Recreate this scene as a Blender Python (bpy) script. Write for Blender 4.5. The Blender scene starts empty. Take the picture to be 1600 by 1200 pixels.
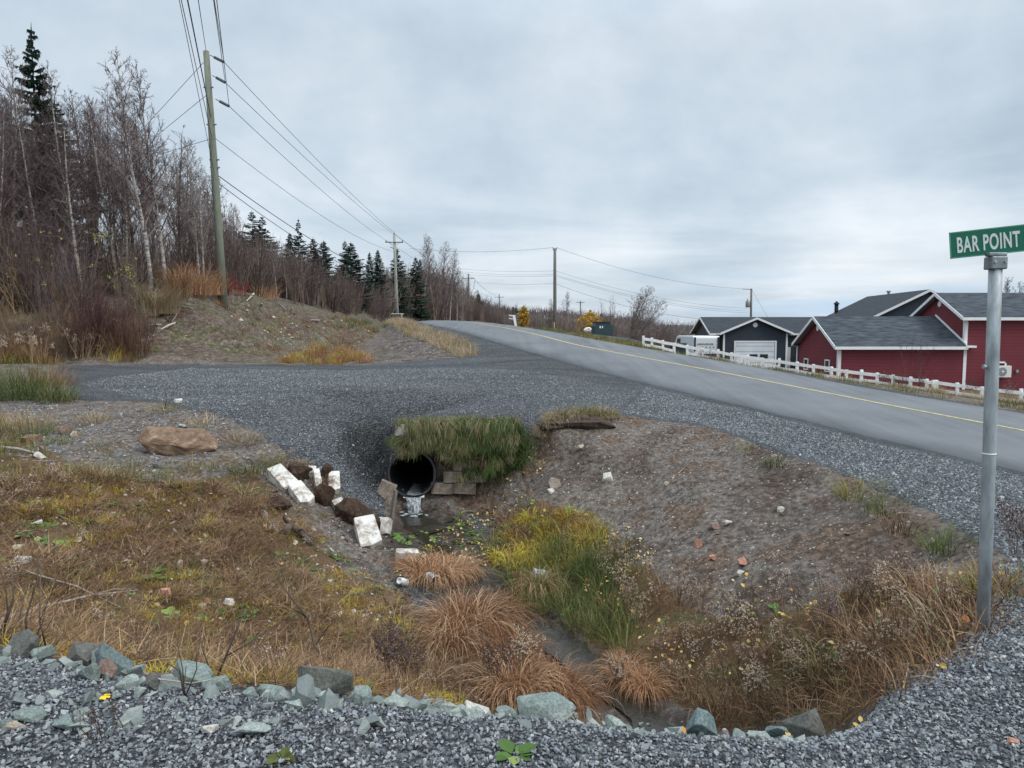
import bpy, math, random
import numpy as np
from mathutils import Vector, Matrix, Euler
from mathutils.geometry import delaunay_2d_cdt

random.seed(7); RS = np.random.RandomState(7)
SC = bpy.context.scene; C = SC.collection
# ------------------------------------------------------------------ camera
FPX = 1155.0; CX, CY = 800.0, 600.0; HZ = 508.0; CAMZ = 1.6
PITCH = math.atan((CY-HZ)/FPX)
cam = bpy.data.cameras.new('camera'); camo = bpy.data.objects.new('camera', cam); C.objects.link(camo)
cam.sensor_fit = 'HORIZONTAL'; cam.sensor_width = 36.0; cam.lens = FPX/1600*36.0
camo.location = (0, 0, CAMZ); camo.rotation_euler = (math.pi/2-PITCH, 0, 0)
cam.clip_start = 0.05; cam.clip_end = 12000
SC.camera = camo
# ------------------------------------------------------------------ render look
SC.view_settings.view_transform = 'Standard'; SC.view_settings.look = 'None'
SC.view_settings.exposure = 0.50; SC.view_settings.gamma = 1.0
try: SC.view_settings.use_curve_mapping = False
except Exception: pass
# ------------------------------------------------------------------ world: overcast sky
w = bpy.data.worlds.new('World'); SC.world = w; w.use_nodes = True
SUN_EL, SUN_AZ = math.radians(48), math.radians(115)      # azimuth clockwise from +Y
def node(nt, t, **kw):
    n = nt.nodes.new(t)
    for k, v in kw.items():
        if k.startswith('in_'):
            key = k[3:]
            key = int(key) if key.isdigit() else key.replace('_', ' ')
            n.inputs[key].default_value = v
        else: setattr(n, k, v)
    return n
def ramp(nt, stops, interp='LINEAR'):
    n = nt.nodes.new('ShaderNodeValToRGB'); cr = n.color_ramp; cr.interpolation = interp
    while len(cr.elements) < len(stops): cr.elements.new(0.5)
    for e, (p, c) in zip(cr.elements, stops):
        e.position = p
        e.color = (c, c, c, 1) if not isinstance(c, (tuple, list)) else (c[0], c[1], c[2], 1)
    return n
def mixc(nt, f, a, b, blend='MIX'):
    n = nt.nodes.new('ShaderNodeMix'); n.data_type = 'RGBA'; n.blend_type = blend
    for key, v in ((0, f), (6, a), (7, b)):
        if isinstance(v, bpy.types.NodeSocket): nt.links.new(v, n.inputs[key])
        elif v is not None:
            n.inputs[key].default_value = (v[0], v[1], v[2], 1) if isinstance(v, (tuple, list)) else v
    return n.outputs[2]
def mth(nt, op, a, b=None, c=None, clamp=False):
    n = nt.nodes.new('ShaderNodeMath'); n.operation = op; n.use_clamp = clamp
    for i, v in enumerate((a, b, c)):
        if v is None: continue
        if isinstance(v, bpy.types.NodeSocket): nt.links.new(v, n.inputs[i])
        else: n.inputs[i].default_value = v
    return n.outputs[0]
def build_world():
    nt = w.node_tree; nt.nodes.clear(); L = nt.links.new
    out = node(nt, 'ShaderNodeOutputWorld')
    sky = node(nt, 'ShaderNodeTexSky'); sky.sky_type = 'NISHITA'; sky.sun_disc = False
    sky.sun_elevation = SUN_EL; sky.sun_rotation = SUN_AZ; sky.altitude = 50
    bs = node(nt, 'ShaderNodeBackground', in_Strength=0.09); L(sky.outputs[0], bs.inputs[0])
    tc = node(nt, 'ShaderNodeTexCoord'); sep = node(nt, 'ShaderNodeSeparateXYZ'); L(tc.outputs['Generated'], sep.inputs[0])
    z = mth(nt, 'MAXIMUM', sep.outputs[2], 0.0)
    den = mth(nt, 'ADD', z, 0.10)
    px = mth(nt, 'DIVIDE', sep.outputs[0], den); py = mth(nt, 'DIVIDE', sep.outputs[1], den)
    cv = node(nt, 'ShaderNodeCombineXYZ'); L(px, cv.inputs[0]); L(py, cv.inputs[1])
    n1 = node(nt, 'ShaderNodeTexNoise', in_Scale=0.55, in_Detail=7.0, in_Roughness=0.55, in_Distortion=0.35); L(cv.outputs[0], n1.inputs[0])
    n2 = node(nt, 'ShaderNodeTexNoise', in_Scale=0.16, in_Detail=3.0, in_Roughness=0.5); L(cv.outputs[0], n2.inputs[0])
    n4 = node(nt, 'ShaderNodeTexNoise', in_Scale=2.6, in_Detail=6.0, in_Roughness=0.6); L(tc.outputs['Generated'], n4.inputs[0])
    f = mth(nt, 'ADD', mth(nt, 'MULTIPLY', n1.outputs[0], 0.42), mth(nt, 'MULTIPLY', n2.outputs[0], 0.28))
    f = mth(nt, 'ADD', f, mth(nt, 'MULTIPLY', n4.outputs[0], 0.30))
    cloud = ramp(nt, [(0.40, (0.335, 0.405, 0.475)), (0.47, (0.43, 0.50, 0.565)), (0.53, (0.53, 0.585, 0.64)), (0.60, (0.655, 0.69, 0.725))]); L(f, cloud.inputs[0])
    # brighter towards the zenith, as an overcast sky is
    up = ramp(nt, [(0.0, 0.93), (0.12, 1.04), (0.35, 1.0), (0.58, 1.6), (1.0, 2.5)]); L(z, up.inputs[0])
    cc = mixc(nt, 1.0, cloud.outputs[0], up.outputs[0], 'MULTIPLY')
    bc = node(nt, 'ShaderNodeBackground', in_Strength=1.0); L(cc, bc.inputs[0])
    # thin bands near the horizon where bluer sky shows between the layers
    mp = node(nt, 'ShaderNodeMapping'); mp.inputs['Scale'].default_value = (1.2, 1.2, 26.0); L(tc.outputs['Generated'], mp.inputs[0])
    n3 = node(nt, 'ShaderNodeTexNoise', in_Scale=1.5, in_Detail=5.0, in_Roughness=0.5); L(mp.outputs[0], n3.inputs[0])
    low = ramp(nt, [(0.0, 1.0), (0.05, 0.75), (0.10, 0.0)]); L(z, low.inputs[0])
    gap = ramp(nt, [(0.42, 0.0), (0.62, 1.0)]); L(n3.outputs[0], gap.inputs[0])
    side = ramp(nt, [(0.05, 0.0), (0.42, 1.0)]); L(sep.outputs[0], side.inputs[0])
    g = mth(nt, 'MULTIPLY', mth(nt, 'MULTIPLY', low.outputs[0], gap.outputs[0]), side.outputs[0])
    band = node(nt, 'ShaderNodeBackground', in_Strength=1.0); band.inputs[0].default_value = (0.36, 0.50, 0.66, 1)
    m2 = node(nt, 'ShaderNodeMixShader'); L(mth(nt, 'MULTIPLY', g, 0.85), m2.inputs[0]); L(bc.outputs[0], m2.inputs[1]); L(band.outputs[0], m2.inputs[2])
    m1 = node(nt, 'ShaderNodeMixShader', in_0=0.08); L(m2.outputs[0], m1.inputs[1]); L(bs.outputs[0], m1.inputs[2])
    L(m1.outputs[0], out.inputs[0])
build_world()
sl = bpy.data.lights.new('sun', 'SUN'); sl.energy = 1.5; sl.angle = math.radians(25); sl.color = (1.0, 0.97, 0.93)
so = bpy.data.objects.new('sun', sl); C.objects.link(so)
sd = Vector((math.sin(SUN_AZ)*math.cos(SUN_EL), math.cos(SUN_AZ)*math.cos(SUN_EL), math.sin(SUN_EL)))
so.rotation_euler = sd.to_track_quat('Z', 'Y').to_euler(); so.location = (0, -5, 30)

# ------------------------------------------------------------------ photo ray helpers
CP, SP = math.cos(PITCH), math.sin(PITCH)
def ray(px, py):
    u = (px-CX)/FPX; v = (CY-py)/FPX
    return Vector((u, CP+v*SP, -SP+v*CP))
def W(px, py, Y):
    d = ray(px, py); t = Y/d.y
    return Vector((d.x*t, Y, CAMZ+d.z*t))
def Zp(px, py, z):
    d = ray(px, py); t = (z-CAMZ)/d.z
    return Vector((d.x*t, d.y*t, z))
# ------------------------------------------------------------------ value noise
_T = np.random.RandomState(3).rand(256, 256)
def vn(x, y, s, o=0):
    x = np.asarray(x, float)/s+o*17.3+1000; y = np.asarray(y, float)/s+o*9.7+1000
    xi = np.floor(x).astype(int); yi = np.floor(y).astype(int); fx = x-xi; fy = y-yi
    fx = fx*fx*(3-2*fx); fy = fy*fy*(3-2*fy)
    a = _T[xi % 256, yi % 256]; b = _T[(xi+1) % 256, yi % 256]; c = _T[xi % 256, (yi+1) % 256]; d = _T[(xi+1) % 256, (yi+1) % 256]
    return (a*(1-fx)+b*fx)*(1-fy)+(c*(1-fx)+d*fx)*fy
def fbm(x, y, s, n=4, o=0):
    r = 0; a = 1.0; t = 0
    for i in range(n):
        r = r+a*vn(x, y, s/(2**i), o+i*3); t += a; a *= 0.5
    return r/t-0.5
# ------------------------------------------------------------------ terrain: survey points joined into a surface
PTS = []; EDG = []
def P(*pts):
    for p in pts: PTS.append(Vector(p))
def LINE(pts):
    i0 = len(PTS)
    for p in pts: PTS.append(Vector(p))
    for i in range(len(pts)-1): EDG.append((i0+i, i0+i+1))
GR = 0.076
def road_plane(px, py):      # plane of the road in its straight, even-graded stretch
    d = ray(px, py)
    n0 = Vector((7.5, 10.8, -0.62)); al = Vector((-0.459, 1, 0)).normalized(); g = 0.069
    # z = n0.z + g*((p-n0).al)
    a = d.z-g*(d.x*al.x+d.y*al.y); b = n0.z-CAMZ-g*(n0.x*al.x+n0.y*al.y)
    t = b/a
    return Vector((d.x*t, d.y*t, CAMZ+d.z*t))
RDIR = Vector((-0.459, 1, GR))
n_a = road_plane(1600, 737)
NEAR = [n_a-RDIR*22, n_a-RDIR*10, n_a, road_plane(1375, 689), road_plane(1206, 644), road_plane(1000, 598),
        W(900, 571, 23.5), W(800, 542.5, 31), W(740, 524.5, 41), W(700, 514, 54), W(655, 505, 72), W(640, 503.3, 95), W(655, 506, 140)]
f_a = road_plane(1555, 638)
FAR = [f_a-RDIR*26, f_a-RDIR*12, f_a, road_plane(1375, 614), road_plane(1187, 574), road_plane(1000, 544),
       W(900, 525.5, 37), W(825, 512.5, 48), W(775, 506, 62), W(735, 502.2, 78), W(700, 500.8, 92), W(668, 500.5, 112), W(680, 504, 150)]
LIP = [(-900, 940, .05), (-300, 985, 0), (0, 1012, 0), (150, 1045, 0), (280, 1062, 0), (400, 1083, 0), (560, 1095, 0), (700, 1105, 0),
       (850, 1112, 0), (1000, 1130, 0), (1100, 1143, 0), (1250, 1137, -.01), (1320, 1122, -.02), (1400, 1092, -.03), (1480, 1058, -.05),
       (1530, 1005, -.07), (1575, 965, -.09), (1600, 930, -.1), (1585, 880, -.16), (1540, 845, -.2), (1450, 795, -.22), (1370, 760, -.2),
       (1300, 732, -.17), (1200, 697, -.12), (1100, 666, -.09), (970, 648, -.03), (830, 656, -.05)]
LIPW = [Zp(*a) for a in LIP]
LINE(LIPW)
WY = 12.2        # headwall face
LINE([(-1.98, WY+.22, -.03), (-1.0, WY+.22, -.02), (0.12, WY+.22, -.03)])
LINE([(-1.98, WY+.10, -1.22), (-1.0, WY+.10, -1.2), (-.5, WY+.1, -1.05), (0.12, WY+.1, -.35)])
LINE([(-4, -8, .0), (-4, 0, .02), (0, 1.2, .02), (4, 0, -.05), (6, -8, -.6)])
P((-14, -8, 0), (-12, 1, .1), (0, -8, 0))
LINE([p+Vector((0, 0, -.02)) for p in NEAR]); LINE([p+Vector((0, 0, -.02)) for p in FAR])
# stream bed, downstream of the culvert, up to under the camera bank
BED = [(-1.75, 11.9, -1.55), (-1.5, 11.2, -1.56), Zp(700, 880, -1.56), Zp(760, 935, -1.6), Zp(830, 985, -1.63), Zp(900, 1035, -1.67), Zp(960, 1085, -1.72), Zp(1010, 1128, -1.76), (1.3, 5.2, -1.78), (1.55, 4.4, -1.8)]
LINE(BED)
P(Zp(600, 860, -1.42), Zp(660, 850, -1.5), Zp(780, 870, -1.52), Zp(600, 960, -1.45), Zp(650, 1040, -1.5), Zp(560, 1060, -1.38), Zp(760, 1050, -1.58))
# left bank
P(Zp(-300, 640, .1), Zp(-200, 700, -.1), Zp(0, 625, -.02), Zp(100, 630, -.05), Zp(0, 700, -.3), Zp(120, 700, -.28), Zp(-100, 850, -.45), Zp(0, 850, -.5), Zp(100, 800, -.45),
  Zp(200, 640, -.05), Zp(300, 650, -.05), Zp(230, 720, -.33), Zp(330, 715, -.35), Zp(200, 800, -.6), Zp(300, 780, -.62), Zp(400, 780, -.8), Zp(350, 860, -.88), Zp(200, 900, -.72),
  Zp(450, 860, -1.08), Zp(520, 850, -1.22), Zp(480, 930, -1.15), Zp(550, 900, -1.33), Zp(100, 950, -.6), Zp(0, 980, -.35), Zp(-150, 970, -.25), Zp(300, 960, -.92), Zp(400, 1000, -1.05), Zp(300, 1040, -.9),
  Zp(200, 1025, -.75), Zp(100, 1008, -.5), Zp(420, 1060, -1.1), Zp(480, 1020, -1.2))
# gravel spill beside the wall
P(Zp(400, 655, -.06), Zp(480, 650, -.04), Zp(530, 650, -.03), Zp(565, 647, -.03), Zp(600, 650, -.04), Zp(420, 700, -.3), Zp(480, 690, -.25), Zp(592, 700, -1.05), Zp(575, 700, -.95), Zp(603, 755, -1.22), Zp(590, 735, -1.22), Zp(585, 775, -1.15),
  Zp(500, 720, -.5), Zp(440, 735, -.6), Zp(540, 770, -.98), Zp(590, 800, -1.25), Zp(500, 790, -.98), Zp(560, 815, -1.25), Zp(605, 832, -1.42), (-2.02, 11.9, -1.3), (-2.1, 12.3, -1.05), (-2.12, 12.62, -.6), (-2.1, 12.75, -.15))
LINE([Zp(552, 752, -.86), Zp(530, 712, -.52), Zp(532, 682, -.26), Zp(548, 660, -.08), Zp(572, 650, -.04), Zp(604, 649, -.04)])
LINE([Zp(566, 752, -1.08), Zp(548, 714, -.86), Zp(549, 688, -.62), Zp(560, 670, -.42), Zp(578, 662, -.38), Zp(602, 661, -.4)])
# right bank
P(Zp(790, 800, -1.42), Zp(850, 880, -1.5), Zp(940, 950, -1.52), Zp(1050, 1050, -1.58), Zp(1140, 1105, -1.5), Zp(870, 720, -.62), Zp(830, 740, -.95), Zp(1000, 740, -.62), Zp(1000, 850, -1.1), Zp(1100, 780, -.62), Zp(1100, 900, -1.1),
  Zp(1200, 830, -.72), Zp(1200, 960, -1.12), Zp(1300, 850, -.6), Zp(1300, 980, -.85), Zp(1400, 870, -.5), Zp(1400, 980, -.55), Zp(1250, 1060, -1.15), Zp(1350, 1050, -.72), Zp(1440, 1010, -.32), Zp(1500, 920, -.3), Zp(900, 690, -.3), Zp(1300, 1095, -.9), Zp(1380, 1078, -.45),
  Zp(740, 790, -1.42), Zp(800, 700, -.5))
# driveway and its far side
FD = [Zp(-200, 578, .35), Zp(0, 575, .3), Zp(100, 572, .22), Zp(300, 570, .17), Zp(450, 570, .15), Zp(500, 570, .15), Zp(560, 570, .15), Zp(700, 567, .16), Zp(745, 557, .3)]
LINE(FD)
P(Zp(500, 610, .06), Zp(800, 610, .08), Zp(300, 600, .08), Zp(900, 640, 0), Zp(1000, 625, -.02))
LINE([W(745, 556, 27.5), W(715, 541, 33), W(685, 524, 42), W(650, 511, 53), W(622, 503.5, 66), W(612, 501.5, 90)])        # lip of the road bank
LINE([W(500, 569, 27.6)+Vector((0, 0, -.25)), W(520, 565, 31)+Vector((0, 0, -.1)), W(545, 553, 37), W(570, 537, 47), W(592, 519, 60), W(600, 506, 75)])   # upstream ditch
P(W(640, 566, 28.5), W(600, 553, 36), W(605, 530, 50))
P(W(420, 560, 29.5), W(430, 520, 36), W(360, 490, 35), W(330, 540, 29), W(480, 520, 42), W(200, 555, 27), W(150, 565, 26), W(0, 566, 25.5), W(-200, 566, 26), W(540, 505, 58))
LINE([W(-500, 500, 24), W(-200, 505, 25.5), W(0, 520, 27), W(120, 510, 28), W(230, 480, 29.5), W(300, 457, 31), W(350, 445, 35), W(440, 473, 41), W(520, 489, 53), W(560, 492, 66), W(600, 493.5, 84), W(640, 497, 105)])
P((-90, 20, 6), (-30, 40, 6.2), (-60, 50, 10), (-24, 55, 5.6), (-100, 100, 17), (-40, 90, 8.5), (-24, 110, 6), (-60, 150, 11), (-30, 170, 6.5), (-100, 250, 15), (-20, 230, 3.8), (-14, 150, 3.2), (0, 300, 1.5), (-150, -40, 8), (-60, -40, 3), (-40, 10, 2))
# beyond the crest and to the right
P(W(740, 507, 120), W(800, 509, 130), W(867, 516, 88), W(820, 513, 62), W(930, 523, 50), W(950, 534, 38), W(985, 528, 56), W(1060, 560, 62), W(880, 517, 130), W(950, 520, 130))
FB = [W(1000, 541, 38), W(1075, 555, 37.6), W(1157, 569, 37), W(1229, 580, 36.3), W(1311, 593, 35), W(1381, 602, 34.2), W(1450, 612, 33.5), W(1525, 622, 32.7), W(1600, 632, 32), W(1700, 645, 31), W(1850, 664, 29.5)]
LINE([p-Vector((0, 0, .03)) for p in FB])
P((30, 45, -2.35), (20, 45, -2.2), (40, 40, -2.6), (17, 46, -2.1), (12, 60, -1.5), (20, 60, -2.5), (22, 80, -3.0), (40, 62, -2.9), (50, 62, -4.5), (45, 90, -4.5), (80, 100, -9), (60, 30, -6), (20, 110, -2.6), (30, 150, -5),
  (100, 200, -15), (60, 250, -9), (300, 300, -24), (10, 200, -1.5), (40, -20, -5), (120, -40, -14))
for X, Y, z in [(-900, -60, 60), (-900, 400, 90), (-500, 1500, 50), (0, 1500, -26), (900, 1500, -34), (900, -60, -34), (0, -60, -2), (-150, 600, 12), (0, 500, -6), (200, 600, -26), (-350, 300, 42), (500, 400, -33)]: P((X, Y, z))
res = delaunay_2d_cdt([Vector((p.x, p.y)) for p in PTS], EDG, [], 0, 1e-4)
rv, _, rf, ov, _, _ = res
zs = np.zeros(len(rv))
P2 = np.array([(p.x, p.y, p.z) for p in PTS])
for i, v in enumerate(rv):
    if ov[i]: zs[i] = P2[ov[i][0], 2]
    else:
        # a crossing of two survey lines: take the nearest known point's height
        zs[i] = P2[np.argmin((P2[:, 0]-v.x)**2+(P2[:, 1]-v.y)**2), 2]
U0, U1 = -math.asinh(850/6), math.asinh(850/6); V0, V1 = math.asinh((-9-8)/8), math.asinh((1450-8)/8)
NU, NV = 1000, 720
UU = np.linspace(U0, U1, NU); VV = np.linspace(V0, V1, NV)
GX = 6*np.sinh(UU); GY = 8+8*np.sinh(VV)
GZ = np.full((NV, NU), np.nan)
for f in rf:
    for k in range(1, len(f)-1):
        a, b, c = f[0], f[k], f[k+1]
        (x1, y1), (x2, y2), (x3, y3) = rv[a], rv[b], rv[c]
        j0, j1 = np.searchsorted(GX, min(x1, x2, x3))-1, np.searchsorted(GX, max(x1, x2, x3))+1
        i0, i1 = np.searchsorted(GY, min(y1, y2, y3))-1, np.searchsorted(GY, max(y1, y2, y3))+1
        j0, i0 = max(j0, 0), max(i0, 0)
        X, Y = np.meshgrid(GX[j0:j1], GY[i0:i1])
        D = (y2-y3)*(x1-x3)+(x3-x2)*(y1-y3)
        if abs(D) < 1e-12 or X.size == 0: continue
        l1 = ((y2-y3)*(X-x3)+(x3-x2)*(Y-y3))/D; l2 = ((y3-y1)*(X-x3)+(x1-x3)*(Y-y3))/D; l3 = 1-l1-l2
        m = (l1 >= -1e-6) & (l2 >= -1e-6) & (l3 >= -1e-6)
        sub = GZ[i0:i1, j0:j1]; sub[m] = (l1*zs[a]+l2*zs[b]+l3*zs[c])[m]
GZ[np.isnan(GZ)] = -5
def blur(A, n=1):
    for _ in range(n):
        B = A.copy(); B[:, 1:-1] = (A[:, :-2]+2*A[:, 1:-1]+A[:, 2:])/4
        A = B.copy(); A[1:-1] = (B[:-2]+2*B[1:-1]+B[2:])/4
    return A
XX, YY = np.meshgrid(GX, GY)
wallzone = (np.abs(XX+0.95) < 1.25) & (np.abs(YY-WY-.15) < .45)
GZ = np.where(wallzone, GZ, blur(GZ, 3))
def inpoly(x, y, poly):
    x = np.asarray(x); y = np.asarray(y); r = np.zeros(x.shape, bool); n = len(poly)
    for i in range(n):
        x1, y1 = poly[i][0], poly[i][1]; x2, y2 = poly[i-1][0], poly[i-1][1]
        if y1 == y2: continue
        cnd = ((y1 > y) != (y2 > y)) & (x < (x2-x1)*(y-y1)/(y2-y1)+x1)
        r ^= cnd
    return r
def bil(A, x, y):
    u = (np.arcsinh(np.asarray(x, float)/6)-U0)/(U1-U0)*(NU-1); v = (np.arcsinh((np.asarray(y, float)-8)/8)-V0)/(V1-V0)*(NV-1)
    u = np.clip(u, 0, NU-1.001); v = np.clip(v, 0, NV-1.001); i = v.astype(int); j = u.astype(int); fu = u-j; fv = v-i
    return (A[i, j]*(1-fu)+A[i, j+1]*fu)*(1-fv)+(A[i+1, j]*(1-fu)+A[i+1, j+1]*fu)*fv
def HIT(px, py, dmax=500):         # where a photo ray meets the ground
    d = ray(px, py); ts = np.geomspace(1.2, dmax, 1500)
    x = d.x*ts; y = d.y*ts; z = CAMZ+d.z*ts; h = bil(GZ, x, y)
    k = np.where(z < h)[0]
    k = k[0] if len(k) else len(ts)-1
    t0 = ts[max(k-1, 0)]; t1 = ts[k]; t = (t0+t1)/2
    for _ in range(14):
        t = (t0+t1)/2
        if CAMZ+d.z*t < float(bil(GZ, d.x*t, d.y*t)): t1 = t
        else: t0 = t
    return Vector((d.x*t, d.y*t, float(bil(GZ, d.x*t, d.y*t))))
def gz(x, y): return float(bil(GZ, x, y))
def ROADMASK(x, y): return inpoly(x, y, [tuple(p[:2]) for p in NEAR]+[tuple(p[:2]) for p in FAR[::-1]])
road_m = ROADMASK(XX, YY)
# zones (material, as they lie on the ground, and shade painted in the washout)
Zg = np.zeros_like(GZ); Zv = np.zeros_like(GZ); Zw = np.zeros_like(GZ); Zh = np.zeros_like(GZ)
def pxpoly(pts, dmax=500): return [tuple(HIT(a, b, dmax)[:2]) for a, b in pts]
lw = [tuple(p[:2]) for p in LIPW]
# gravel: camera pad + shoulder + driveway + road bank top
gp = [(q[0]-(.10 if i > 12 else 0), q[1]+(.15 if i < 14 else .06)) if i < 18 else q for i, q in enumerate(lw)]                                                     # along the lip from far left round to the wall
gp += [(0.1, WY+.2), (-1.98, WY+.2)]
gp += pxpoly([(600, 740), (600, 830), (585, 838), (560, 815), (535, 775), (500, 745), (450, 720), (425, 690), (385, 668), (330, 645), (230, 628), (110, 625), (105, 600), (90, 577)])
gp += [tuple(p[:2]) for p in FD[2:]]+[tuple(W(715, 541, 33)[:2]), tuple(W(685, 524, 42)[:2]), tuple(W(650, 511, 53)[:2]), tuple(W(622, 503.5, 66)[:2]), tuple(W(612, 501.5, 90)[:2])]
gp += [tuple(p[:2]) for p in NEAR[::-1]]+[(30, -12), (-60, -12), (-60, 2)]
Zg[inpoly(XX, YY, gp)] = 1
# verge beyond the road: narrow gravel
dshoulder = [tuple((p+Vector((1.6, .7, 0)))[:2]) for p in FAR]
Zg[inpoly(XX, YY, [tuple(p[:2]) for p in FAR]+dshoulder[::-1])] = 1
Zg[inpoly(XX, YY, [(-1, 60), (8, 40), (12, 46), (3, 90), (-6, 110)])] = .8
# yard by the houses
Zg[inpoly(XX, YY, [(11, 44), (17, 44), (17, 62), (34, 62), (34, 70), (10, 70)])] = .9
# grass / moss cover
Zv[inpoly(XX, YY, pxpoly([(-200, 640), (0, 640), (100, 720), (250, 760), (400, 740), (520, 870), (600, 960), (700, 1000), (850, 1080), (560, 1085), (300, 1050), (0, 1008), (-200, 990)]))] = 1
Zv[inpoly(XX, YY, pxpoly([(760, 800), (900, 790), (1000, 880), (1100, 960), (1290, 930), (1420, 900), (1560, 900), (1580, 950), (1400, 1080), (1250, 1115), (1100, 1120), (960, 1040), (800, 900)]))] = .8
dl = [(-7.7, 20)]+[tuple(W(a, b, c)[:2]) for a, b, c in ((500, 569, 27.6), (520, 565, 31), (545, 553, 37), (570, 537, 47), (592, 519, 60), (600, 506, 75))]+[(-14, 110), (-20, 200)]
Zh[(YY > 27.5) & (XX < np.interp(YY, [q[1] for q in dl], [q[0] for q in dl])) & (Zg < .5)] = 1
Zh[(YY > 24) & (XX < -15) & (Zg < .5)] = 1
vm = (YY > 30) & (XX > 3) & (Zg < .5); Zv[vm] = 1
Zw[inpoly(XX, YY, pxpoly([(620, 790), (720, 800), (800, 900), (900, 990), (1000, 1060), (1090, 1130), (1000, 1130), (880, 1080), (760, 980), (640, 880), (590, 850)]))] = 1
Zw = np.maximum(Zw, .95*inpoly(XX, YY, pxpoly([(540, 655), (600, 652), (612, 700), (606, 770), (560, 750), (530, 700)])))  # washout bowl: damp gravel, with the shade of the hollow painted in too
Zg[inpoly(XX, YY, pxpoly([(600, 880), (650, 870), (700, 930), (680, 960), (620, 940)]))] = .75
Zg[inpoly(XX, YY, pxpoly([(730, 800), (780, 805), (770, 835), (735, 830)]))] = .8
bankface = inpoly(XX, YY, pxpoly([(600, 566), (735, 558), (705, 540), (668, 522), (628, 508), (606, 506), (600, 530), (575, 566)]))
Zg[bankface] = .42
Zg = np.where(road_m, 0, Zg)
Zg, Zv, Zw, Zh = [blur(a, 1) for a in (Zg, Zv, Zw, Zh)]
# relief
near_road = blur(road_m.astype(float), 2)
det = fbm(XX, YY, .9, 4, 1)*.16+fbm(XX, YY, .25, 2, 5)*.07
grav = fbm(XX, YY, 1.6, 3, 2)*.06
far_rel = fbm(XX, YY, 5, 4, 3)*.5*np.clip((YY-30)/30, 0, 1)*(XX < -6)
rel = det*(1-Zg)+grav*Zg+bankface*(.10*np.abs(np.sin((GZ*1.0+fbm(XX, YY, 4, 2, 8)*.8)*13))+fbm(XX, YY, 1.2, 3, 11)*.25)
rel = rel*np.clip(1-near_road*1.5, 0, 1)*(~wallzone)+far_rel*(1-near_road)*(1-Zg)
rel[(YY > 20) & (XX > 0)] *= .3
rel *= 1-.75*Zw
GZ = GZ+rel-.03*(near_road > .02)*(near_road > .5)-.0*road_m
GZ[road_m & (near_road > .95)] -= .05
# ------------------------------------------------------------------ tags, meshes, copies
def tag(o, label=None, cat=None, group=None, kind=None):
    if label: o['label'] = label
    if cat: o['category'] = cat
    if group: o['group'] = group
    if kind: o['kind'] = kind
    return o
def empty(name, loc=(0, 0, 0), rz=0.0, **kw):
    o = bpy.data.objects.new(name, None); o.location = loc; o.rotation_euler = (0, 0, rz); o.empty_display_size = .2
    C.objects.link(o); return tag(o, **kw)
class MB:
    def __init__(s): s.v = []; s.f = []; s.m = []; s.mi = 0
    def add(s, vs, fs):
        n = len(s.v); s.v += [tuple(v) for v in vs]; s.f += [tuple(i+n for i in f) for f in fs]; s.m += [s.mi]*len(fs)
    def box(s, c, d, M=None):
        x, y, z = d[0]/2, d[1]/2, d[2]/2
        vs = [Vector((i*x, j*y, k*z)) for k in (-1, 1) for j in (-1, 1) for i in (-1, 1)]
        c = Vector(c); vs = [(M @ v if M else v)+c for v in vs]
        s.add(vs, [(0, 2, 3, 1), (4, 5, 7, 6), (0, 1, 5, 4), (2, 6, 7, 3), (0, 4, 6, 2), (1, 3, 7, 5)])
    def tube(s, pts, rad, n=6, cap=True):
        pts = [Vector(p) for p in pts]
        if not hasattr(rad, '__len__'): rad = [rad]*len(pts)
        vs = []; k = len(pts); up = None
        for i, p in enumerate(pts):
            t = (pts[min(i+1, k-1)]-pts[max(i-1, 0)])
            if t.length < 1e-9: t = Vector((0, 0, 1))
            t.normalize()
            if up is None: up = Vector((1, 0, 0)) if abs(t.x) < .7 else Vector((0, 1, 0))
            a = t.cross(up).normalized(); b = a.cross(t); up = b
            for j in range(n):
                th = 2*math.pi*j/n; vs.append(p+(a*math.cos(th)+b*math.sin(th))*rad[i])
        fs = [(i*n+j, i*n+(j+1) % n, (i+1)*n+(j+1) % n, (i+1)*n+j) for i in range(k-1) for j in range(n)]
        if cap and n > 2: fs += [tuple(range(n-1, -1, -1)), tuple((k-1)*n+j for j in range(n))]
        s.add(vs, fs)
    def prism(s, outline, d):          # outline: list of 3D points (planar), extruded by vector d
        n = len(outline); o = [Vector(p) for p in outline]; d = Vector(d)
        s.add(o+[p+d for p in o], [tuple(range(n-1, -1, -1)), tuple(range(n, 2*n))]+[(i, (i+1) % n, n+(i+1) % n, n+i) for i in range(n)])
    def build(s, name, mats, parent=None, smooth=False, loc=None, rz=None, link=True, bevel=0):
        me = bpy.data.meshes.new(name); me.from_pydata(s.v, [], s.f)
        mats = mats if isinstance(mats, (list, tuple)) else [mats]
        for m in mats: me.materials.append(m)
        if len(mats) > 1: me.polygons.foreach_set('material_index', s.m)
        if smooth: me.polygons.foreach_set('use_smooth', [True]*len(s.f))
        me.update()
        o = bpy.data.objects.new(name, me)
        if link: C.objects.link(o)
        if parent: o.parent = parent
        if loc is not None: o.location = loc
        if rz is not None: o.rotation_euler = (0, 0, rz)
        if bevel:
            b = o.modifiers.new('bevel', 'BEVEL'); b.width = bevel; b.segments = 2; b.limit_method = 'ANGLE'
        return o
def copy_tree(o, parent=None):
    c = o.copy(); C.objects.link(c); c.parent = parent
    for ch in list(o.children): copy_tree(ch, c)
    return c
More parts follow.
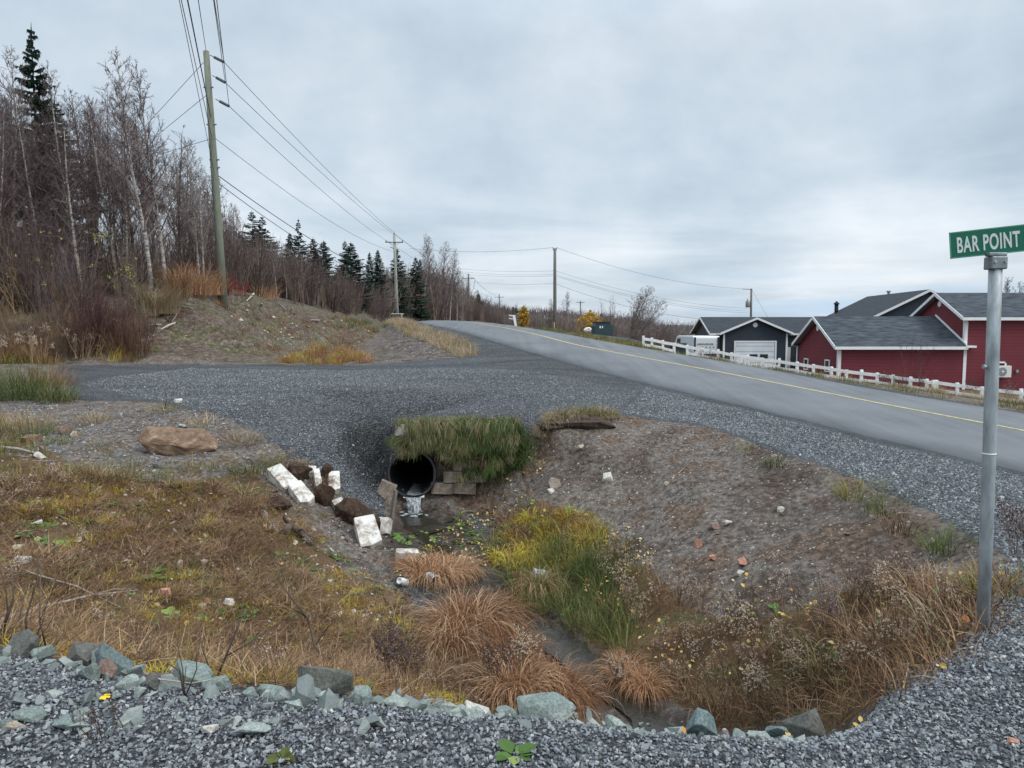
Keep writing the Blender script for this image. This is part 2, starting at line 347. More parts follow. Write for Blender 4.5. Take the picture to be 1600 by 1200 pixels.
# ------------------------------------------------------------------ materials
def newmat(name, rough=.9, spec=.3):
    m = bpy.data.materials.new(name); m.use_nodes = True; nt = m.node_tree
    b = nt.nodes['Principled BSDF']; b.inputs['Roughness'].default_value = rough
    b.inputs['Specular IOR Level'].default_value = spec
    return m, nt, b
def pos(nt, kind='Object'):
    return node(nt, 'ShaderNodeTexCoord').outputs[kind]
def noise(nt, vec, scale, detail=4, rough=.55, dist=0):
    n = node(nt, 'ShaderNodeTexNoise', in_Scale=scale, in_Detail=float(detail), in_Roughness=rough, in_Distortion=float(dist))
    if vec: nt.links.new(vec, n.inputs[0])
    return n.outputs[0]
def bump(nt, b, h, strength=.5, dist=.02):
    n = node(nt, 'ShaderNodeBump', in_Strength=strength, in_Distance=dist); nt.links.new(h, n.inputs['Height'])
    nt.links.new(n.outputs[0], b.inputs['Normal']); return n
def simple(name, col, rough=.8, var=.15, scale=8, spec=.3, bstr=0, metal=0, stretch=None):
    m, nt, b = newmat(name, rough, spec); p = pos(nt)
    if stretch:
        mp = node(nt, 'ShaderNodeMapping'); mp.inputs['Scale'].default_value = stretch; nt.links.new(p, mp.inputs[0]); p = mp.outputs[0]
    n = noise(nt, p, scale, 5, .6)
    r = ramp(nt, [(.3, tuple(c*(1-var) for c in col)), (.7, tuple(min(1, c*(1+var)) for c in col))]); nt.links.new(n, r.inputs[0])
    nt.links.new(r.outputs[0], b.inputs['Base Color']); b.inputs['Metallic'].default_value = metal
    if bstr: bump(nt, b, n, bstr, .01)
    return m
def varied(name, stops, rough=.85, spec=.2, noise_scale=0, trans=0, nmix=.3):
    """colour varies from one instance / loose piece to the next"""
    m, nt, b = newmat(name, rough, spec)
    oi = node(nt, 'ShaderNodeObjectInfo'); geo = node(nt, 'ShaderNodeNewGeometry')
    f = mth(nt, 'FRACT', mth(nt, 'ADD', oi.outputs['Random'], mth(nt, 'MULTIPLY', geo.outputs['Random Per Island'], .37)))
    if noise_scale:
        f = mth(nt, 'ADD', mth(nt, 'MULTIPLY', f, 1-nmix), mth(nt, 'MULTIPLY', noise(nt, pos(nt), noise_scale, 4), nmix))
    r = ramp(nt, stops); nt.links.new(f, r.inputs[0]); nt.links.new(r.outputs[0], b.inputs['Base Color'])
    if noise_scale: bump(nt, b, noise(nt, pos(nt), noise_scale*3, 5), .5, .02)
    if trans:
        t = node(nt, 'ShaderNodeBsdfTranslucent'); nt.links.new(r.outputs[0], t.inputs[0])
        mx = node(nt, 'ShaderNodeMixShader', in_0=trans); nt.links.new(b.outputs[0], mx.inputs[1]); nt.links.new(t.outputs[0], mx.inputs[2])
        nt.links.new(mx.outputs[0], nt.nodes['Material Output'].inputs[0])
    return m
M = {}
def gravel_col(nt, p, s=30.0):
    """crushed stone: one colour per stone, dark gaps; returns colour, height"""
    nv = node(nt, 'ShaderNodeTexVoronoi', in_Scale=s, in_Randomness=1.0); nt.links.new(p, nv.inputs['Vector'])
    r = ramp(nt, [(0, (.078, .085, .095)), (.35, (.14, .15, .165)), (.7, (.21, .225, .24)), (.92, (.30, .32, .33)), (1, (.42, .43, .43))])
    sx = node(nt, 'ShaderNodeSeparateXYZ'); nt.links.new(nv.outputs['Color'], sx.inputs[0]); nt.links.new(sx.outputs[0], r.inputs[0])
    nv2 = node(nt, 'ShaderNodeTexVoronoi', in_Scale=s*2.3, in_Randomness=1.0); nt.links.new(p, nv2.inputs['Vector'])
    gap = ramp(nt, [(0.0, 1.0), (.45, .85), (.75, .38)]); nt.links.new(nv.outputs['Distance'], gap.inputs[0])
    gap2 = ramp(nt, [(0.0, 1.1), (.7, .7)]); nt.links.new(nv2.outputs['Distance'], gap2.inputs[0])
    c = mixc(nt, 1, r.outputs[0], gap.outputs[0], 'MULTIPLY'); c = mixc(nt, .8, c, gap2.outputs[0], 'MULTIPLY')
    h = mth(nt, 'SUBTRACT', mth(nt, 'MULTIPLY', nv.outputs['Distance'], -1.0), mth(nt, 'MULTIPLY', nv2.outputs['Distance'], .4))
    return c, h
def mat_ground():
    m, nt, b = newmat('ground', .95, .15); L = nt.links.new; p = pos(nt)
    at = node(nt, 'ShaderNodeAttribute', attribute_name='zone'); sp = node(nt, 'ShaderNodeSeparateColor'); L(at.outputs['Color'], sp.inputs[0])
    jit = mth(nt, 'MULTIPLY', mth(nt, 'SUBTRACT', noise(nt, p, 3.2, 6, .65), .5), 1.3)
    def sharp(sock, lo=.42, hi=.58):
        r = ramp(nt, [(lo, 0.0), (hi, 1.0)]); L(mth(nt, 'ADD', sock, jit, clamp=True), r.inputs[0]); return r.outputs[0]
    # soil with small stones
    n1 = noise(nt, p, 1.1, 5, .6); n2 = noise(nt, p, 14, 6, .7)
    soil = ramp(nt, [(.28, (.075, .054, .043)), (.42, (.115, .094, .08)), (.52, (.155, .136, .12)), (.6, (.125, .09, .068)), (.75, (.185, .135, .10))]); L(n1, soil.inputs[0])
    fine = ramp(nt, [(.32, .30), (.47, .8), (.56, 1.2), (.7, 1.8)]); L(n2, fine.inputs[0])
    cs = mixc(nt, 1, soil.outputs[0], fine.outputs[0], 'MULTIPLY')
    gc, gh = gravel_col(nt, p, 42)
    peb = node(nt, 'ShaderNodeTexVoronoi', in_Scale=24.0, in_Randomness=1.0); L(p, peb.inputs['Vector'])
    psx = node(nt, 'ShaderNodeSeparateXYZ'); L(peb.outputs['Color'], psx.inputs[0])
    isp = mth(nt, 'MULTIPLY', mth(nt, 'GREATER_THAN', psx.outputs[0], .72), mth(nt, 'LESS_THAN', peb.outputs['Distance'], mth(nt, 'MULTIPLY', psx.outputs[1], .42)))
    pc = ramp(nt, [(0, (.16, .15, .14)), (.5, (.28, .26, .24)), (.9, (.4, .37, .34)), (1, (.42, .25, .19))]); L(psx.outputs[2], pc.inputs[0])
    cs = mixc(nt, isp, cs, pc.outputs[0])
    # plant litter cover
    n3 = noise(nt, p, 2.3, 6, .65, .6); n4 = noise(nt, p, 30, 5, .7, 1.2)
    veg = ramp(nt, [(.25, (.05, .038, .028)), (.42, (.11, .068, .04)), (.52, (.16, .10, .055)), (.6, (.105, .09, .038)), (.75, (.17, .13, .065))]); L(n3, veg.inputs[0])
    vf = ramp(nt, [(.3, .4), (.55, 1.0), (.75, 1.6)]); L(n4, vf.inputs[0])
    cvg = mixc(nt, 1, veg.outputs[0], vf.outputs[0], 'MULTIPLY')
    # hillside
    mp = node(nt, 'ShaderNodeMapping'); mp.inputs['Scale'].default_value = (1, 1, 3); L(p, mp.inputs[0])
    n5 = noise(nt, mp.outputs[0], .55, 8, .7, .5)
    hill = ramp(nt, [(.25, (.045, .036, .03)), (.40, (.11, .08, .062)), (.48, (.145, .118, .098)), (.54, (.105, .098, .05)), (.60, (.15, .125, .10)), (.7, (.2, .18, .155)), (.82, (.27, .245, .215))]); L(n5, hill.inputs[0])
    n6 = noise(nt, p, 6, 8, .75); hf = ramp(nt, [(.36, .35), (.52, .9), (.60, 1.3), (.68, 2.2)]); L(n6, hf.inputs[0])
    ch = mixc(nt, 1, hill.outputs[0], hf.outputs[0], 'MULTIPLY')
    mpt = node(nt, 'ShaderNodeMapping'); mpt.inputs['Scale'].default_value = (.35, 1.5, 1); L(p, mpt.inputs[0])
    gtone = ramp(nt, [(.32, .70), (.5, .98), (.66, 1.2)]); L(noise(nt, mpt.outputs[0], .8, 5, .6), gtone.inputs[0])
    gc = mixc(nt, 1, gc, gtone.outputs[0], 'MULTIPLY')
    c = mixc(nt, sharp(sp.outputs[1]), cs, cvg)
    at2 = node(nt, 'ShaderNodeAttribute', attribute_name='zone2'); sp2 = node(nt, 'ShaderNodeSeparateColor'); L(at2.outputs['Color'], sp2.inputs[0])
    c = mixc(nt, sharp(sp2.outputs[0]), c, ch)
    gm = sharp(sp.outputs[0], .46, .54)
    c = mixc(nt, gm, c, gc)
    wet_shade = mixc(nt, 1, c, (.42, .40, .38), 'MULTIPLY'); c = mixc(nt, mth(nt, 'MULTIPLY', sp.outputs[2], .85), c, wet_shade)
    L(c, b.inputs['Base Color'])
    hb = mixc(nt, gm, n2, gh)
    bump(nt, b, hb, 1.0, .045)
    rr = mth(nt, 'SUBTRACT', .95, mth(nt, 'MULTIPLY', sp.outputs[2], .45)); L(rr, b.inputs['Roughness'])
    return m
M['ground'] = mat_ground()
def mat_asphalt():
    m, nt, b = newmat('asphalt', .82, .35); p = pos(nt)
    n = noise(nt, p, 90, 3, .8); n2 = noise(nt, p, .45, 5, .6)
    mp = node(nt, 'ShaderNodeMapping'); mp.inputs['Rotation'].default_value = (0, 0, math.radians(-24.6)); mp.inputs['Scale'].default_value = (1.6, .08, 1); nt.links.new(p, mp.inputs[0])
    n3 = noise(nt, mp.outputs[0], 1.3, 4, .6)
    r = ramp(nt, [(.3, (.092, .10, .107)), (.7, (.178, .19, .198))]); nt.links.new(n, r.inputs[0])
    t = ramp(nt, [(.36, .74), (.5, .98), (.64, 1.16)]); nt.links.new(mth(nt, 'MULTIPLY', mth(nt, 'ADD', n2, n3), .5), t.inputs[0])
    nt.links.new(mixc(nt, 1, r.outputs[0], t.outputs[0], 'MULTIPLY'), b.inputs['Base Color']); bump(nt, b, n, .4, .004)
    return m
M['asphalt'] = mat_asphalt()
M['yellow_paint'] = simple('yellow_paint', (.46, .38, .19), .8, .4, 9)
M['black'] = simple('black', (.01, .011, .013), .7, .2)
# ------------------------------------------------------------------ ground mesh
def build_ground():
    vs = np.stack([XX.ravel(), YY.ravel(), GZ.ravel()], 1)
    idx = np.arange(NV*NU).reshape(NV, NU)
    q = np.stack([idx[:-1, :-1], idx[:-1, 1:], idx[1:, 1:], idx[1:, :-1]], -1).reshape(-1, 4)
    c = vs[q].mean(1)
    # the mouth of the culvert: no earth inside the pipe
    ax = PIPE_A; dr = (PIPE_B-PIPE_A).normalized()
    rel_ = c-np.array(ax); t = rel_ @ np.array(dr); perp = rel_-t[:, None]*np.array(dr)
    hole = (np.linalg.norm(perp, axis=1) < PIPE_R*1.02) & (t > -.1) & (t < 1.2)
    drop = (np.ptp(vs[q][:, :, 2], axis=1) > .25)
    q = q[~(hole | (hole & drop))]
    me = bpy.data.meshes.new('ground'); me.vertices.add(len(vs)); me.vertices.foreach_set('co', vs.ravel())
    me.loops.add(q.size); me.loops.foreach_set('vertex_index', q.ravel().astype(np.int32))
    me.polygons.add(len(q)); me.polygons.foreach_set('loop_start', np.arange(0, q.size, 4, dtype=np.int32))
    try: me.polygons.foreach_set('loop_total', np.full(len(q), 4, dtype=np.int32))
    except Exception: pass
    me.update(); me.validate()
    me.polygons.foreach_set('use_smooth', np.ones(len(me.polygons), bool))
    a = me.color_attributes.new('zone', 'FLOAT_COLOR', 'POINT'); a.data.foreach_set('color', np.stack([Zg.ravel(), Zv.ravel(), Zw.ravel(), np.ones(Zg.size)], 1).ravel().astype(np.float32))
    a = me.color_attributes.new('zone2', 'FLOAT_COLOR', 'POINT'); a.data.foreach_set('color', np.stack([Zh.ravel()]*3+[np.ones(Zg.size)], 1).ravel().astype(np.float32))
    me.materials.append(M['ground']); o = bpy.data.objects.new('ground', me); C.objects.link(o); tag(o, kind='structure')
PIPE_R = .39
PIPE_A = Vector((-1.66, 12.10, -.86)); PIPE_B = PIPE_A+Vector((-.1, 3.0, .03))
build_ground()
# ------------------------------------------------------------------ road
def interp_poly(pl, n):
    d = [0]
    for a, b in zip(pl, pl[1:]): d.append(d[-1]+(b-a).length)
    out = []
    for s in np.linspace(0, d[-1], n):
        k = max(0, min(len(pl)-2, int(np.searchsorted(d, s))-1)); t = (s-d[k])/(d[k+1]-d[k])
        # Catmull-Rom
        p0, p1, p2, p3 = pl[max(k-1, 0)], pl[k], pl[k+1], pl[min(k+2, len(pl)-1)]
        out.append(p1.lerp(p2, t))
    return out
def soft(pl, k=30):
    pl = [p.copy() for p in pl]
    for _ in range(k): pl = [pl[0]]+[pl[i]*.5+(pl[i-1]+pl[i+1])*.25 for i in range(1, len(pl)-1)]+[pl[-1]]
    return pl
def road():
    n = 260; A = soft(interp_poly(NEAR, n), 24)
    # pair points across the road: for each near point find nearest far point, monotone
    Bs = interp_poly(soft(interp_poly(FAR, 260), 24), 1500); pair = []; k = 0
    for a in A:
        best = min(range(k, min(len(Bs), k+200)), key=lambda i: (Bs[i].xy-a.xy).length); k = best; pair.append(Bs[best])
    mb = MB(); K = 7; vs = []
    for i, (a, b) in enumerate(zip(A, pair)):
        for j in range(K):
            t = j/(K-1); p = a.lerp(b, t); e = .012*math.sin(i*1.7)+.01*math.sin(i*.61)
            if j == 0: p = a+(a-b).normalized()*e
            p.z += .015+.05*(1-(2*t-1)**2); vs.append(p)
    fs = [(i*K+j, (i+1)*K+j, (i+1)*K+j+1, i*K+j+1) for i in range(n-1) for j in range(K-1)]
    # thickness: an edge course going into the shoulder
    m0 = len(vs)
    for i in range(n): vs.append(vs[i*K]-Vector((0, 0, .12)))
    for i in range(n): vs.append(vs[i*K+K-1]-Vector((0, 0, .12)))
    fs += [(i*K, m0+i, m0+i+1, (i+1)*K) for i in range(n-1)]
    fs += [(i*K+K-1, (i+1)*K+K-1, m0+n+i+1, m0+n+i) for i in range(n-1)]
    mb.add(vs, fs); tag(mb.build('road', M['asphalt'], smooth=True), kind='structure')
    # painted centre line through the photographed points
    cp = [road_plane(1596, 677), road_plane(1375, 635), road_plane(1187, 596.5), road_plane(1000, 560.3), W(900, 539.3, 31), W(820, 523, 42), W(760, 510, 58), W(730, 504, 74), W(705, 501.7, 90)]
    cp = [cp[0]-RDIR*20]+cp
    cl = soft(interp_poly(cp, 220), 30); mb = MB(); vs = []
    return A, pair, cl, fs[:(n-1)*(K-1)], K
A_, B_, CL_, RF_, RK_ = road()
from mathutils.bvhtree import BVHTree
_ro = bpy.data.objects['road'].data
ROADT = BVHTree.FromPolygons([v.co.copy() for v in _ro.vertices], [tuple(p.vertices) for p in _ro.polygons])
def strip(name, pl, w, mat, label=None):
    vs = []
    for i, p in enumerate(pl):
        d = (pl[min(i+1, len(pl)-1)]-pl[max(i-1, 0)]); s = Vector((d.y, -d.x, 0)).normalized()*w/2
        for q in (p-s, p+s):
            h = ROADT.ray_cast(Vector((q.x, q.y, 50)), Vector((0, 0, -1)))[0]
            vs.append(Vector((q.x, q.y, (h.z if h else q.z)+.006)))
    mb = MB(); mb.add(vs, [(2*i, 2*i+1, 2*i+3, 2*i+2) for i in range(len(pl)-1)])
    return tag(mb.build(name, mat), kind='structure')
strip('centre_line', CL_, .11, M['yellow_paint'])
# ------------------------------------------------------------------ sea and far hills
mb = MB(); mb.add([(-2000, 900, -27), (9000, 900, -27), (9000, 11000, -27), (-2000, 11000, -27)], [(0, 1, 2, 3)])
M['sea'] = simple('sea', (.06, .10, .14), .35, .2, .01)
tag(mb.build('sea', M['sea']), kind='structure')
M['far_hill'] = simple('far_hill', (.045, .085, .105), .95, .25, .004)  # bluish distance haze is put into the hill colour
mb = MB(); vs = []; nn = 90
for i in range(nn):
    x = -1200+i*75; h = 3+26*max(0, .5+fbm(x, 0, 900, 4, 4))*(1 if x < 2200 else max(.2, 1-(x-2200)/2500))
    for (yy, zz) in ((3600, -27), (3800, -18+h*.6), (4200, -14+h), (5200, -20)): vs.append((x, yy+200*math.sin(i*.3), zz))
fs = [(i*4+j, (i+1)*4+j, (i+1)*4+j+1, i*4+j+1) for i in range(nn-1) for j in range(3)]
mb.add(vs, fs); tag(mb.build('hills', M['far_hill'], smooth=True), kind='structure')
import bmesh
# ------------------------------------------------------------------ scatter of stuff (instances on points)
def scatter(name, pts, protos, scl, rot=None, tilt=.15, label=None, cat=None, parent=None, kind='stuff', seed=0):
    rs = np.random.RandomState(seed+11); n = len(pts); pts = np.asarray(pts, float)
    if n == 0: return None
    col = bpy.data.collections.new(name+'_kinds')
    for i, p in enumerate(protos): p.name = 'kind_%02d' % i; col.objects.link(p)
    me = bpy.data.meshes.new(name); me.vertices.add(n); me.vertices.foreach_set('co', pts.ravel())
    if rot is None: rot = np.stack([rs.normal(0, tilt, n), rs.normal(0, tilt, n), rs.rand(n)*6.283], 1)
    s = scl(rs, n) if callable(scl) else scl
    if s.ndim == 1: s = np.repeat(s[:, None], 3, 1)
    for nm, ty, dat, key in (('rot', 'FLOAT_VECTOR', rot.ravel(), 'vector'), ('scl', 'FLOAT_VECTOR', s.ravel(), 'vector'), ('idx', 'INT', rs.randint(0, len(protos), n), 'value')):
        a = me.attributes.new(nm, ty, 'POINT'); a.data.foreach_set(key, dat.astype(np.int32 if ty == 'INT' else np.float32))
    o = bpy.data.objects.new(name, me); C.objects.link(o); o.parent = parent
    if protos: me.materials.append(protos[0].data.materials[0])
    ng = bpy.data.node_groups.new(name, 'GeometryNodeTree')
    ng.interface.new_socket('Geometry', in_out='INPUT', socket_type='NodeSocketGeometry'); ng.interface.new_socket('Geometry', in_out='OUTPUT', socket_type='NodeSocketGeometry')
    gi = ng.nodes.new('NodeGroupInput'); go = ng.nodes.new('NodeGroupOutput'); L = ng.links.new
    ci = ng.nodes.new('GeometryNodeCollectionInfo'); ci.inputs['Collection'].default_value = col
    ci.inputs['Separate Children'].default_value = True; ci.inputs['Reset Children'].default_value = True
    ip = ng.nodes.new('GeometryNodeInstanceOnPoints'); ip.inputs['Pick Instance'].default_value = True
    def na(nm, ty):
        a = ng.nodes.new('GeometryNodeInputNamedAttribute'); a.data_type = ty; a.inputs[0].default_value = nm; return a.outputs[0]
    er = ng.nodes.new('FunctionNodeEulerToRotation'); L(na('rot', 'FLOAT_VECTOR'), er.inputs[0])
    L(gi.outputs[0], ip.inputs['Points']); L(ci.outputs[0], ip.inputs['Instance']); L(na('idx', 'INT'), ip.inputs['Instance Index'])
    L(er.outputs[0], ip.inputs['Rotation']); L(na('scl', 'FLOAT_VECTOR'), ip.inputs['Scale']); L(ip.outputs[0], go.inputs[0])
    md = o.modifiers.new('scatter', 'NODES'); md.node_group = ng
    return tag(o, label, cat, None, kind)
def sample(poly, dens, seed=0, world=False, clump=0, cs=1.0, dmax=400):
    poly = poly if world else pxpoly(poly, dmax); rs = np.random.RandomState(seed+5)
    xs = [p[0] for p in poly]; ys = [p[1] for p in poly]; a = (max(xs)-min(xs))*(max(ys)-min(ys)); n = int(a*dens)
    x = rs.uniform(min(xs), max(xs), n); y = rs.uniform(min(ys), max(ys), n); k = inpoly(x, y, poly)
    if clump: k &= (vn(x, y, cs, seed)*.6+vn(x, y, cs/3, seed+1)*.4+rs.normal(0, .07, n)) > clump
    x = x[k]; y = y[k]; return np.stack([x, y, bil(GZ, x, y)], 1)
# ------------------------------------------------------------------ stones
def hull(seed, n=12, dims=(1, .8, .6), mat=None, name='stone', rough=0, link=False, pts=None):
    rs = np.random.RandomState(seed); bm = bmesh.new()
    if pts is None:
        p = rs.normal(size=(n, 3)); p /= np.linalg.norm(p, axis=1)[:, None]; p *= rs.uniform(.82, 1, (n, 1))
        p = np.sign(p)*np.abs(p)**.8
    else: p = np.array(pts)
    for q in p: bm.verts.new((q[0]*dims[0]/2, q[1]*dims[1]/2, q[2]*dims[2]/2))
    r = bmesh.ops.convex_hull(bm, input=bm.verts)
    junk = list({e for e in list(r['geom_interior'])+list(r['geom_unused']) if isinstance(e, bmesh.types.BMVert)})
    bmesh.ops.delete(bm, geom=junk, context='VERTS')
    if rough:
        bmesh.ops.bevel(bm, geom=list(bm.edges), offset=min(dims)*.025, segments=1, affect='EDGES', clamp_overlap=True)
        bmesh.ops.triangulate(bm, faces=bm.faces)
        bmesh.ops.subdivide_edges(bm, edges=bm.edges, cuts=2, use_grid_fill=True)
        m = min(dims)
        for v in bm.verts:
            c = v.co; k = float(fbm(c.x+seed*3.1+c.z*.7, c.y+c.z*.9, m*.7, 3, seed % 50))*rough*m+float(fbm(c.x+c.z, c.y-c.z+seed, m*.2, 2, 7))*rough*.35*m
            v.co = c+c.normalized()*k
    me = bpy.data.meshes.new(name); bm.to_mesh(me); bm.free(); me.materials.append(mat)
    o = bpy.data.objects.new(name, me)
    if link: C.objects.link(o)
    return o
M['gstone'] = varied('gstone', [(0, (.088, .096, .108)), (.3, (.15, .164, .182)), (.6, (.215, .235, .255)), (.84, (.28, .305, .305)), (.96, (.33, .33, .32)), (1, (.46, .46, .45))], .88, .25)
M['pebble'] = varied('pebble', [(0, (.13, .12, .11)), (.35, (.22, .20, .18)), (.65, (.32, .29, .26)), (.85, (.34, .21, .16)), (1, (.6, .57, .52))], .9, .2)
M['peat'] = varied('peat', [(0, (.02, .014, .01)), (.6, (.06, .04, .028)), (1, (.11, .07, .045))], .95, .05)
M['pebble_pale'] = varied('pebble_pale', [(0, (.3, .25, .2)), (.4, (.44, .4, .34)), (.8, (.62, .58, .52)), (1, (.45, .3, .22))], .9, .2)
def rockmat(name, a, b_, c_=None, sc=9):
    m, nt, b = newmat(name, .88, .25); p = pos(nt)
    n = noise(nt, p, sc, 7, .65, .8); n2 = noise(nt, p, sc*9, 6, .75)
    r = ramp(nt, [(.28, a), (.55, b_), (.75, c_ or b_)]); nt.links.new(n, r.inputs[0])
    t = ramp(nt, [(.32, .5), (.5, .95), (.68, 1.4)]); nt.links.new(n2, t.inputs[0])
    nt.links.new(mixc(nt, 1, r.outputs[0], t.outputs[0], 'MULTIPLY'), b.inputs['Base Color'])
    bump(nt, b, mth(nt, 'ADD', n, mth(nt, 'MULTIPLY', n2, .5)), .9, .015)
    return m
M['rock_green'] = rockmat('rock_green', (.13, .165, .155), (.23, .275, .255), (.36, .395, .365))
M['rock_pale'] = rockmat('rock_pale', (.22, .265, .24), (.33, .375, .345), (.48, .50, .47))
M['rock_teal'] = rockmat('rock_teal', (.09, .125, .125), (.165, .215, .215), (.27, .31, .30))
M['rock_dark'] = rockmat('rock_dark', (.07, .075, .065), (.14, .14, .125), (.22, .21, .18))
M['rock_tan'] = rockmat('rock_tan', (.07, .05, .038), (.22, .145, .095), (.40, .31, .225), 6)
M['rock_white'] = rockmat('rock_white', (.42, .39, .35), (.6, .57, .52), (.75, .73, .68), 14)
M['rock_pink'] = rockmat('rock_pink', (.38, .18, .12), (.5, .27, .2), (.6, .38, .3), 14)
M['rock_red'] = rockmat('rock_red', (.17, .11, .09), (.26, .18, .15), (.33, .25, .21), 10)
M['rock_buff'] = rockmat('rock_buff', (.3, .25, .2), (.45, .38, .3), (.56, .5, .42), 14)
G1 = 'green-grey rocks along the gravel lip'
LIPPX = [a[0] for a in LIP[1:18]]; LIPY = [q.y for q in LIPW[1:18]]
ROCKN = [0]
def rock(px, py, wpx, hpx, mat, label, name='rock', deep=.75, tilt=(0, 0), n=12, rough=.13, rz=None, group=None, cat='rock', sink=.28):
    """px,py = middle of the visible face; sits on the ground where its lower edge is seen"""
    ROCKN[0] += 1; sd = ROCKN[0]*13+5
    b = HIT(px, py+hpx*.42)
    if group == G1:
        ly = float(np.interp(px, LIPPX, LIPY))
        if b.y > ly*1.03: b = W(px, HZ, ly*1.03); b.z = gz(b.x, b.y)
    k = b.y/FPX; wd, ht = wpx*k, hpx*k*1.05
    dp = max(wd*deep, ht*.8)
    o = hull(sd, n, (wd*1.2, dp*1.1, ht*(1+sink)*1.25), M[mat], name, rough, True)
    o.location = (b.x, b.y+dp*.32, b.z+ht*(1+sink)*.42-ht*sink*.6)
    o.rotation_euler = (tilt[0], tilt[1], (random.uniform(-.4, .4) if rz is None else rz))
    return tag(o, label, cat, group)
G1 = 'green-grey rocks along the gravel lip'
for a in [
 (16, 1012, 62, 30, 'rock_dark', 'rounded grey rock at the far left end of the near gravel edge'),
 (62, 1024, 40, 20, 'rock_green', 'low grey-green rock between the rounded left-end rock and the pale cluster'),
 (92, 1019, 60, 26, 'rock_dark', 'broad dull green rock in the left cluster on the gravel edge'),
 (128, 1018, 46, 24, 'rock_pale', 'palest rock in the left cluster, with a whitish top'),
 (172, 1032, 58, 44, 'rock_teal', 'tall pointed blue-green rock rising highest in the left cluster'),
 (137, 1052, 36, 30, 'rock_green', 'chunky green rock on the gravel below the pointed rock'),
 (163, 1050, 34, 28, 'rock_red', 'reddish-brown rock wedged in front of the pointed blue-green rock'),
 (197, 1072, 38, 18, 'rock_pale', 'flat pale green rock beside the long thin slab'),
 (214, 1084, 28, 11, 'rock_pale', 'small flat pale rock under the flat rock beside the slab'),
 (280, 1040, 42, 18, 'rock_green', 'green block perched on the wide slab'),
 (285, 1060, 80, 26, 'rock_green', 'wide layered green slab with a block on top of it'),
 (236, 1071, 26, 22, 'rock_dark', 'grey stone just left of the wide layered slab'),
 (335, 1073, 48, 20, 'rock_green', 'rounded green rock just right of the wide layered slab'),
 (181, 1089, 22, 10, 'rock_green', 'small green stone by the yellow flower'),
 (92, 1134, 46, 18, 'rock_green', 'flat green rock lying on the near gravel at the left'),
 (40, 1122, 50, 14, 'rock_green', 'thin green slab on the near gravel, second from the left'),
 (20, 1138, 28, 14, 'rock_buff', 'small buff stone on the near gravel at the left border'),
 (390, 1150, 56, 18, 'rock_pale', 'pale flat rock on the near gravel below the twiggy weeds'),
 (326, 1142, 26, 14, 'rock_white', 'whitish stone left of the pale flat rock'),
 (488, 1068, 92, 40, 'rock_dark', 'big dark boulder leaning on the slope behind the gravel edge'),
 (470, 1086, 40, 16, 'rock_pale', 'pale rock in front of the big dark boulder'),
 (505, 1092, 34, 14, 'rock_pale', 'pale flat stone right of the big dark boulder'),
 (563, 1092, 32, 28, 'rock_green', 'upright angular green rock midway along the gravel edge'),
 (460, 1102, 24, 18, 'rock_pale', 'leaning pale sliver of rock below the big dark boulder'),
 (420, 1084, 46, 14, 'rock_green', 'low green rock left of the big dark boulder'),
 (384, 1086, 34, 12, 'rock_green', 'small low rock two places left of the big dark boulder'),
 (610, 1098, 44, 12, 'rock_pale', 'low pale rock right of the upright angular rock'),
 (655, 1100, 40, 13, 'rock_green', 'low green rock below the dry brown weed'),
 (700, 1106, 36, 14, 'rock_pale', 'pale rock left of the lumpy whitish pair'),
 (742, 1098, 42, 26, 'rock_white', 'lumpy whitish-green rock left of the large flat-topped slab'),
 (738, 1118, 40, 14, 'rock_pale', 'low pale stone in front of the lumpy whitish rock'),
 (792, 1107, 40, 12, 'rock_green', 'low green stone touching the left of the large flat-topped slab'),
 (860, 1108, 104, 26, 'rock_green', 'largest flat-topped pale green slab at the middle of the gravel edge'),
 (970, 1118, 40, 20, 'rock_pale', 'pale wedge of rock in front of the stream'),
 (1105, 1130, 62, 36, 'rock_teal', 'dark green angular boulder at the end of the stream'),
 (1068, 1140, 34, 14, 'rock_pale', 'pale flat stone left of the dark green boulder'),
 (1150, 1141, 13, 16, 'rock_white', 'small upright whitish stone right of the dark green boulder'),
 (1170, 1140, 28, 13, 'rock_green', 'small rounded rock second to the right of the dark green boulder'),
 (1205, 1138, 34, 13, 'rock_pale', 'low pale rock between the dark green boulder and the tan one'),
 (1236, 1130, 36, 18, 'rock_teal', 'thin dark slab leaning to the left of the tan boulder'),
 (1282, 1121, 74, 40, 'rock_dark', 'tan-grey rough boulder at the right end of the row of rocks'),
]: rock(*a, group=G1)
o = rock(207, 1052, 46, 12, 'rock_pale', 'long thin pale slab propped up at an angle in the left cluster', deep=.3, tilt=(0, -.5), rz=0, group=G1)
LG = [(-150, 745), (0, 745), (100, 740), (230, 770), (330, 750), (400, 768), (440, 800), (500, 845), (560, 885), (610, 930), (650, 965), (690, 985), (700, 1040), (760, 1095), (560, 1090), (400, 1075), (300, 1055), (150, 1040), (0, 1008), (-150, 985)]
BO_ = rock(270, 690, 112, 50, 'rock_tan', 'large flat tan boulder below the edge of the driveway', 'boulder', .7, (.42, .24), 18, .24, -.1, cat='boulder', sink=.0)
BO_.scale = (1.05, 1.0, .62)
G2 = 'pale stones on the ditch banks'
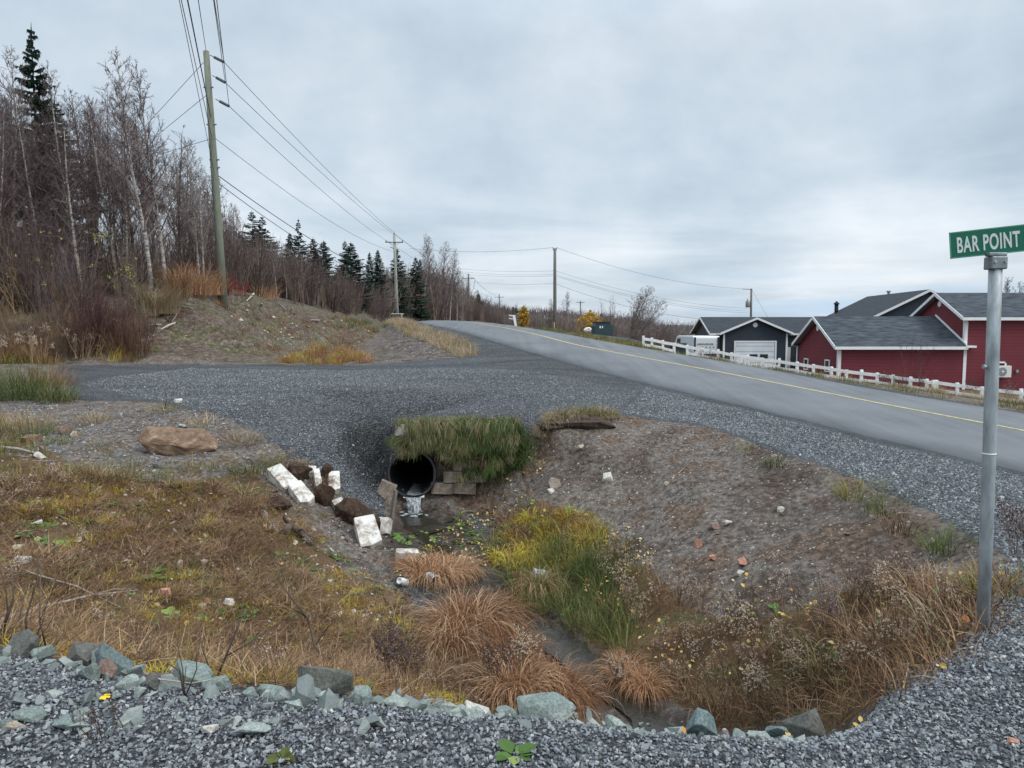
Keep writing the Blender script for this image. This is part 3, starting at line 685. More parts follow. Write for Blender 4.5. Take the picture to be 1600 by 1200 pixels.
for a in [
 (951, 747, 22, 11, 'rock_white', 'long white stone high on the right bank'), (868, 757, 20, 14, 'rock_buff', 'buff stone by the yellow leaves right of the grassy headwall'),
 (860, 768, 12, 8, 'rock_white', 'white stone just below the buff stone right of the headwall'), (906, 700, 18, 8, 'rock_buff', 'flat greyish stone under the overhanging turf'),
 (1092, 850, 13, 13, 'rock_pink', 'orange-pink stone in the middle of the right bank'), (1118, 824, 20, 9, 'rock_red', 'flat reddish stone above the orange-pink one'),
 (1160, 881, 17, 12, 'rock_pink', 'pinkish stone right of the orange-pink one'), (1158, 896, 13, 7, 'rock_white', 'white stone directly under the pinkish one'),
 (1113, 873, 13, 8, 'rock_pink', 'small pink-white stone left of the pinkish one'), (1221, 797, 12, 9, 'rock_white', 'white stone near the top of the right bank'),
 (1140, 818, 14, 7, 'rock_white', 'small white stone right of the flat reddish one'), (1042, 756, 9, 5, 'rock_buff', 'tiny buff stone at the centre of the bare bank'),
 (30, 877, 28, 10, 'rock_white', 'white stone on the brown slope at the left border'), (26, 858, 22, 12, 'rock_buff', 'buff stone above the white one at the left border'),
 (48, 817, 26, 8, 'rock_white', 'pale scattered stone near the yellow grass tuft'), (58, 713, 20, 9, 'rock_white', 'white stone lying below the dead roots at the left'),
 (100, 671, 22, 12, 'rock_red', 'red-brown slab stone near the dead roots at the left'), (115, 679, 12, 9, 'rock_buff', 'yellowish stone right of the red-brown slab'),
 (62, 703, 18, 8, 'rock_red', 'thin brown stone above the white stone at the left'), (45, 687, 30, 12, 'rock_tan', 'tan stone half under the dead roots at the left'),
 (247, 728, 20, 9, 'rock_dark', 'flat grey stone under the large tan boulder'), (278, 627, 14, 6, 'rock_white', 'white stone at the driveway edge above the tan boulder'),
 (284, 667, 20, 6, 'rock_pale', 'pale slab touching the top of the tan boulder'), (255, 929, 20, 14, 'rock_pink', 'rounded pinkish stone on the brown grass'),
 (322, 939, 14, 9, 'rock_pink', 'small reddish stone between the pinkish and the white ones'), (356, 943, 18, 10, 'rock_white', 'white stone right of the pinkish one on the brown grass'),
 (281, 884, 12, 14, 'rock_buff', 'upright buff stone on the left slope'), (411, 803, 13, 9, 'rock_white', 'white stone just left of the fallen blocks'),
 (489, 826, 9, 7, 'rock_white', 'small white stone below the fallen blocks'), (228, 1026, 12, 6, 'rock_white', 'small white stone on the grass behind the rock edge'),
 (521, 960, 10, 7, 'rock_buff', 'small tan stone on the lower left slope'), (1585, 1160, 20, 8, 'rock_pink', 'pale pink stone on the gravel at the lower right'),
]: rock(*a, group=G2, n=13, rough=.1, name='stone', cat='stone', sink=.35)

# loose gravel: real stones near the camera
protos = lambda ns, dims, mat, s0=0: [hull(s0+i, 9+i % 4, (dims[0]*(.8+.4*((i*7) % 5)/4), dims[1], dims[2]*(.7+.5*((i*3) % 4)/3)), M[mat]) for i in range(ns)]
PAD = [tuple(p[:2]) for p in LIPW[1:18]]+[(5.2, 4.5), (5.2, 1.2), (-4.5, 1.2), (-6, 3.2)]
def vis_keep(p, m=60):      # keep only what a lens near the camera could see
    v = p-np.array([0, 0, CAMZ]); d = v[:, 1]*CP-v[:, 2]*SP; u = v[:, 0]/np.maximum(d, .1)*FPX+CX; t = CY-(v[:, 1]*SP+v[:, 2]*CP)/np.maximum(d, .1)*FPX
    return p[(d > .3) & (u > -m*5) & (u < 1600+m*5) & (t < 1200+m*3) & (t > -200)]
p = vis_keep(sample(PAD, 3600, 1, True)); p[:, 2] += .004
scatter('gravel', p, protos(8, (1, .8, .62), 'gstone'), lambda r, n: .0175*np.exp(r.normal(0, .33, n)), tilt=.6, label='loose blue-grey crushed stone covering the near ground', cat='gravel')
ST = [tuple(q[:2]) for q in LIPW[9:19]]+[(q.x-(.3 if i > 4 else .05), q.y+.32) for i, q in list(enumerate(LIPW[9:19]))[::-1]]
p = sample(ST, 2600, 101, True); p[:, 2] += .006
scatter('gravel', p, protos(7, (1, .8, .62), 'gstone', 30), lambda r, n: .019*np.exp(r.normal(0, .4, n)), tilt=.6, label='crushed stone tumbling over the curved gravel lip', cat='gravel')
p = sample(ST, 26, 102, True); p[:, 2] += .03
LEAFP = p
SH = [(1700, 900), (1600, 925), (1585, 878), (1540, 843), (1450, 793), (1370, 758), (1300, 730), (1200, 695), (1100, 664), (970, 646), (1010, 605), (1206, 650), (1375, 695), (1600, 745), (1750, 785)]
p = vis_keep(sample(SH, 800, 2)); p[:, 2] += .004
scatter('gravel', p, protos(7, (1, .8, .6), 'gstone', 40), lambda r, n: .023*np.exp(r.normal(0, .35, n)), tilt=.6, label='crushed stone of the shoulder beside the paved road', cat='gravel')
DW = [(120, 600), (330, 640), (420, 690), (500, 745), (560, 815), (600, 832), (600, 660), (800, 652), (960, 644), (1000, 612), (760, 575), (300, 575)]
p = sample(DW, 330, 3); p[:, 2] += .004
scatter('gravel', p, protos(7, (1, .8, .55), 'gstone', 60), lambda r, n: .025*np.exp(r.normal(0, .33, n)), tilt=.6, label='crushed stone of the driveway and its spill beside the culvert', cat='gravel')
# broken stone mixed with green chips along the lip
M['chip'] = varied('chip', [(0, (.12, .14, .14)), (.4, (.2, .23, .22)), (.75, (.3, .335, .31)), (1, (.44, .44, .41))], .88, .25, 5)
LP = [(-100, 1000), (0, 1020), (150, 1055), (280, 1072), (400, 1090), (560, 1100), (850, 1115), (1000, 1136), (1250, 1142), (1320, 1130), (1250, 1160), (1000, 1150), (700, 1130), (500, 1150), (300, 1150), (0, 1150), (-100, 1140)]
p = sample(LP, 130, 4); p[:, 2] += .008
scatter('broken_stone', p, protos(8, (1, .8, .5), 'chip', 80), lambda r, n: .048*np.exp(r.normal(0, .42, n)), tilt=.5, label='greenish broken stone chips strewn along the near gravel edge', cat='stone chips')
ROW = [(0, 1022), (60, 1030), (150, 1042), (230, 1062), (330, 1078), (450, 1088), (600, 1098), (720, 1106), (850, 1114), (1000, 1133), (1100, 1144), (1250, 1140), (1250, 1146), (1000, 1141), (720, 1118), (450, 1102), (230, 1080), (0, 1040)]
p = sample(ROW, 110, 404); p[:, 2] += .015
scatter('broken_stone', p, protos(8, (1, .75, .55), 'chip', 90), lambda r, n: .085*np.exp(r.normal(0, .35, n)), tilt=.45, label='row of smaller green-grey stones packed along the gravel lip', cat='stones')
BANKS = [(830, 665), (970, 655), (1100, 672), (1200, 704), (1300, 740), (1450, 805), (1540, 860), (1560, 900), (1420, 900), (1200, 960), (1000, 900), (900, 800), (780, 790), (740, 790), (800, 700)]
p = sample(BANKS, 300, 5, clump=.36, cs=1.2)
scatter('pebbles', p, protos(7, (1, .8, .6), 'pebble', 100), lambda r, n: .017*np.exp(r.normal(0, .55, n)), tilt=.4, label='small pebbles strewn over the bare right bank', cat='pebbles')
LB = [(-150, 640), (0, 640), (200, 650), (400, 700), (560, 830), (640, 870), (700, 900), (640, 960), (500, 1000), (300, 1000), (0, 980), (-150, 950)]
p = sample([(-100, 625), (0, 625), (110, 632), (230, 632), (330, 650), (385, 672), (450, 725), (420, 760), (330, 765), (200, 740), (60, 720), (-100, 700)], 190, 66, clump=.42, cs=.9); p[:, 2] += .004
scatter('gravel', p, protos(7, (1, .8, .6), 'gstone', 160), lambda r, n: .028*np.exp(r.normal(0, .45, n)), tilt=.5, label='gravel spilled over the soil between the driveway and the tan boulder', cat='gravel')
p = sample(LG, 34, 67, clump=.42, cs=.7); p[:, 2] += .02
scatter('pale_stones', p, protos(7, (1, .8, .6), 'pebble_pale', 180), lambda r, n: .030*np.exp(r.normal(0, .55, n)), tilt=.5, label='small whitish stones dotted over the brown slope', cat='stones')
p = sample(LB, 70, 6, clump=.42, cs=1.4)
scatter('pebbles', p, protos(7, (1, .8, .6), 'pebble', 120), lambda r, n: .026*np.exp(r.normal(0, .5, n)), tilt=.4, label='small pebbles strewn over the left bank', cat='pebbles')
HB = [(100, 566), (230, 500), (340, 462), (450, 490), (560, 505), (590, 520), (540, 555), (480, 564)]
p = np.concatenate([sample(HB, 9.0, 7, clump=.4, cs=4), sample([(640, 564), (725, 552), (670, 520), (625, 508), (600, 540)], 6, 77)])
scatter('pebbles', p, protos(7, (1, .8, .5), 'pebble', 140), lambda r, n: .085*np.exp(r.normal(0, .5, n)), tilt=.4, label='pale stones scattered on the cleared slope beyond the driveway', cat='stones')

p = sample(HB, 4, 78, clump=.45, cs=3)
scatter('pale_stones', p, protos(6, (1, .8, .5), 'pebble_pale', 190), lambda r, n: .11*np.exp(r.normal(0, .5, n)), tilt=.4, label='whitish stones dotted over the cleared slope beyond the driveway', cat='stones')
# ------------------------------------------------------------------ grass and small plants
def tuft(seed, n=26, h=.35, spread=.12, lean=.5, droop=.5, wd=.006, mat=None, segs=4, hv=.35, bias=None):
    rs = np.random.RandomState(seed); mb = MB()
    for i in range(n):
        a = rs.uniform(0, 6.283); r = spread*math.sqrt(rs.rand()); b0 = Vector((r*math.cos(a), r*math.sin(a), -.01))
        a2 = a+rs.normal(0, .6); L = h*(1+rs.uniform(-hv, hv)); th = abs(rs.normal(lean*.6, lean*.5)) if lean < 1.3 else rs.normal(1.25, .22); d = Vector((math.cos(a2), math.sin(a2), 0))
        if bias: d = (d+Vector(bias)).normalized()
        side = Vector((-d.y, d.x, 0)); p = b0; vs = []; ang = th
        for k in range(segs+1):
            t = k/segs; ww = wd*(1-t*.85)*rs.uniform(.9, 1.1)
            vs += [p-side*ww, p+side*ww]
            p = p+(d*math.sin(ang)+Vector((0, 0, math.cos(ang))))*L/segs; ang += droop*1.6/segs*(1+t)
        mb.add(vs, [(2*k, 2*k+1, 2*k+3, 2*k+2) for k in range(segs)])
    return mb.build('tuft', mat, link=False)
M['g_rust'] = varied('g_rust', [(0, (.12, .055, .028)), (.4, (.25, .125, .06)), (.8, (.40, .22, .115)), (1, (.58, .40, .25))], .8, .25, trans=.15)
M['g_thatch'] = varied('g_thatch', [(0, (.065, .04, .027)), (.4, (.155, .09, .05)), (.75, (.26, .155, .085)), (1, (.44, .31, .19))], .85, .2, trans=.1)
M['g_green'] = varied('g_green', [(0, (.055, .075, .022)), (.4, (.09, .125, .032)), (.75, (.15, .18, .05)), (1, (.3, .26, .12))], .75, .3, trans=.25)
M['g_olive'] = varied('g_olive', [(0, (.055, .065, .02)), (.35, (.105, .13, .03)), (.7, (.19, .18, .05)), (1, (.32, .25, .11))], .8, .3, trans=.2)
M['g_yellow'] = varied('g_yellow', [(0, (.24, .11, .03)), (.3, (.36, .22, .04)), (.6, (.46, .36, .045)), (.85, (.56, .46, .06)), (1, (.26, .27, .05))], .8, .25, trans=.25)
M['g_straw'] = varied('g_straw', [(0, (.2, .14, .08)), (.4, (.33, .25, .15)), (.8, (.45, .37, .24)), (1, (.55, .47, .33))], .8, .25, trans=.2)
M['leaf_green'] = varied('leaf_green', [(0, (.06, .12, .025)), (.6, (.13, .24, .05)), (1, (.26, .34, .08))], .6, .35, trans=.25)
M['leaf_yellow'] = varied('leaf_yellow', [(0, (.40, .14, .05)), (.25, (.55, .34, .07)), (.6, (.62, .46, .16)), (1, (.66, .58, .36))], .75, .25, trans=.1)
M['seed'] = varied('seed', [(0, (.26, .19, .14)), (.5, (.42, .34, .26)), (1, (.58, .51, .41))], .95, .05)
M['stalk'] = varied('stalk', [(0, (.06, .04, .03)), (.5, (.11, .07, .05)), (1, (.2, .14, .1))], .9, .1)
def T(k, **kw): return [tuft(300+i*7+hash(kw['mat'].name) % 50 if False else 300+i*7, **kw) for i in range(k)]
p = sample(LG, 175, 10, clump=.44, cs=.8); p[:, 2] += .01
scatter('dead_grass', p, T(6, n=30, h=.15, spread=.13, lean=1.35, droop=.25, wd=.0026, mat=M['g_thatch']), lambda r, n: r.uniform(.5, 1.4, n), tilt=.25, label='matted brown dead grass on the left side of the ditch', cat='grass')
p = sample(LG, 18, 211, clump=.5, cs=.7)
scatter('dead_grass', p, T(5, n=22, h=.10, spread=.12, lean=1.0, droop=.6, wd=.0024, mat=M['g_straw']), lambda r, n: r.uniform(.5, 1.3, n), tilt=.2, label='thin straw-coloured grass among the darker dead grass on the left', cat='grass')
p = sample(LG, 60, 212, clump=.52, cs=.5)
scatter('moss', p, T(5, n=40, h=.07, spread=.1, lean=.9, droop=.9, wd=.004, mat=M['g_yellow']), lambda r, n: r.uniform(.5, 1.2, n), label='low orange and yellow-green moss patches on the left bank', cat='moss')
p = sample(LG, 20, 11, clump=.56, cs=.6)
scatter('green_grass', p, T(4, n=24, h=.12, spread=.11, lean=.9, droop=.7, wd=.003, mat=M['g_olive']), lambda r, n: r.uniform(.6, 1.5, n), label='olive green grass growing through the dead grass on the left', cat='grass')
p = sample([(-100, 640), (0, 645), (150, 690), (230, 740), (420, 720), (400, 780), (200, 770), (0, 745), (-100, 740)], 15, 12, clump=.5, cs=.7)
scatter('green_grass', p, T(4, n=26, h=.2, spread=.12, lean=.8, droop=.5, wd=.004, mat=M['g_olive']), lambda r, n: r.uniform(.6, 1.4, n), label='sparse olive tufts on the bare soil below the driveway', cat='grass')
RG = [(760, 800), (880, 780), (960, 850), (1080, 930), (1180, 950), (1300, 925), (1420, 890), (1570, 890), (1585, 945), (1490, 1045), (1400, 1085), (1250, 1130), (1120, 1130), (1040, 1080), (960, 1010), (820, 930)]
RG2 = [(1040, 1090), (1120, 1136), (1250, 1136), (1330, 1124), (1415, 1090), (1500, 1046), (1560, 985), (1600, 935), (1590, 900), (1540, 930), (1450, 1000), (1350, 1050), (1200, 1090)]
p = np.concatenate([sample(RG, 75, 13, clump=.45, cs=.6), sample(RG2, 70, 213, clump=.35)])
scatter('dead_grass', p, T(6, n=28, h=.15, spread=.14, lean=1.1, droop=.5, wd=.0028, mat=M['g_thatch']), lambda r, n: r.uniform(.4, 1.4, n), label='tangled brown grass and dead stems at the foot of the right bank', cat='grass')
p = sample(RG, 12, 14, clump=.55, cs=.6)
scatter('green_grass', p, T(5, n=24, h=.18, spread=.1, lean=.9, droop=.7, wd=.0028, mat=M['g_olive']), lambda r, n: r.uniform(.5, 1.3, n), label='green grass mixed into the brown growth on the right', cat='grass')
GG = [(800, 905), (880, 860), (960, 880), (1000, 960), (985, 1020), (920, 1010), (850, 975), (790, 930)]
p = sample(GG, 42, 15, clump=.3, cs=.4)
scatter('tall_grass', p, T(6, n=30, h=.36, spread=.13, lean=.6, droop=.5, wd=.0042, mat=M['g_green']), lambda r, n: r.uniform(.5, 1.15, n), tilt=.08, label='tall fresh green grass beside the stream', cat='grass')
YG = [(775, 880), (790, 830), (850, 800), (930, 800), (950, 850), (900, 880), (840, 905)]
p = sample(YG, 40, 16, clump=.3, cs=.4)
scatter('yellow_fern', p, T(5, n=44, h=.24, spread=.14, lean=.9, droop=1.1, wd=.006, mat=M['g_yellow']), lambda r, n: r.uniform(.5, 1.2, n), label='bright yellow autumn ferns and grass on the stream bank', cat='ferns')
p = sample([(760, 860), (870, 820), (960, 830), (1010, 900), (900, 920), (800, 950)], 22, 116, clump=.4, cs=.4)
scatter('green_grass', p, T(4, n=30, h=.3, spread=.12, lean=.7, droop=.6, wd=.005, mat=M['g_olive']), lambda r, n: r.uniform(.5, 1.2, n), label='olive grass between the yellow ferns and the tall green grass', cat='grass')
# rust-coloured sedge clumps, each a plant of its own
G3 = 'rust-brown sedge clumps along the stream'
for i, (px, py, s, h, lab) in enumerate([
 (672, 905, .30, .50, 'rust-brown sedge clump nearest the culvert'), (705, 898, .24, .46, 'smaller rust sedge clump right of the one nearest the culvert'),
 (722, 985, .36, .60, 'largest rust-brown sedge clump, left of the stream'), (760, 978, .3, .56, 'rust sedge clump leaning onto the right side of the largest one'),
 (700, 1010, .24, .42, 'low sedge clump in front of the largest one'), (790, 1020, .26, .46, 'rust sedge clump in the middle of the row by the stream'),
 (800, 1080, .28, .46, 'rust sedge clump behind the flat-topped slab'), (855, 1085, .3, .44, 'rust sedge clump at the lower end of the stream bank'), (890, 1095, .22, .34, 'small rust sedge clump overhanging the stream at its lower end'),
 (975, 1060, .13, .36, 'upright rust tuft on the right side of the stream'), (1005, 1078, .12, .32, 'small rust tuft right of the upright one'),
 (838, 925, .15, .42, 'thin brown sedge clump at the left edge of the tall green grass'), (650, 890, .2, .36, 'small rust sedge clump at the left of the row by the culvert')]):
    b = HIT(px, py); o = tuft(700+i, int(560*s+80)*2, h*1.15, s*.85, .5, 1.55, .0034, M['g_rust'], 7, .35); o.name = 'sedge_clump'; C.objects.link(o)
    o.location = b-Vector((0, 0, .02)); tag(o, lab, 'sedge', G3)
DB = [(400, 770), (440, 730), (540, 780), (620, 850), (720, 860), (740, 930), (660, 960), (560, 900), (480, 850)]
p = sample(DB, 160, 214, clump=.45, cs=.4); p[:, 2] += .005
scatter('gravel', p, protos(6, (1, .8, .6), 'gstone', 170), lambda r, n: .022*np.exp(r.normal(0, .45, n)), tilt=.5, label='washed-out gravel on the streambed below the fallen blocks', cat='gravel')
p = sample(DB, 60, 215, clump=.5, cs=.4)
scatter('peat_crumbs', p, protos(6, (1, .8, .6), 'peat', 175), lambda r, n: .04*np.exp(r.normal(0, .5, n)), tilt=.5, label='dark crumbs of peat and litter around the fallen blocks', cat='peat')
p = sample(DB, 20, 216, clump=.45, cs=.4)
scatter('green_grass', p, T(4, n=24, h=.12, spread=.09, lean=.9, droop=.7, wd=.003, mat=M['g_olive'])+T(3, n=30, h=.12, spread=.1, lean=1.3, droop=.3, wd=.003, mat=M['g_thatch']), lambda r, n: r.uniform(.4, 1.3, n), label='sparse grass around the fallen blocks and streambed', cat='grass')
# odd distinct tufts
for i, (px, py, h, s, mt, lab, n) in enumerate([
 (40, 622, .7, .7, 'g_green', 'bushy dark green grass tuft at the left end of the driveway', 620), (90, 627, .55, .4, 'g_green', 'bright green grass tuft at the left end of the driveway', 380),
 (25, 604, .9, .9, 'g_olive', 'olive shrubby tuft behind the dark green grass tuft', 420), (75, 603, .7, .6, 'g_rust', 'rusty dry tuft behind the bright green one at the left', 300), (150, 660, .32, .32, 'g_straw', 'dry straw tuft above the red-brown slab stone', 160),
 (40, 672, .42, .5, 'g_straw', 'dead straw-coloured roots and grass at the left', 420), (78, 795, .18, .3, 'g_yellow', 'yellow-green moss tuft on the left slope', 160),
 (125, 850, .12, .18, 'g_yellow', 'small orange-yellow tuft on the left slope', 90), (255, 642, .22, .4, 'g_olive', 'low green tuft under the driveway edge above the tan boulder', 150),
 (392, 735, .3, .42, 'g_olive', 'yellow-green grass tuft left of the fallen blocks', 260), (430, 722, .25, .25, 'g_straw', 'straw tuft touching the gravel spill above the fallen blocks', 120),
 (320, 665, .3, .3, 'g_straw', 'dry tuft right of the tan boulder', 110), (385, 690, .3, .3, 'g_straw', 'straw tuft with long bent stalks at the head of the spill', 90),
 (1215, 727, .2, .2, 'g_olive', 'low green tuft at the top edge of the right bank', 100), (1345, 775, .26, .28, 'g_olive', 'large green tuft at the top edge of the right bank', 190), (1385, 800, .24, .25, 'g_olive', 'green and brown tuft next to the large one on the bank top', 150),
 (1410, 828, .26, .22, 'g_thatch', 'brown tuft below the large green one', 120), (1480, 858, .24, .2, 'g_green', 'dark green tuft in front of the signpost', 140), (1165, 705, .18, .18, 'g_olive', 'small tuft on the upper rim of the right bank', 60),
 (910, 650, .3, .22, 'g_olive', 'upright olive grass on the turf overhang', 140), (935, 650, .26, .2, 'g_straw', 'straw grass at the right end of the turf overhang', 110), (880, 655, .22, .26, 'g_straw', 'bent straw grass on the left part of the turf overhang', 130), (848, 680, .3, .14, 'g_straw', 'hanging straw tuft below the turf overhang', 90),
 (1450, 930, .26, .3, 'g_thatch', 'dense brown grass left of the signpost foot', 220), (1520, 955, .26, .3, 'g_thatch', 'dense brown-green grass around the signpost foot', 260), (1560, 925, .22, .22, 'g_olive', 'green grass right of the signpost foot', 160), (1495, 985, .25, .25, 'g_straw', 'trailing pale grass below the signpost', 120),
 (1330, 1000, .36, .25, 'g_thatch', 'tall thin grass in the brown growth left of the signpost', 150), (1290, 1060, .36, .22, 'g_olive', 'tall thin grass above the tan-grey boulder', 110), (1390, 1030, .4, .25, 'g_thatch', 'tall brown grass by the curved gravel edge', 160)]):
    b = HIT(px, py); o = tuft(900+i, n, h, s, .7, .7, .0045, M[mt], 5); o.name = 'grass_tuft'; C.objects.link(o)
    o.location = b-Vector((0, 0, .01)); tag(o, lab, 'grass tuft')
x = np.random.RandomState(16).uniform(0, 1, 90); pa_, pb_ = HIT(852, 662), HIT(965, 652)
p = np.stack([pa_.x+(pb_.x-pa_.x)*x, pa_.y+(pb_.y-pa_.y)*x+np.random.RandomState(17).uniform(-.15, .2, 90), np.zeros(90)], 1); p[:, 2] = bil(GZ, p[:, 0], p[:, 1])+.05
scatter('turf_grass', p, T(3, n=40, h=.26, spread=.08, lean=.9, droop=1.3, wd=.003, mat=M['g_straw'])+T(2, n=40, h=.26, spread=.08, lean=.7, droop=.9, wd=.003, mat=M['g_olive']), lambda r, n: r.uniform(.4, 1.2, n), label='straw and olive grass on the turf overhang of the right bank', cat='grass')
# verge vegetation
p = sample([(600, 505), (622, 500), (655, 513), (700, 528), (745, 548), (735, 560), (690, 545), (650, 527), (615, 512)], 7, 20)
scatter('dry_grass', p, T(4, n=34, h=.5, spread=.25, lean=.5, droop=.5, wd=.008, mat=M['g_straw']), lambda r, n: r.uniform(.5, 1.1, n), label='straw grass along the rim of the gravel bank left of the road', cat='grass')
p = sample(HB, 4, 221, clump=.45, cs=3)
scatter('brown_growth', p, T(4, n=30, h=.3, spread=.3, lean=.9, droop=.5, wd=.008, mat=M['g_thatch'])+T(2, n=30, h=.35, spread=.3, lean=.8, droop=.5, wd=.008, mat=M['g_rust']), lambda r, n: r.uniform(.4, 1.1, n), label='withered brown growth on the cleared slope beyond the driveway', cat='grass')
p = sample(HB, 2.0, 21, clump=.5, cs=5)
scatter('green_grass', p, T(4, n=30, h=.4, spread=.3, lean=.8, droop=.5, wd=.009, mat=M['g_olive']), lambda r, n: r.uniform(.4, 1.1, n), label='patchy low growth on the cleared slope beyond the driveway', cat='grass')
p = sample([(430, 566), (500, 545), (540, 548), (585, 566)], 9, 22)
scatter('ditch_grass', p, T(2, n=34, h=.5, spread=.25, lean=.6, droop=.5, wd=.008, mat=M['g_yellow'])+T(3, n=34, h=.6, spread=.25, lean=.6, droop=.5, wd=.008, mat=M['g_rust']), lambda r, n: r.uniform(.3, 1.0, n), label='rusty and yellowish rushes in the ditch beyond the driveway', cat='rushes')
p = sample([(560, 500), (610, 505), (600, 515), (540, 520), (500, 505)], .9, 23)
scatter('ditch_grass', p, T(4, n=34, h=.6, spread=.4, lean=.5, droop=.5, wd=.012, mat=M['g_green']), lambda r, n: r.uniform(.4, 1.0, n), label='green growth at the far end of the cleared slope', cat='grass')
vg = [tuple((q+Vector((1.3, .55, 0)))[:2]) for q in FAR[1:9]]; vg2 = [tuple((q-Vector((0, 1.0, 0)))[:2]) for q in FB[::-1]]
p = sample(vg+[tuple(W(930, 523, 46)[:2])]+vg2, 4.2, 24, True, clump=.40, cs=2.5)
scatter('verge_grass', p, T(5, n=34, h=.22, spread=.25, lean=.7, droop=.5, wd=.007, mat=M['g_olive']), lambda r, n: r.uniform(.5, 1.2, n), label='low grass on the far verge of the road', cat='grass')
def near_fence(a, b, dens, seed, dy=1.2):
    pl = [q for q in FB if a <= (q.x/q.y*FPX+CX) <= b]
    return sample([(q.x, q.y-dy) for q in pl]+[(q.x, q.y+.3) for q in pl[::-1]], dens, seed, True)
scatter('verge_weeds', near_fence(1330, 1640, 9, 25), T(5, n=30, h=.42, spread=.2, lean=.5, droop=.5, wd=.008, mat=M['g_straw']), lambda r, n: r.uniform(.4, 1.1, n), label='straw and brown weeds in front of the white fence at the right', cat='weeds')
scatter('verge_weeds', near_fence(1000, 1260, 3, 26, .5), T(4, n=26, h=.2, spread=.2, lean=.5, droop=.5, wd=.008, mat=M['g_olive']), lambda r, n: r.uniform(.4, 1.0, n), label='short weeds along the white fence opposite the garage', cat='weeds')
# weeds with pale seed heads
def seedplant(seed, h=.42, k=9, size=.006, nst=4, mat=None, heads=True, hm=None):
    rs = np.random.RandomState(seed); mb = MB()
    for s_ in range(nst):
        a = rs.uniform(0, 6.28); base = Vector((rs.normal(0, .03), rs.normal(0, .03), 0)); d = Vector((math.cos(a)*rs.uniform(.05, .45), math.sin(a)*rs.uniform(.05, .45), 1)).normalized()
        H = h*rs.uniform(.6, 1.1); top = base+d*H; mb.mi = 0; mb.tube([base, base.lerp(top, .5)+Vector((rs.normal(0, .01), rs.normal(0, .01), 0)), top], [.0026, .002, .0012], 3, False)
        for i in range(k):
            t = rs.uniform(.45, 1.0); q = base.lerp(top, t); a2 = rs.uniform(0, 6.28); e = q+Vector((math.cos(a2)*.05, math.sin(a2)*.05, rs.uniform(.03, .08)))*(1.3-t*.5)*(h/.42)
            mb.mi = 0; mb.tube([q, e], [.0012, .001], 3, False)
            if heads:
                mb.mi = 1
                for _ in range(3):
                    c = e+Vector(rs.normal(0, size*.9, 3)); r = size*rs.uniform(.7, 1.3)
                    mb.add([c+Vector((r, 0, 0)), c+Vector((-r*.5, r*.8, 0)), c+Vector((-r*.5, -r*.8, 0)), c+Vector((0, 0, r)), c-Vector((0, 0, r))], [(0, 1, 3), (1, 2, 3), (2, 0, 3), (1, 0, 4), (2, 1, 4), (0, 2, 4)])
    return mb.build('weed', [M['stalk'], hm or M['seed']], link=False)
p = sample([(960, 880), (1060, 930), (1180, 960), (1300, 940), (1400, 930), (1500, 960), (1440, 1040), (1330, 1090), (1230, 1110), (1120, 1110), (1030, 1050), (1000, 1000), (900, 850), (860, 830)], 26, 30, clump=.36, cs=.8)
scatter('seed_head_weeds', p, [seedplant(i, .34+.05*(i % 3)) for i in range(6)], lambda r, n: r.uniform(.5, 1.15, n), tilt=.15, label='withered weeds with pale fluffy seed heads on the right bank', cat='weeds')
p = sample(LG, 2.5, 31, clump=.5, cs=1.2)
scatter('seed_head_weeds', p, [seedplant(20+i, .24) for i in range(5)], lambda r, n: r.uniform(.4, 1.0, n), tilt=.2, label='short withered weeds on the left bank', cat='weeds')
# small leafy plants and fallen leaves
def leafm(seed, n=7, L=.05, mat=None, flat=.3, stem=True):
    rs = np.random.RandomState(seed); mb = MB()
    for i in range(n):
        a = i*6.28/n+rs.normal(0, .4); l = L*rs.uniform(.6, 1.2); d = Vector((math.cos(a), math.sin(a), 0)); s = Vector((-d.y, d.x, 0))*l*.36; z = Vector((0, 0, 1))
        o0 = d*L*.3*rs.rand() if n > 1 else Vector((0, 0, 0)); e = flat*rs.uniform(.3, 1.6)
        pts = [o0+z*.005, o0+d*l*.35+s+z*(e*l*.5+.004), o0+d*l*.75+s*.8+z*e*l*.7, o0+d*l+z*e*l*.6, o0+d*l*.75-s*.8+z*e*l*.7, o0+d*l*.35-s+z*(e*l*.5+.004), o0+d*l*.5+z*(e*l*.35+.003)]
        mb.add(pts, [(0, 1, 6), (1, 2, 6), (2, 3, 6), (3, 4, 6), (4, 5, 6), (5, 0, 6)])
    return mb.build('leaf', mat, link=False)
p = np.concatenate([sample(LG, 11, 32, clump=.5, cs=.6), sample(RG, 9, 33, clump=.45, cs=.6), sample([(600, 840), (660, 800), (760, 790), (830, 800), (760, 850), (700, 870)], 26, 34)])
scatter('leafy_weeds', p, [leafm(i, 7, .06, M['leaf_green']) for i in range(5)], lambda r, n: r.uniform(.4, 1.5, n), tilt=.3, label='small green leafy plants dotted over the ditch banks', cat='weeds')
FL = [(760, 800), (840, 700), (900, 760), (960, 800), (1060, 900), (1200, 930), (1330, 940), (1400, 960), (1300, 1050), (1180, 1080), (1100, 1100), (1020, 1040), (900, 930), (700, 870), (640, 930), (600, 900), (680, 830)]
p = sample(FL, 150, 35, clump=.44, cs=.7); p[:, 2] += np.random.RandomState(1).uniform(.01, .15, len(p))*(p[:, 1] < 8.5)+.012
scatter('fallen_leaves', p, [leafm(50+i, 1, .052, M['leaf_yellow'], .35) for i in range(5)], lambda r, n: r.uniform(.5, 1.3, n), tilt=.6, label='yellow and buff fallen leaves on the right bank and streambed', cat='leaves')
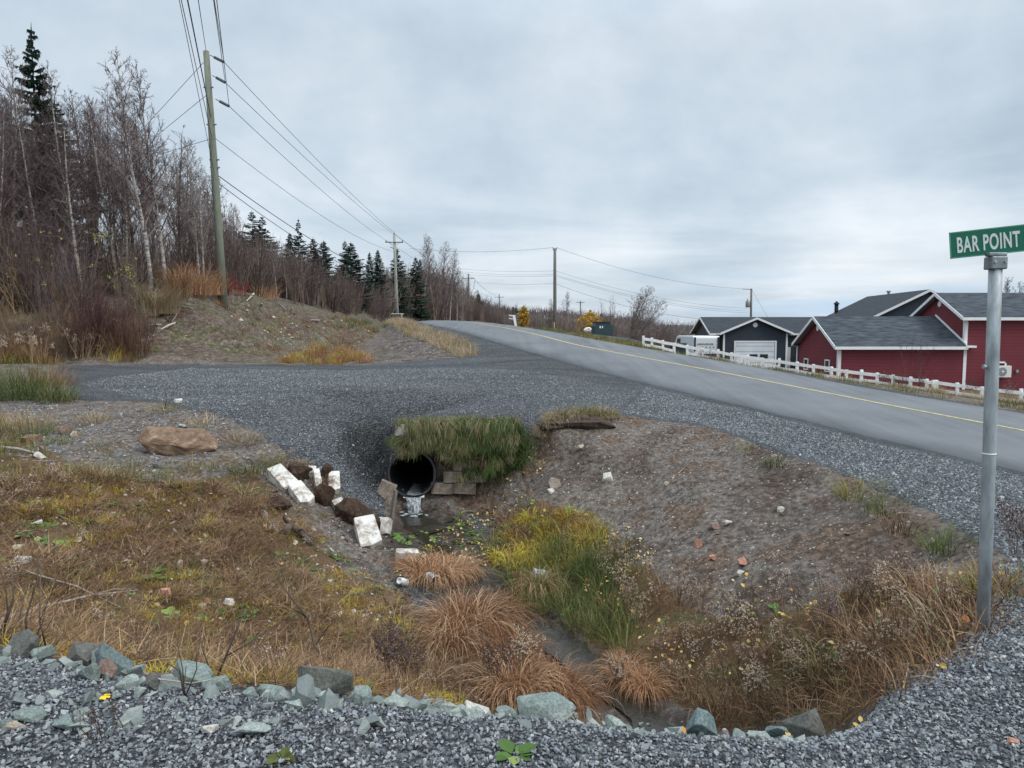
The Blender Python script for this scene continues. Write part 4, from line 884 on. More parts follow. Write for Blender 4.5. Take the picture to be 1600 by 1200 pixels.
p = np.concatenate([sample([(1480, 960), (1560, 960), (1590, 900), (1600, 930), (1520, 1010), (1400, 1092), (1380, 1070)], 30, 36), LEAFP, sample(LG, 12, 37, clump=.4)]); p[:, 2] += .012
scatter('fallen_leaves', p, [leafm(60+i, 1, .045, M['leaf_yellow'], .35) for i in range(4)], lambda r, n: r.uniform(.4, 1.2, n), tilt=.6, label='brown and orange fallen leaves by the signpost and on the left bank', cat='leaves')
# twigs lying about
def twig(seed):
    rs = np.random.RandomState(seed); mb = MB(); p = Vector((-.5, 0, .01)); pts = [p.copy()]
    for i in range(5): p = p+Vector((.2, rs.normal(0, .05), rs.normal(0, .02))); pts.append(p.copy())
    mb.tube(pts, [.012, .011, .01, .008, .006, .003], 4)
    mb.tube([pts[2], pts[2]+Vector((.15, .12, .03))], [.006, .002], 3)
    return mb.build('twig', M['twig'], link=False)
M['twig'] = varied('twig', [(0, (.14, .1, .08)), (.5, (.28, .22, .18)), (1, (.45, .4, .34))], .9, .1)
p = np.concatenate([sample(BANKS, 4, 40), sample(LB, 5, 41), sample(LG, 2.5, 42)]); p[:, 2] += .01
scatter('twigs', p, [twig(i) for i in range(4)], lambda r, n: np.stack([r.uniform(.08, .4, n), r.uniform(.1, .4, n), r.uniform(.15, .4, n)], 1), tilt=.2, label='broken dry twigs and bark bits on both banks', cat='twigs')
# ------------------------------------------------------------------ water
def mat_water():
    m, nt, b = newmat('water', .14, .35); p = pos(nt)
    b.inputs['Base Color'].default_value = (.03, .026, .02, 1)
    n = noise(nt, p, 9, 4, .6, .6); bump(nt, b, n, .5, .02); return m
M['water'] = mat_water()
def mat_foam():
    m, nt, b = newmat('falling_water', .25, .5); p = pos(nt)
    mp = node(nt, 'ShaderNodeMapping'); mp.inputs['Scale'].default_value = (30, 30, 4); nt.links.new(p, mp.inputs[0])
    n = noise(nt, mp.outputs[0], 1.5, 5, .7)
    r = ramp(nt, [(.38, (.10, .115, .12)), (.52, (.28, .31, .33)), (.66, (.75, .78, .8))]); nt.links.new(n, r.inputs[0]); nt.links.new(r.outputs[0], b.inputs['Base Color'])
    bump(nt, b, n, .8, .02); return m
M['foam'] = mat_foam()
mb = MB(); path = [Vector((-1.66, 11.85, -1.47)), Vector((-1.45, 11.1, -1.475))]+[Vector((p[0], p[1], 0)) for p in BED[2:]]
wl = interp_poly(path, 90); vs = []; z = -1.475
for i, q in enumerate(wl):
    d = wl[min(i+1, 89)]-wl[max(i-1, 0)]; s = Vector((d.y, -d.x, 0)).normalized(); t = i/89
    wd = .38 if t < .12 else .12+.04*math.sin(i*.35)+.09*t
    zz = min([gz(q.x+s.x*k, q.y+s.y*k) for k in (-wd, -wd*.5, 0, wd*.5, wd)])+.03
    z = min(z, zz) if t > .1 else -1.475
    q = q+s*.05*math.sin(i*.5)
    for k in (-1, -.5, 0, .5, 1): vs.append((q.x+s.x*wd*k, q.y+s.y*wd*k, z))
mb.add(vs, [(i*5+j, i*5+j+1, (i+1)*5+j+1, (i+1)*5+j) for i in range(89) for j in range(4)])
tag(mb.build('stream', M['water'], smooth=True), kind='structure')
mb = MB(); rs = np.random.RandomState(5)      # the jet from the pipe into the pool
mouth = PIPE_A+Vector((.03, -.03, -PIPE_R+.03))
K = 9; vs = []; N = 16
for i in range(N):
    t = i/(N-1); y = -.16*t**.6; zz = -t*t*.14-.36*t**1.2*.62-.02; ww = .13-.035*t
    for j in range(K):
        u = j/(K-1)*2-1; vs.append(mouth+Vector((u*ww+.04*t+rs.normal(0, .004), y-.035*math.cos(u*1.5)-.012*abs(rs.normal()), zz)))
mb.add(vs, [(i*K+j, i*K+j+1, (i+1)*K+j+1, (i+1)*K+j) for i in range(N-1) for j in range(K-1)])
vs = [mouth+Vector((u*.12, .9*t, .004+.003*math.sin(7*u+9*t)+.02*u*u)) for t in (0, .33, .66, 1) for u in (-1, -.5, 0, .5, 1)]
mb.add(vs, [(i*5+j, i*5+j+1, (i+1)*5+j+1, (i+1)*5+j) for i in range(3) for j in range(4)])
c = Vector((mouth.x+.06, mouth.y-.2, -1.462))
for r_, n_, hh in ((.1, 14, .03), (.2, 18, .012), (.3, 22, .004)):
    ring = [c+Vector((math.cos(a)*r_*1.5*rs.uniform(.8, 1.1), math.sin(a)*r_*.8*rs.uniform(.8, 1.1), hh*rs.uniform(.2, 1.2))) for a in np.linspace(0, 6.28, n_, endpoint=False)]
    for i in range(n_):
        if rs.rand() < .9-r_*1.2:
            a, b2 = ring[i], ring[(i+1) % n_]; mb.add([a, b2, b2*.75+c*.25+Vector((0, 0, .012)), a*.75+c*.25+Vector((0, 0, .012))], [(0, 1, 2, 3)])
tag(mb.build('falling_water', M['foam'], smooth=True), kind='structure')
# ------------------------------------------------------------------ culvert pipe
M['pipe'] = simple('pipe', (.014, .017, .02), .75, .3, 6, .25); M['pipe_rim'] = simple('pipe_rim', (.05, .055, .06), .6, .5, 8, .4)
dr = (PIPE_B-PIPE_A).normalized(); sx = dr.cross(Vector((0, 0, 1))).normalized(); su = sx.cross(dr)
def ringpts(c, r, n=40): return [c+sx*math.cos(a)*r+su*math.sin(a)*r for a in np.linspace(0, 2*math.pi, n, endpoint=False)]
cv = empty('culvert_pipe', PIPE_A-Vector((0, 0, PIPE_R)), label='dark round culvert pipe pouring water out of the grassy headwall', cat='culvert')
mb = MB(); off = -Vector(cv.location); n = 40; prof = [(0, PIPE_R)]
s = 0; vs = []
rings = []
for i in range(60):
    s = i/59*2.6; rings.append((s, PIPE_R+(.012*math.cos(i*2.1) if i > 1 else .02)))
for s, r in rings: vs += [p+off for p in ringpts(PIPE_A+dr*s, r, n)]
fs = [(i*n+j, i*n+(j+1) % n, (i+1)*n+(j+1) % n, (i+1)*n+j) for i in range(59) for j in range(n)]
mb.add(vs, fs); e = ringpts(PIPE_A+dr*2.6, PIPE_R+.01, n); mb.add([p+off for p in e], [tuple(range(n))])
vs = []                          # inner skin
for s, r in rings: vs += [p+off for p in ringpts(PIPE_A+dr*(s+.001), r-.022, n)]
mb.add(vs, [(i*n+j, (i+1)*n+j, (i+1)*n+(j+1) % n, i*n+(j+1) % n) for i in range(59) for j in range(n)])
mb.build('barrel', M['pipe'], cv, True)
mb = MB(); a, b2, c3, d3 = ringpts(PIPE_A, PIPE_R+.016, n), ringpts(PIPE_A, PIPE_R-.023, n), ringpts(PIPE_A+dr*.03, PIPE_R+.016, n), ringpts(PIPE_A-dr*.012, PIPE_R, n)
mb.add([p+off for p in a+d3+b2+c3], [(j, (j+1) % n, n+(j+1) % n, n+j) for j in range(n)]+[(n+j, n+(j+1) % n, 2*n+(j+1) % n, 2*n+j) for j in range(n)]+[(3*n+j, 3*n+(j+1) % n, (j+1) % n, j) for j in range(n)])
mb.build('rim', M['pipe_rim'], cv, True)
# ------------------------------------------------------------------ headwall of pale blocks
def mat_block():
    m, nt, b = newmat('block', .92, .2); p = pos(nt)
    n = noise(nt, p, 7, 7, .7, .4); n2 = noise(nt, p, 40, 5, .8)
    r = ramp(nt, [(.34, (.13, .10, .075)), (.44, (.38, .34, .29)), (.53, (.58, .56, .52)), (.7, (.68, .67, .64))]); nt.links.new(n, r.inputs[0])
    sp = ramp(nt, [(.34, .35), (.43, 1.0)]); nt.links.new(n2, sp.inputs[0])
    nt.links.new(mixc(nt, 1, r.outputs[0], sp.outputs[0], 'MULTIPLY'), b.inputs['Base Color']); bump(nt, b, n2, .6, .006); return m
M['block'] = mat_block(); M['block_old'] = rockmat('block_old', (.13, .10, .075), (.3, .25, .2), (.45, .41, .36), 6)
hw = empty('headwall', (-.95, WY, -1.25), label='block headwall over the culvert, overgrown with hanging grass', cat='retaining wall')
rs = np.random.RandomState(9); hz = [-.05-.195*i for i in range(6)]
for r_, zt in enumerate(hz):
    x = -1.97+(.2 if r_ % 2 else 0)+(.02 if r_ != 1 else -.16)
    while x < -.32-(.06*r_ if r_ > 1 else 0):
        L = .385; cx, cz = x+L/2, zt-.097
        if math.hypot(cx-PIPE_A.x, cz-PIPE_A.z) > PIPE_R+.14 and not (cx < PIPE_A.x+.3 and cz < PIPE_A.z+.42 and r_ > 1):
            b_ = MB(); w2, d2, h2 = L/2-.004, .11, .093
            b_.prism([(-w2, -d2*.7, -h2), (-w2*.75, -d2, -h2), (w2*.75, -d2, -h2), (w2, -d2*.7, -h2), (w2*.8, d2, -h2), (-w2*.8, d2, -h2)], (0, 0, 2*h2))
            o = b_.build('block', M['block'] if (r_ < 2 and x < -1.5) else M['block_old'], hw, bevel=.008)
            o.location = (cx-hw.location.x+rs.normal(0, .01), rs.normal(.06, .012), cz-hw.location.z); o.rotation_euler = (rs.normal(0, .05), rs.normal(0, .05), rs.normal(0, .08))
        x += L
# fallen blocks: one thing each
def block(px, py, wpx, lpx, hpx, rot, label, mat='block', dz=0, name='fallen_block'):
    b = HIT(px, py); k = b.y/FPX*1.12; wd, ln, ht = wpx*k, lpx*k, hpx*k*1.1
    ROCKN[0] += 1; rs = np.random.RandomState(ROCKN[0]); pp = [(x+rs.normal(0, .05), y+rs.normal(0, .04), z) for z in (-1, 1) for x, y in ((-1, -1), (-.1, -1.12), (1, -.85), (.9, 1), (-.9, .95))]+[(rs.uniform(-.6, .6), 1.02, .3), (.98, rs.uniform(-.5, .5), .2)]
    o = hull(ROCKN[0]+400, 0, (wd, ln, ht), M[mat], name, .05, True, pp); o.location = (b.x, b.y, b.z+ht*.35+dz); o.rotation_euler = rot
    return tag(o, label, 'block', 'fallen white wall blocks')
R = math.radians
block(442, 757, 26, 50, 15, (R(28), R(-8), R(48)), 'upper left fallen white block, nearest the grass')
block(470, 780, 24, 44, 15, (R(28), R(-6), R(42)), 'fallen white block end to end with the upper left one')
block(496, 757, 9, 34, 14, (R(34), R(0), R(22)), 'narrow white block stuck between brown clods')
block(487, 743, 12, 16, 12, (R(30), R(12), R(20)), 'small broken white block piece at the top of the pile')
block(521, 762, 17, 36, 15, (R(36), R(10), R(20)), 'fallen white block furthest right in the upper pile')
block(530, 795, 18, 18, 12, (R(20), R(-10), R(35)), 'small white block piece between the two piles')
block(574, 848, 32, 52, 22, (R(38), R(-4), R(22)), 'largest fallen white block, standing alone by the stream', dz=.03)
block(596, 830, 26, 24, 18, (R(64), R(2), R(-8)), 'white block behind the largest fallen one')
block(636, 874, 33, 16, 14, (R(6), R(3), R(8)), 'pale block lying flat left of the sedge')
block(603, 777, 24, 10, 24, (R(0), R(24), R(8)), 'tan block piece poking from the gravel left of the pipe', 'block_old')
# plank holding the spill back
M['old_wood'] = simple('old_wood', (.16, .135, .11), .9, .35, 5, .15, .4, stretch=(2, 2, 14))
b = HIT(614, 826); m = MB(); m.box((0, 0, 0), (.035, .26, .62)); o = m.build('plank', M['old_wood']); o.location = (b.x-.02, b.y+.12, b.z+.24); o.rotation_euler = (R(-8), R(10), R(14)); tag(o, 'weathered upright plank edge beside the falling water', 'plank')
M['clod'] = rockmat('clod', (.025, .015, .01), (.06, .037, .025), (.11, .068, .045), 16)
for px, py, wd, ht, lab in ((466, 742, 46, 26, 'brown peat clod above the upper white blocks'), (500, 775, 34, 30, 'brown peat clod in the middle of the white blocks'), (512, 742, 22, 24, 'small dark clod left of the rightmost upper white block'), (548, 806, 54, 34, 'reddish-brown peat clod above the largest white block'), (575, 822, 34, 26, 'dark clod touching the largest white block'), (432, 790, 40, 14, 'flat dark clod below the upper left white block')):
    o = rock(px, py, wd, ht, 'clod', lab, 'peat_clod', .8, (.3, .3), 18, .34, cat='clod', group='brown peat clods among the fallen blocks', sink=.3)
for i, (px, py) in enumerate([(466, 738), (505, 765), (545, 800), (570, 815)]):
    b = HIT(px, py); o = tuft(1300+i, 200, .16, .16, 1.2, 1.4, .0025, M['g_thatch'], 4); o.name = 'dead_tuft'; C.objects.link(o); o.location = b+Vector((0, 0, .12))
    tag(o, ['dead grass on the top clod of the fallen blocks', 'dead grass on the clod between the white blocks', 'dead grass on the reddish-brown clod', 'dead grass behind the largest white block'][i], 'grass tuft')
# turf overhang
M['turf'] = rockmat('turf', (.03, .02, .015), (.065, .045, .033), (.12, .09, .06), 12)
rock(912, 664, 104, 17, 'turf', 'strip of dark overhanging turf at the top of the right bank', 'turf_overhang', .4, (0, 0), 24, .5, 0, cat='turf', sink=.2)
rock(866, 668, 40, 16, 'turf', 'short piece of hanging turf at the left of the overhang', 'turf_overhang', .6, (0, 0), 16, .3, 0, cat='turf', sink=.2)
rock(630, 935, 10, 4, 'turf', 'bit of dark bark in the streambed by the white bottle', 'bark', .6, cat='bark')
# hanging grass over the wall
def hang(seed, n, h, mat):
    rs = np.random.RandomState(seed); mb = MB()
    for i in range(n):
        p = Vector((rs.normal(0, .05), rs.uniform(-.01, .03), rs.normal(0, .03))); L = h*rs.uniform(.5, 1.25); ang = rs.uniform(.2, .9); dx = rs.normal(0, .25); vs = []; S = 6
        d = Vector((dx, -1, 0)).normalized(); side = Vector((1, dx, 0)).normalized(); wd = .0032
        for k in range(S+1):
            ww = wd*(1-k/S*.8); vs += [p-side*ww, p+side*ww]
            a = ang+min(2.9, (k/S)**.7*(2.8-ang)); p = p+(d*math.sin(a)*.8+Vector((0, 0, math.cos(a))))*L/S
        mb.add(vs, [(2*k, 2*k+1, 2*k+3, 2*k+2) for k in range(S)])
    return mb.build('hang', mat, link=False)
M['g_hang'] = varied('g_hang', [(0, (.04, .07, .022)), (.35, (.09, .125, .035)), (.65, (.17, .18, .07)), (.85, (.3, .27, .15)), (1, (.4, .33, .2))], .8, .25, trans=.2)
M['g_hang_deep'] = varied('g_hang_deep', [(0, (.028, .06, .02)), (.5, (.065, .12, .03)), (.85, (.12, .17, .05)), (1, (.26, .25, .12))], .8, .25, trans=.2)
rs = np.random.RandomState(3); pl = []; pd = []
for i in range(520):
    x = rs.uniform(-1.93, .02); zz = rs.uniform(-.42, -.02) if rs.rand() < .55 else rs.uniform(-1.05, -.02)
    if zz < -.50-.12*rs.rand() and x < PIPE_A.x+PIPE_R+.08: continue
    if zz < -1.14+.9*max(0, (x+.5)/.7)+rs.normal(0, .06): continue
    if zz < -.68 and x < -.92+.25*rs.rand(): continue
    if x < -1.75 and zz > -.33 and rs.rand() < .75: continue
    if x < -1.55+.12*rs.rand()-.0 and zz > -.2 and rs.rand() < .5: continue
    if zz < -.34-.55*vn(x, 0, .18, 3)-.45*(x > -1.1) and rs.rand() < .5: continue
    (pd if x > -.95+.3*rs.rand() and rs.rand() < .8 else pl).append((x, WY-.09+rs.uniform(-.04, .03)+.02*zz, zz))
def hangscat(name, pts, mat, lab, seed):
    pts = np.array(pts); n = len(pts); r2 = np.random.RandomState(seed)
    scatter(name, pts, [hang(i+seed, 46, .34, mat) for i in range(5)]+[hang(i+seed+50, 16, .36, M['g_straw']) for i in range(1)]+[hang(i+seed+60, 26, .3, M['g_thatch']) for i in range(1)], lambda r, n: r.uniform(.45, 1.25, n), rot=np.stack([r2.normal(0, .14, n), r2.normal(0, .22, n), r2.normal(0, .5, n)], 1), label=lab, cat='grass')
hangscat('hanging_grass', pl, M['g_hang'], 'olive and straw grass hanging over the culvert mouth', 1)
hangscat('hanging_grass', pd, M['g_hang_deep'], 'deep green grass hanging down the right part of the headwall', 2)
x = np.random.RandomState(4).uniform(-1.9, .12, 90); yy = WY+np.random.RandomState(5).uniform(-.02, .22, 90)
scatter('wall_top_grass', np.stack([x, yy, np.full(90, -.05)], 1), T(4, n=34, h=.2, spread=.06, lean=.8, droop=.9, wd=.003, mat=M['g_olive']), lambda r, n: r.uniform(.3, 1.25, n), label='short grass along the top of the headwall', cat='grass')
x = np.random.RandomState(6).uniform(-.2, .28, 110); yy = WY+np.random.RandomState(8).uniform(-.12, .3, 110)
scatter('wall_side_grass', np.stack([x, yy, bil(GZ, x, yy)], 1), T(4, n=34, h=.26, spread=.08, lean=.8, droop=.9, wd=.004, mat=M['g_hang_deep']), lambda r, n: r.uniform(.5, 1.2, n), label='green grass at the right end of the headwall', cat='grass')
# ------------------------------------------------------------------ litter
M['plastic_white'] = simple('plastic_white', (.62, .63, .62), .35, .1, 12, .5)
M['plastic_clear'] = simple('plastic_clear', (.42, .46, .45), .25, .25, 14, .6)
def lathe(prof, n=20):
    m = MB(); vs = [(math.cos(a)*r, math.sin(a)*r, z) for r, z in prof for a in np.linspace(0, 6.283, n, endpoint=False)]
    m.add(vs, [(i*n+j, i*n+(j+1) % n, (i+1)*n+(j+1) % n, (i+1)*n+j) for i in range(len(prof)-1) for j in range(n)]); return m
b = HIT(630, 916); o = empty('plastic_bottle', b+Vector((0, 0, .05)), R(-40), label='small white plastic bottle lying in the streambed', cat='bottle'); o.rotation_euler = (R(62), 0, R(-28))
lathe([(0, -.07), (.04, -.07), (.046, -.06), (.046, .03), (.034, .055), (.034, .06)]).build('body', M['plastic_white'], o, True)
lathe([(.034, .06), (.038, .062), (.038, .085), (.028, .085), (.028, .07), (0, .07)]).build('neck', M['plastic_white'], o, True)
b = HIT(675, 912); o = empty('plastic_tub', b+Vector((0, 0, .06)), label='pale translucent plastic tub lying on its side by the sedge', cat='tub'); o.rotation_euler = (R(96), 0, R(38))
lathe([(0, -.08), (.055, -.08), (.06, -.07), (.068, .08), (.064, .08), (.056, -.065), (0, -.065)]).build('body', M['plastic_clear'], o, True)
lathe([(.066, .07), (.074, .07), (.074, .084), (.062, .084)]).build('rim', M['plastic_white'], o, True)
o = rock(842, 902, 26, 18, 'plastic_clear', 'crumpled pale plastic bag caught in the green grass', 'plastic_bag', .8, (.2, .3), 22, .4, cat='bag')
# driftwood, dead saplings, dry weeds
M['bark'] = simple('bark', (.10, .08, .065), .95, .45, 14, .1, .5)
M['bark_pale'] = simple('bark_pale', (.34, .30, .26), .9, .4, 14, .1, .5)
def branch(name, pxs, rads, mat, label, cat, lift=.03, kids=()):
    pts = [HIT(x, y)+Vector((0, 0, l)) for (x, y, l) in pxs]; o = empty(name, pts[0], label=label, cat=cat)
    c = Vector(pts[0]); m = MB(); m.tube([p-c for p in pts], rads, 7); m.build('stem', M[mat], o, True)
    for k in kids:
        m = MB(); q = [pts[k[0]]-c]+[pts[k[0]]-c+Vector(v) for v in k[1]]; m.tube(q, list(np.linspace(rads[k[0]]*.6, .002, len(q))), 5); m.build('branch', M[mat], o, True)
    return o
branch('dead_root', [(446, 838, .06), (453, 832, .09), (465, 838, .08), (480, 848, .05), (497, 862, .03)], [.06, .055, .04, .03, .012], 'bark', 'thick grey-brown root end sticking out of the left bank', 'root', kids=[(2, [(.1, -.1, .04), (.25, -.25, -.02)]), (1, [(-.05, -.08, .12), (-.02, -.12, .2)])])
branch('fallen_branch', [(0, 979, .04), (60, 962, .06), (140, 940, .05), (215, 927, .03)], [.014, .012, .01, .005], 'bark_pale', 'long pale fallen branch across the left slope', 'branch', kids=[(2, [(.15, .1, .02), (.3, .1, .02)])])
branch('fallen_branch', [(20, 893, .05), (60, 908, .05), (120, 925, .05), (190, 955, .03)], [.01, .009, .007, .004], 'bark_pale', 'thin fallen branch above the long pale one', 'branch')
branch('fallen_branch', [(0, 704, .05), (30, 708, .06), (60, 712, .03)], [.025, .02, .012], 'bark_pale', 'grey stick end at the left border near the dead roots', 'branch')
branch('fallen_branch', [(227, 1072, .06), (252, 1079, .05), (300, 1085, .05), (330, 1079, .05)], [.0045, .004, .0035, .002], 'bark_pale', 'pale twig lying over the wide layered slab', 'branch')
branch('fallen_branch', [(1380, 1080, .05), (1440, 1068, .04), (1330, 1045, .1)][:2]+[(1490, 1072, .02)], [.005, .005, .003], 'bark_pale', 'thin pale twig at the curved gravel edge', 'branch')
def sapling(px, py, pts, label, kids=(), r0=.012, mat='bark', leaves=0):
    b = HIT(px, py); k = b.y/FPX; P_ = [Vector((x*k, random.uniform(-.05, .05) if i else 0, y*k)) for i, (x, y) in enumerate(pts)]
    o = empty('dead_sapling', b, label=label, cat='sapling'); m = MB(); m.tube(P_, list(np.linspace(r0, .0025, len(P_))), 6); m.build('stem', M[mat], o, True)
    for i, q in kids:
        m = MB(); Q = [P_[i]]+[Vector((x*k, random.uniform(-.06, .06), y*k)) for x, y in q]; m.tube(Q, list(np.linspace(r0*.5, .002, len(Q))), 5); m.build('branch', M[mat], o, True)
    if leaves:
        m = leafm(px, leaves, .05, M['leaf_green'], .5); m.name = 'leaves'; C.objects.link(m); m.parent = o; m.location = P_[-1]
    return o
sapling(520, 1062, [(0, 0), (-18, 50), (-25, 62), (-40, 100), (-62, 140), (-80, 165), (-86, 210)], 'crooked dark bare sapling standing in front of the ditch', [(2, [(-8, 85), (5, 98)]), (3, [(-60, 118), (-75, 122)]), (1, [(-6, 30), (-20, 20)])], .011)
sapling(335, 1068, [(0, 0), (15, 40), (40, 90), (54, 125)], 'bare slanting sapling behind the wide green slab', [(1, [(60, 70), (110, 100), (130, 118)]), (0, [(-10, 60), (-20, 115)])], .007)
sapling(2, 995, [(0, 0), (18, 40), (28, 65), (24, 110)], 'dark bare sapling at the left border', [(1, [(10, 70), (8, 130)])], .012)
sapling(45, 1018, [(0, 0), (8, 60), (22, 120), (25, 160)], 'reddish-brown stems rising by the left-end rock', [(0, [(-15, 50), (-5, 120)]), (0, [(20, 45), (35, 90)]), (0, [(30, 40), (52, 80)])], .006)
sapling(75, 1022, [(0, 0), (-2, 60), (-12, 150)], 'thin upright brown stem behind the left cluster of rocks', [(1, [(10, 110), (15, 150)])], .005)
sapling(289, 1090, [(0, 0), (-12, 40), (-25, 60)], 'forked dark weed stem on the near gravel beside the layered slab', [(0, [(0, 50), (-5, 130)]), (0, [(18, 45), (30, 90)]), (0, [(8, 30), (10, 60)])], .006)
def grow(name, px, py, o, label, cat, s=1.0, dz=0):
    b = HIT(px, py); o.name = name; C.objects.link(o); o.location = b+Vector((0, 0, dz)); o.scale = (s, s, s); return tag(o, label, cat)
M['seed_dark'] = varied('seed_dark', [(0, (.07, .05, .05)), (.5, (.15, .11, .11)), (1, (.30, .24, .24))], .95, .05)
for i, (px, py, h, s, dark, lab) in enumerate([(612, 1085, .5, 1.0, 1, 'dry dark-brown weed clump left of the flowering pair'), (640, 1085, .48, .9, 1, 'dry dark-brown weed clump right of its twin'),
  (770, 1075, .5, 1, 1, 'dark withered weed at the left of the flat-topped slab'), (812, 1060, .42, .9, 0, 'pale-headed weed behind the flat-topped slab'), (965, 1085, .34, .9, 0, 'pale-headed weed at the stream end'), (1240, 1090, .4, 1, 0, 'pale-headed weed above the tan-grey boulder'),
  (1180, 1110, .34, 1, 0, 'pale-headed weed behind the row of small rocks'), (1300, 1010, .5, 1, 1, 'tall dark withered weed in the brown growth'), (1340, 960, .5, 1, 1, 'tall dark withered weed left of the signpost'), (1400, 940, .45, 1, 1, 'dark withered weed between the bank and the signpost'),
  (163, 1152, .15, 1, 1, 'small twiggy weed on the near gravel at the left'), (1588, 870, .4, 1, 1, 'dark weed at the right of the signpost')]):
    grow('dry_weed', px, py, seedplant(500+i, h, 14 if i != 10 else 6, .007, 9 if i != 10 else 6, heads=(i != 10), hm=M['seed_dark'] if dark else M['seed']), lab, 'weed')
grow('rhubarb_leaf', 803, 1183, leafm(5, 9, .085, M['leaf_green'], .35), 'bright green broad-leaved plant on the near gravel', 'plant')
grow('low_weed', 440, 1190, leafm(6, 9, .05, M['g_olive'], .5), 'low olive weed at the bottom edge of the near gravel', 'plant')
for i, (px, py, s) in enumerate([(238, 905, 1.1), (245, 895, .9), (115, 900, .9), (390, 965, 1.0), (175, 975, .8), (265, 1022, .9), (330, 990, .8), (460, 965, .8)]):
    grow('leafy_plant', px, py, leafm(90+i, 8, .09, M['leaf_green'], .5), ['leafy green plant on the upper left slope', 'leafy green plant just behind the upper left one', 'leafy green plant near the white stones at the left', 'leafy green plant right of the white stone on the brown grass', 'leafy green plant behind the left cluster of rocks', 'upright green plant behind the wide slab', 'green plant between the bare saplings', 'green plant left of the crooked sapling'][i], 'plant', s)
o = leafm(77, 9, .018, None, .2); o.data.materials.clear(); M['flower'] = simple('flower', (.75, .5, .02), .6, .1); o.data.materials.append(M['flower']); grow('flower', 163, 1097, o, 'single yellow flower on the near gravel', 'flower', 1.4, .02)
b = HIT(270, 655); 
sap = sapling(258, 640, [(0, 0), (4, 18), (0, 34)], 'thin sapling with a few olive leaves at the edge of the driveway', [(0, [(14, 20), (22, 38)])], .008, leaves=9)
# ------------------------------------------------------------------ street sign
M['galv'] = simple('galv', (.30, .335, .35), .6, .38, 16, .5, .3, .4, stretch=(1, 1, .3)); M['galv_dark'] = simple('galv_dark', (.22, .25, .26), .5, .3, 14, .5, .2, .6)
M['sign_green'] = simple('sign_green', (.0, .125, .072), .45, .06, 3, .4); M['sign_white'] = simple('sign_white', (.62, .66, .64), .5, .05, 10, .4)
B = Zp(1537, 968, -.1); TOP = W(1556, 404, B.y-.02)
ss = empty('street_sign', B, label='green street name sign on a galvanised post at the right', cat='street sign')
m = MB(); up = (TOP-B); m.tube([Vector((0, 0, -.3)), up*.25, up*.5, up*.75, up], .034, 24); m.build('post', M['galv'], ss, True)
m = MB(); m.tube([up*.468, up*.473], .0352, 24); m.build('band', M['sign_white'], ss, True)
m = MB(); m.box(up+Vector((0, 0, -.025)), (.086, .08, .07)); m.box(up+Vector((0, 0, .022)), (.10, .045, .022)); br = m.build('bracket', M['galv_dark'], ss, bevel=.006)
for sx_ in (-.028, .028):
    m = MB(); m.tube([up+Vector((sx_, -.038, -.02)), up+Vector((sx_, -.047, -.02))], .008, 8); q = m.build('bolt', M['galv'], br)
m = MB(); m.tube([up*.71+Vector((-.042, -.01, 0)), up*.71+Vector((-.058, -.012, 0))], .012, 8); m.build('bolt', M['galv'], ss)
d1 = B.y/FPX; pl = empty('panel_axis'); bpy.data.objects.remove(pl)
PLW, PLH = .58, .148
m = MB(); m.box((0, 0, 0), (PLW, .004, PLH)); pn = m.build('sign_panel', M['sign_green'], ss, bevel=.0015)
pn.location = up+Vector((.062, -.004, .030+PLH/2)); pn.rotation_euler = (R(0), R(-5.2), R(-16))
m = MB()
for (c_, s_) in (((0, 0, PLH/2-.0035), (PLW, .0052, .006)), ((0, 0, -PLH/2+.0035), (PLW, .0052, .006)), ((-PLW/2+.0035, 0, 0), (.006, .0056, PLH-.02)), ((PLW/2-.0035, 0, 0), (.006, .0056, PLH-.02))): m.box(c_, s_)
M['sign_edge'] = simple('sign_edge', (.10, .28, .2), .5, .1, 10); m.build('edge', M['sign_edge'], pn)
tc = bpy.data.curves.new('lettering', 'FONT'); tc.body = 'BAR POINT RD'; tc.size = .120; tc.extrude = .0006; tc.offset = .0028; tc.align_x = 'LEFT'; tc.space_character = 1.12; tc.space_word = .85
tob = bpy.data.objects.new('lettering', tc); C.objects.link(tob); bpy.context.view_layer.update()
tm = bpy.data.meshes.new_from_object(tob.evaluated_get(bpy.context.evaluated_depsgraph_get())); bpy.data.objects.remove(tob)
tm.materials.clear(); tm.materials.append(M['sign_white']); xs = [v.co.x for v in tm.vertices]; kx = .405/(max(xs)-min(xs))
for v in tm.vertices: v.co = Vector((v.co.x*kx, v.co.y, v.co.z))
tl = bpy.data.objects.new('lettering', tm); C.objects.link(tl); tl.parent = pn; tl.rotation_euler = (R(90), 0, 0); tl.location = (-PLW/2+.034, -.0032, -.043)
# ------------------------------------------------------------------ utility poles and lines
M['pole_green'] = simple('pole_green', (.17, .185, .145), .9, .25, 4, .2, .3, stretch=(6, 6, .6)); M['pole_grey'] = simple('pole_grey', (.15, .145, .135), .9, .25, 4, .2, .3, stretch=(6, 6, .6))
M['pole_pale'] = simple('pole_pale', (.30, .31, .28), .9, .2, 4, .2, .3, stretch=(6, 6, .6)); M['wire'] = simple('wire', (.05, .055, .06), .6, .1); M['insul'] = simple('insul', (.10, .11, .12), .4, .2)
M['steel'] = simple('steel', (.22, .23, .23), .5, .2, 5, .5, 0, .5)
def pole(base, top, r0, r1, mat, label, group='utility poles along the road'):
    o = empty('utility_pole', base, label=label, cat='utility pole', group=group); t = top-base
    m = MB(); m.tube([Vector((0, 0, -.8)), t*.33, t*.66, t], [r0, r0*.67+r1*.33, r0*.33+r1*.67, r1], 14); m.build('shaft', M[mat], o, True)
    return o, t
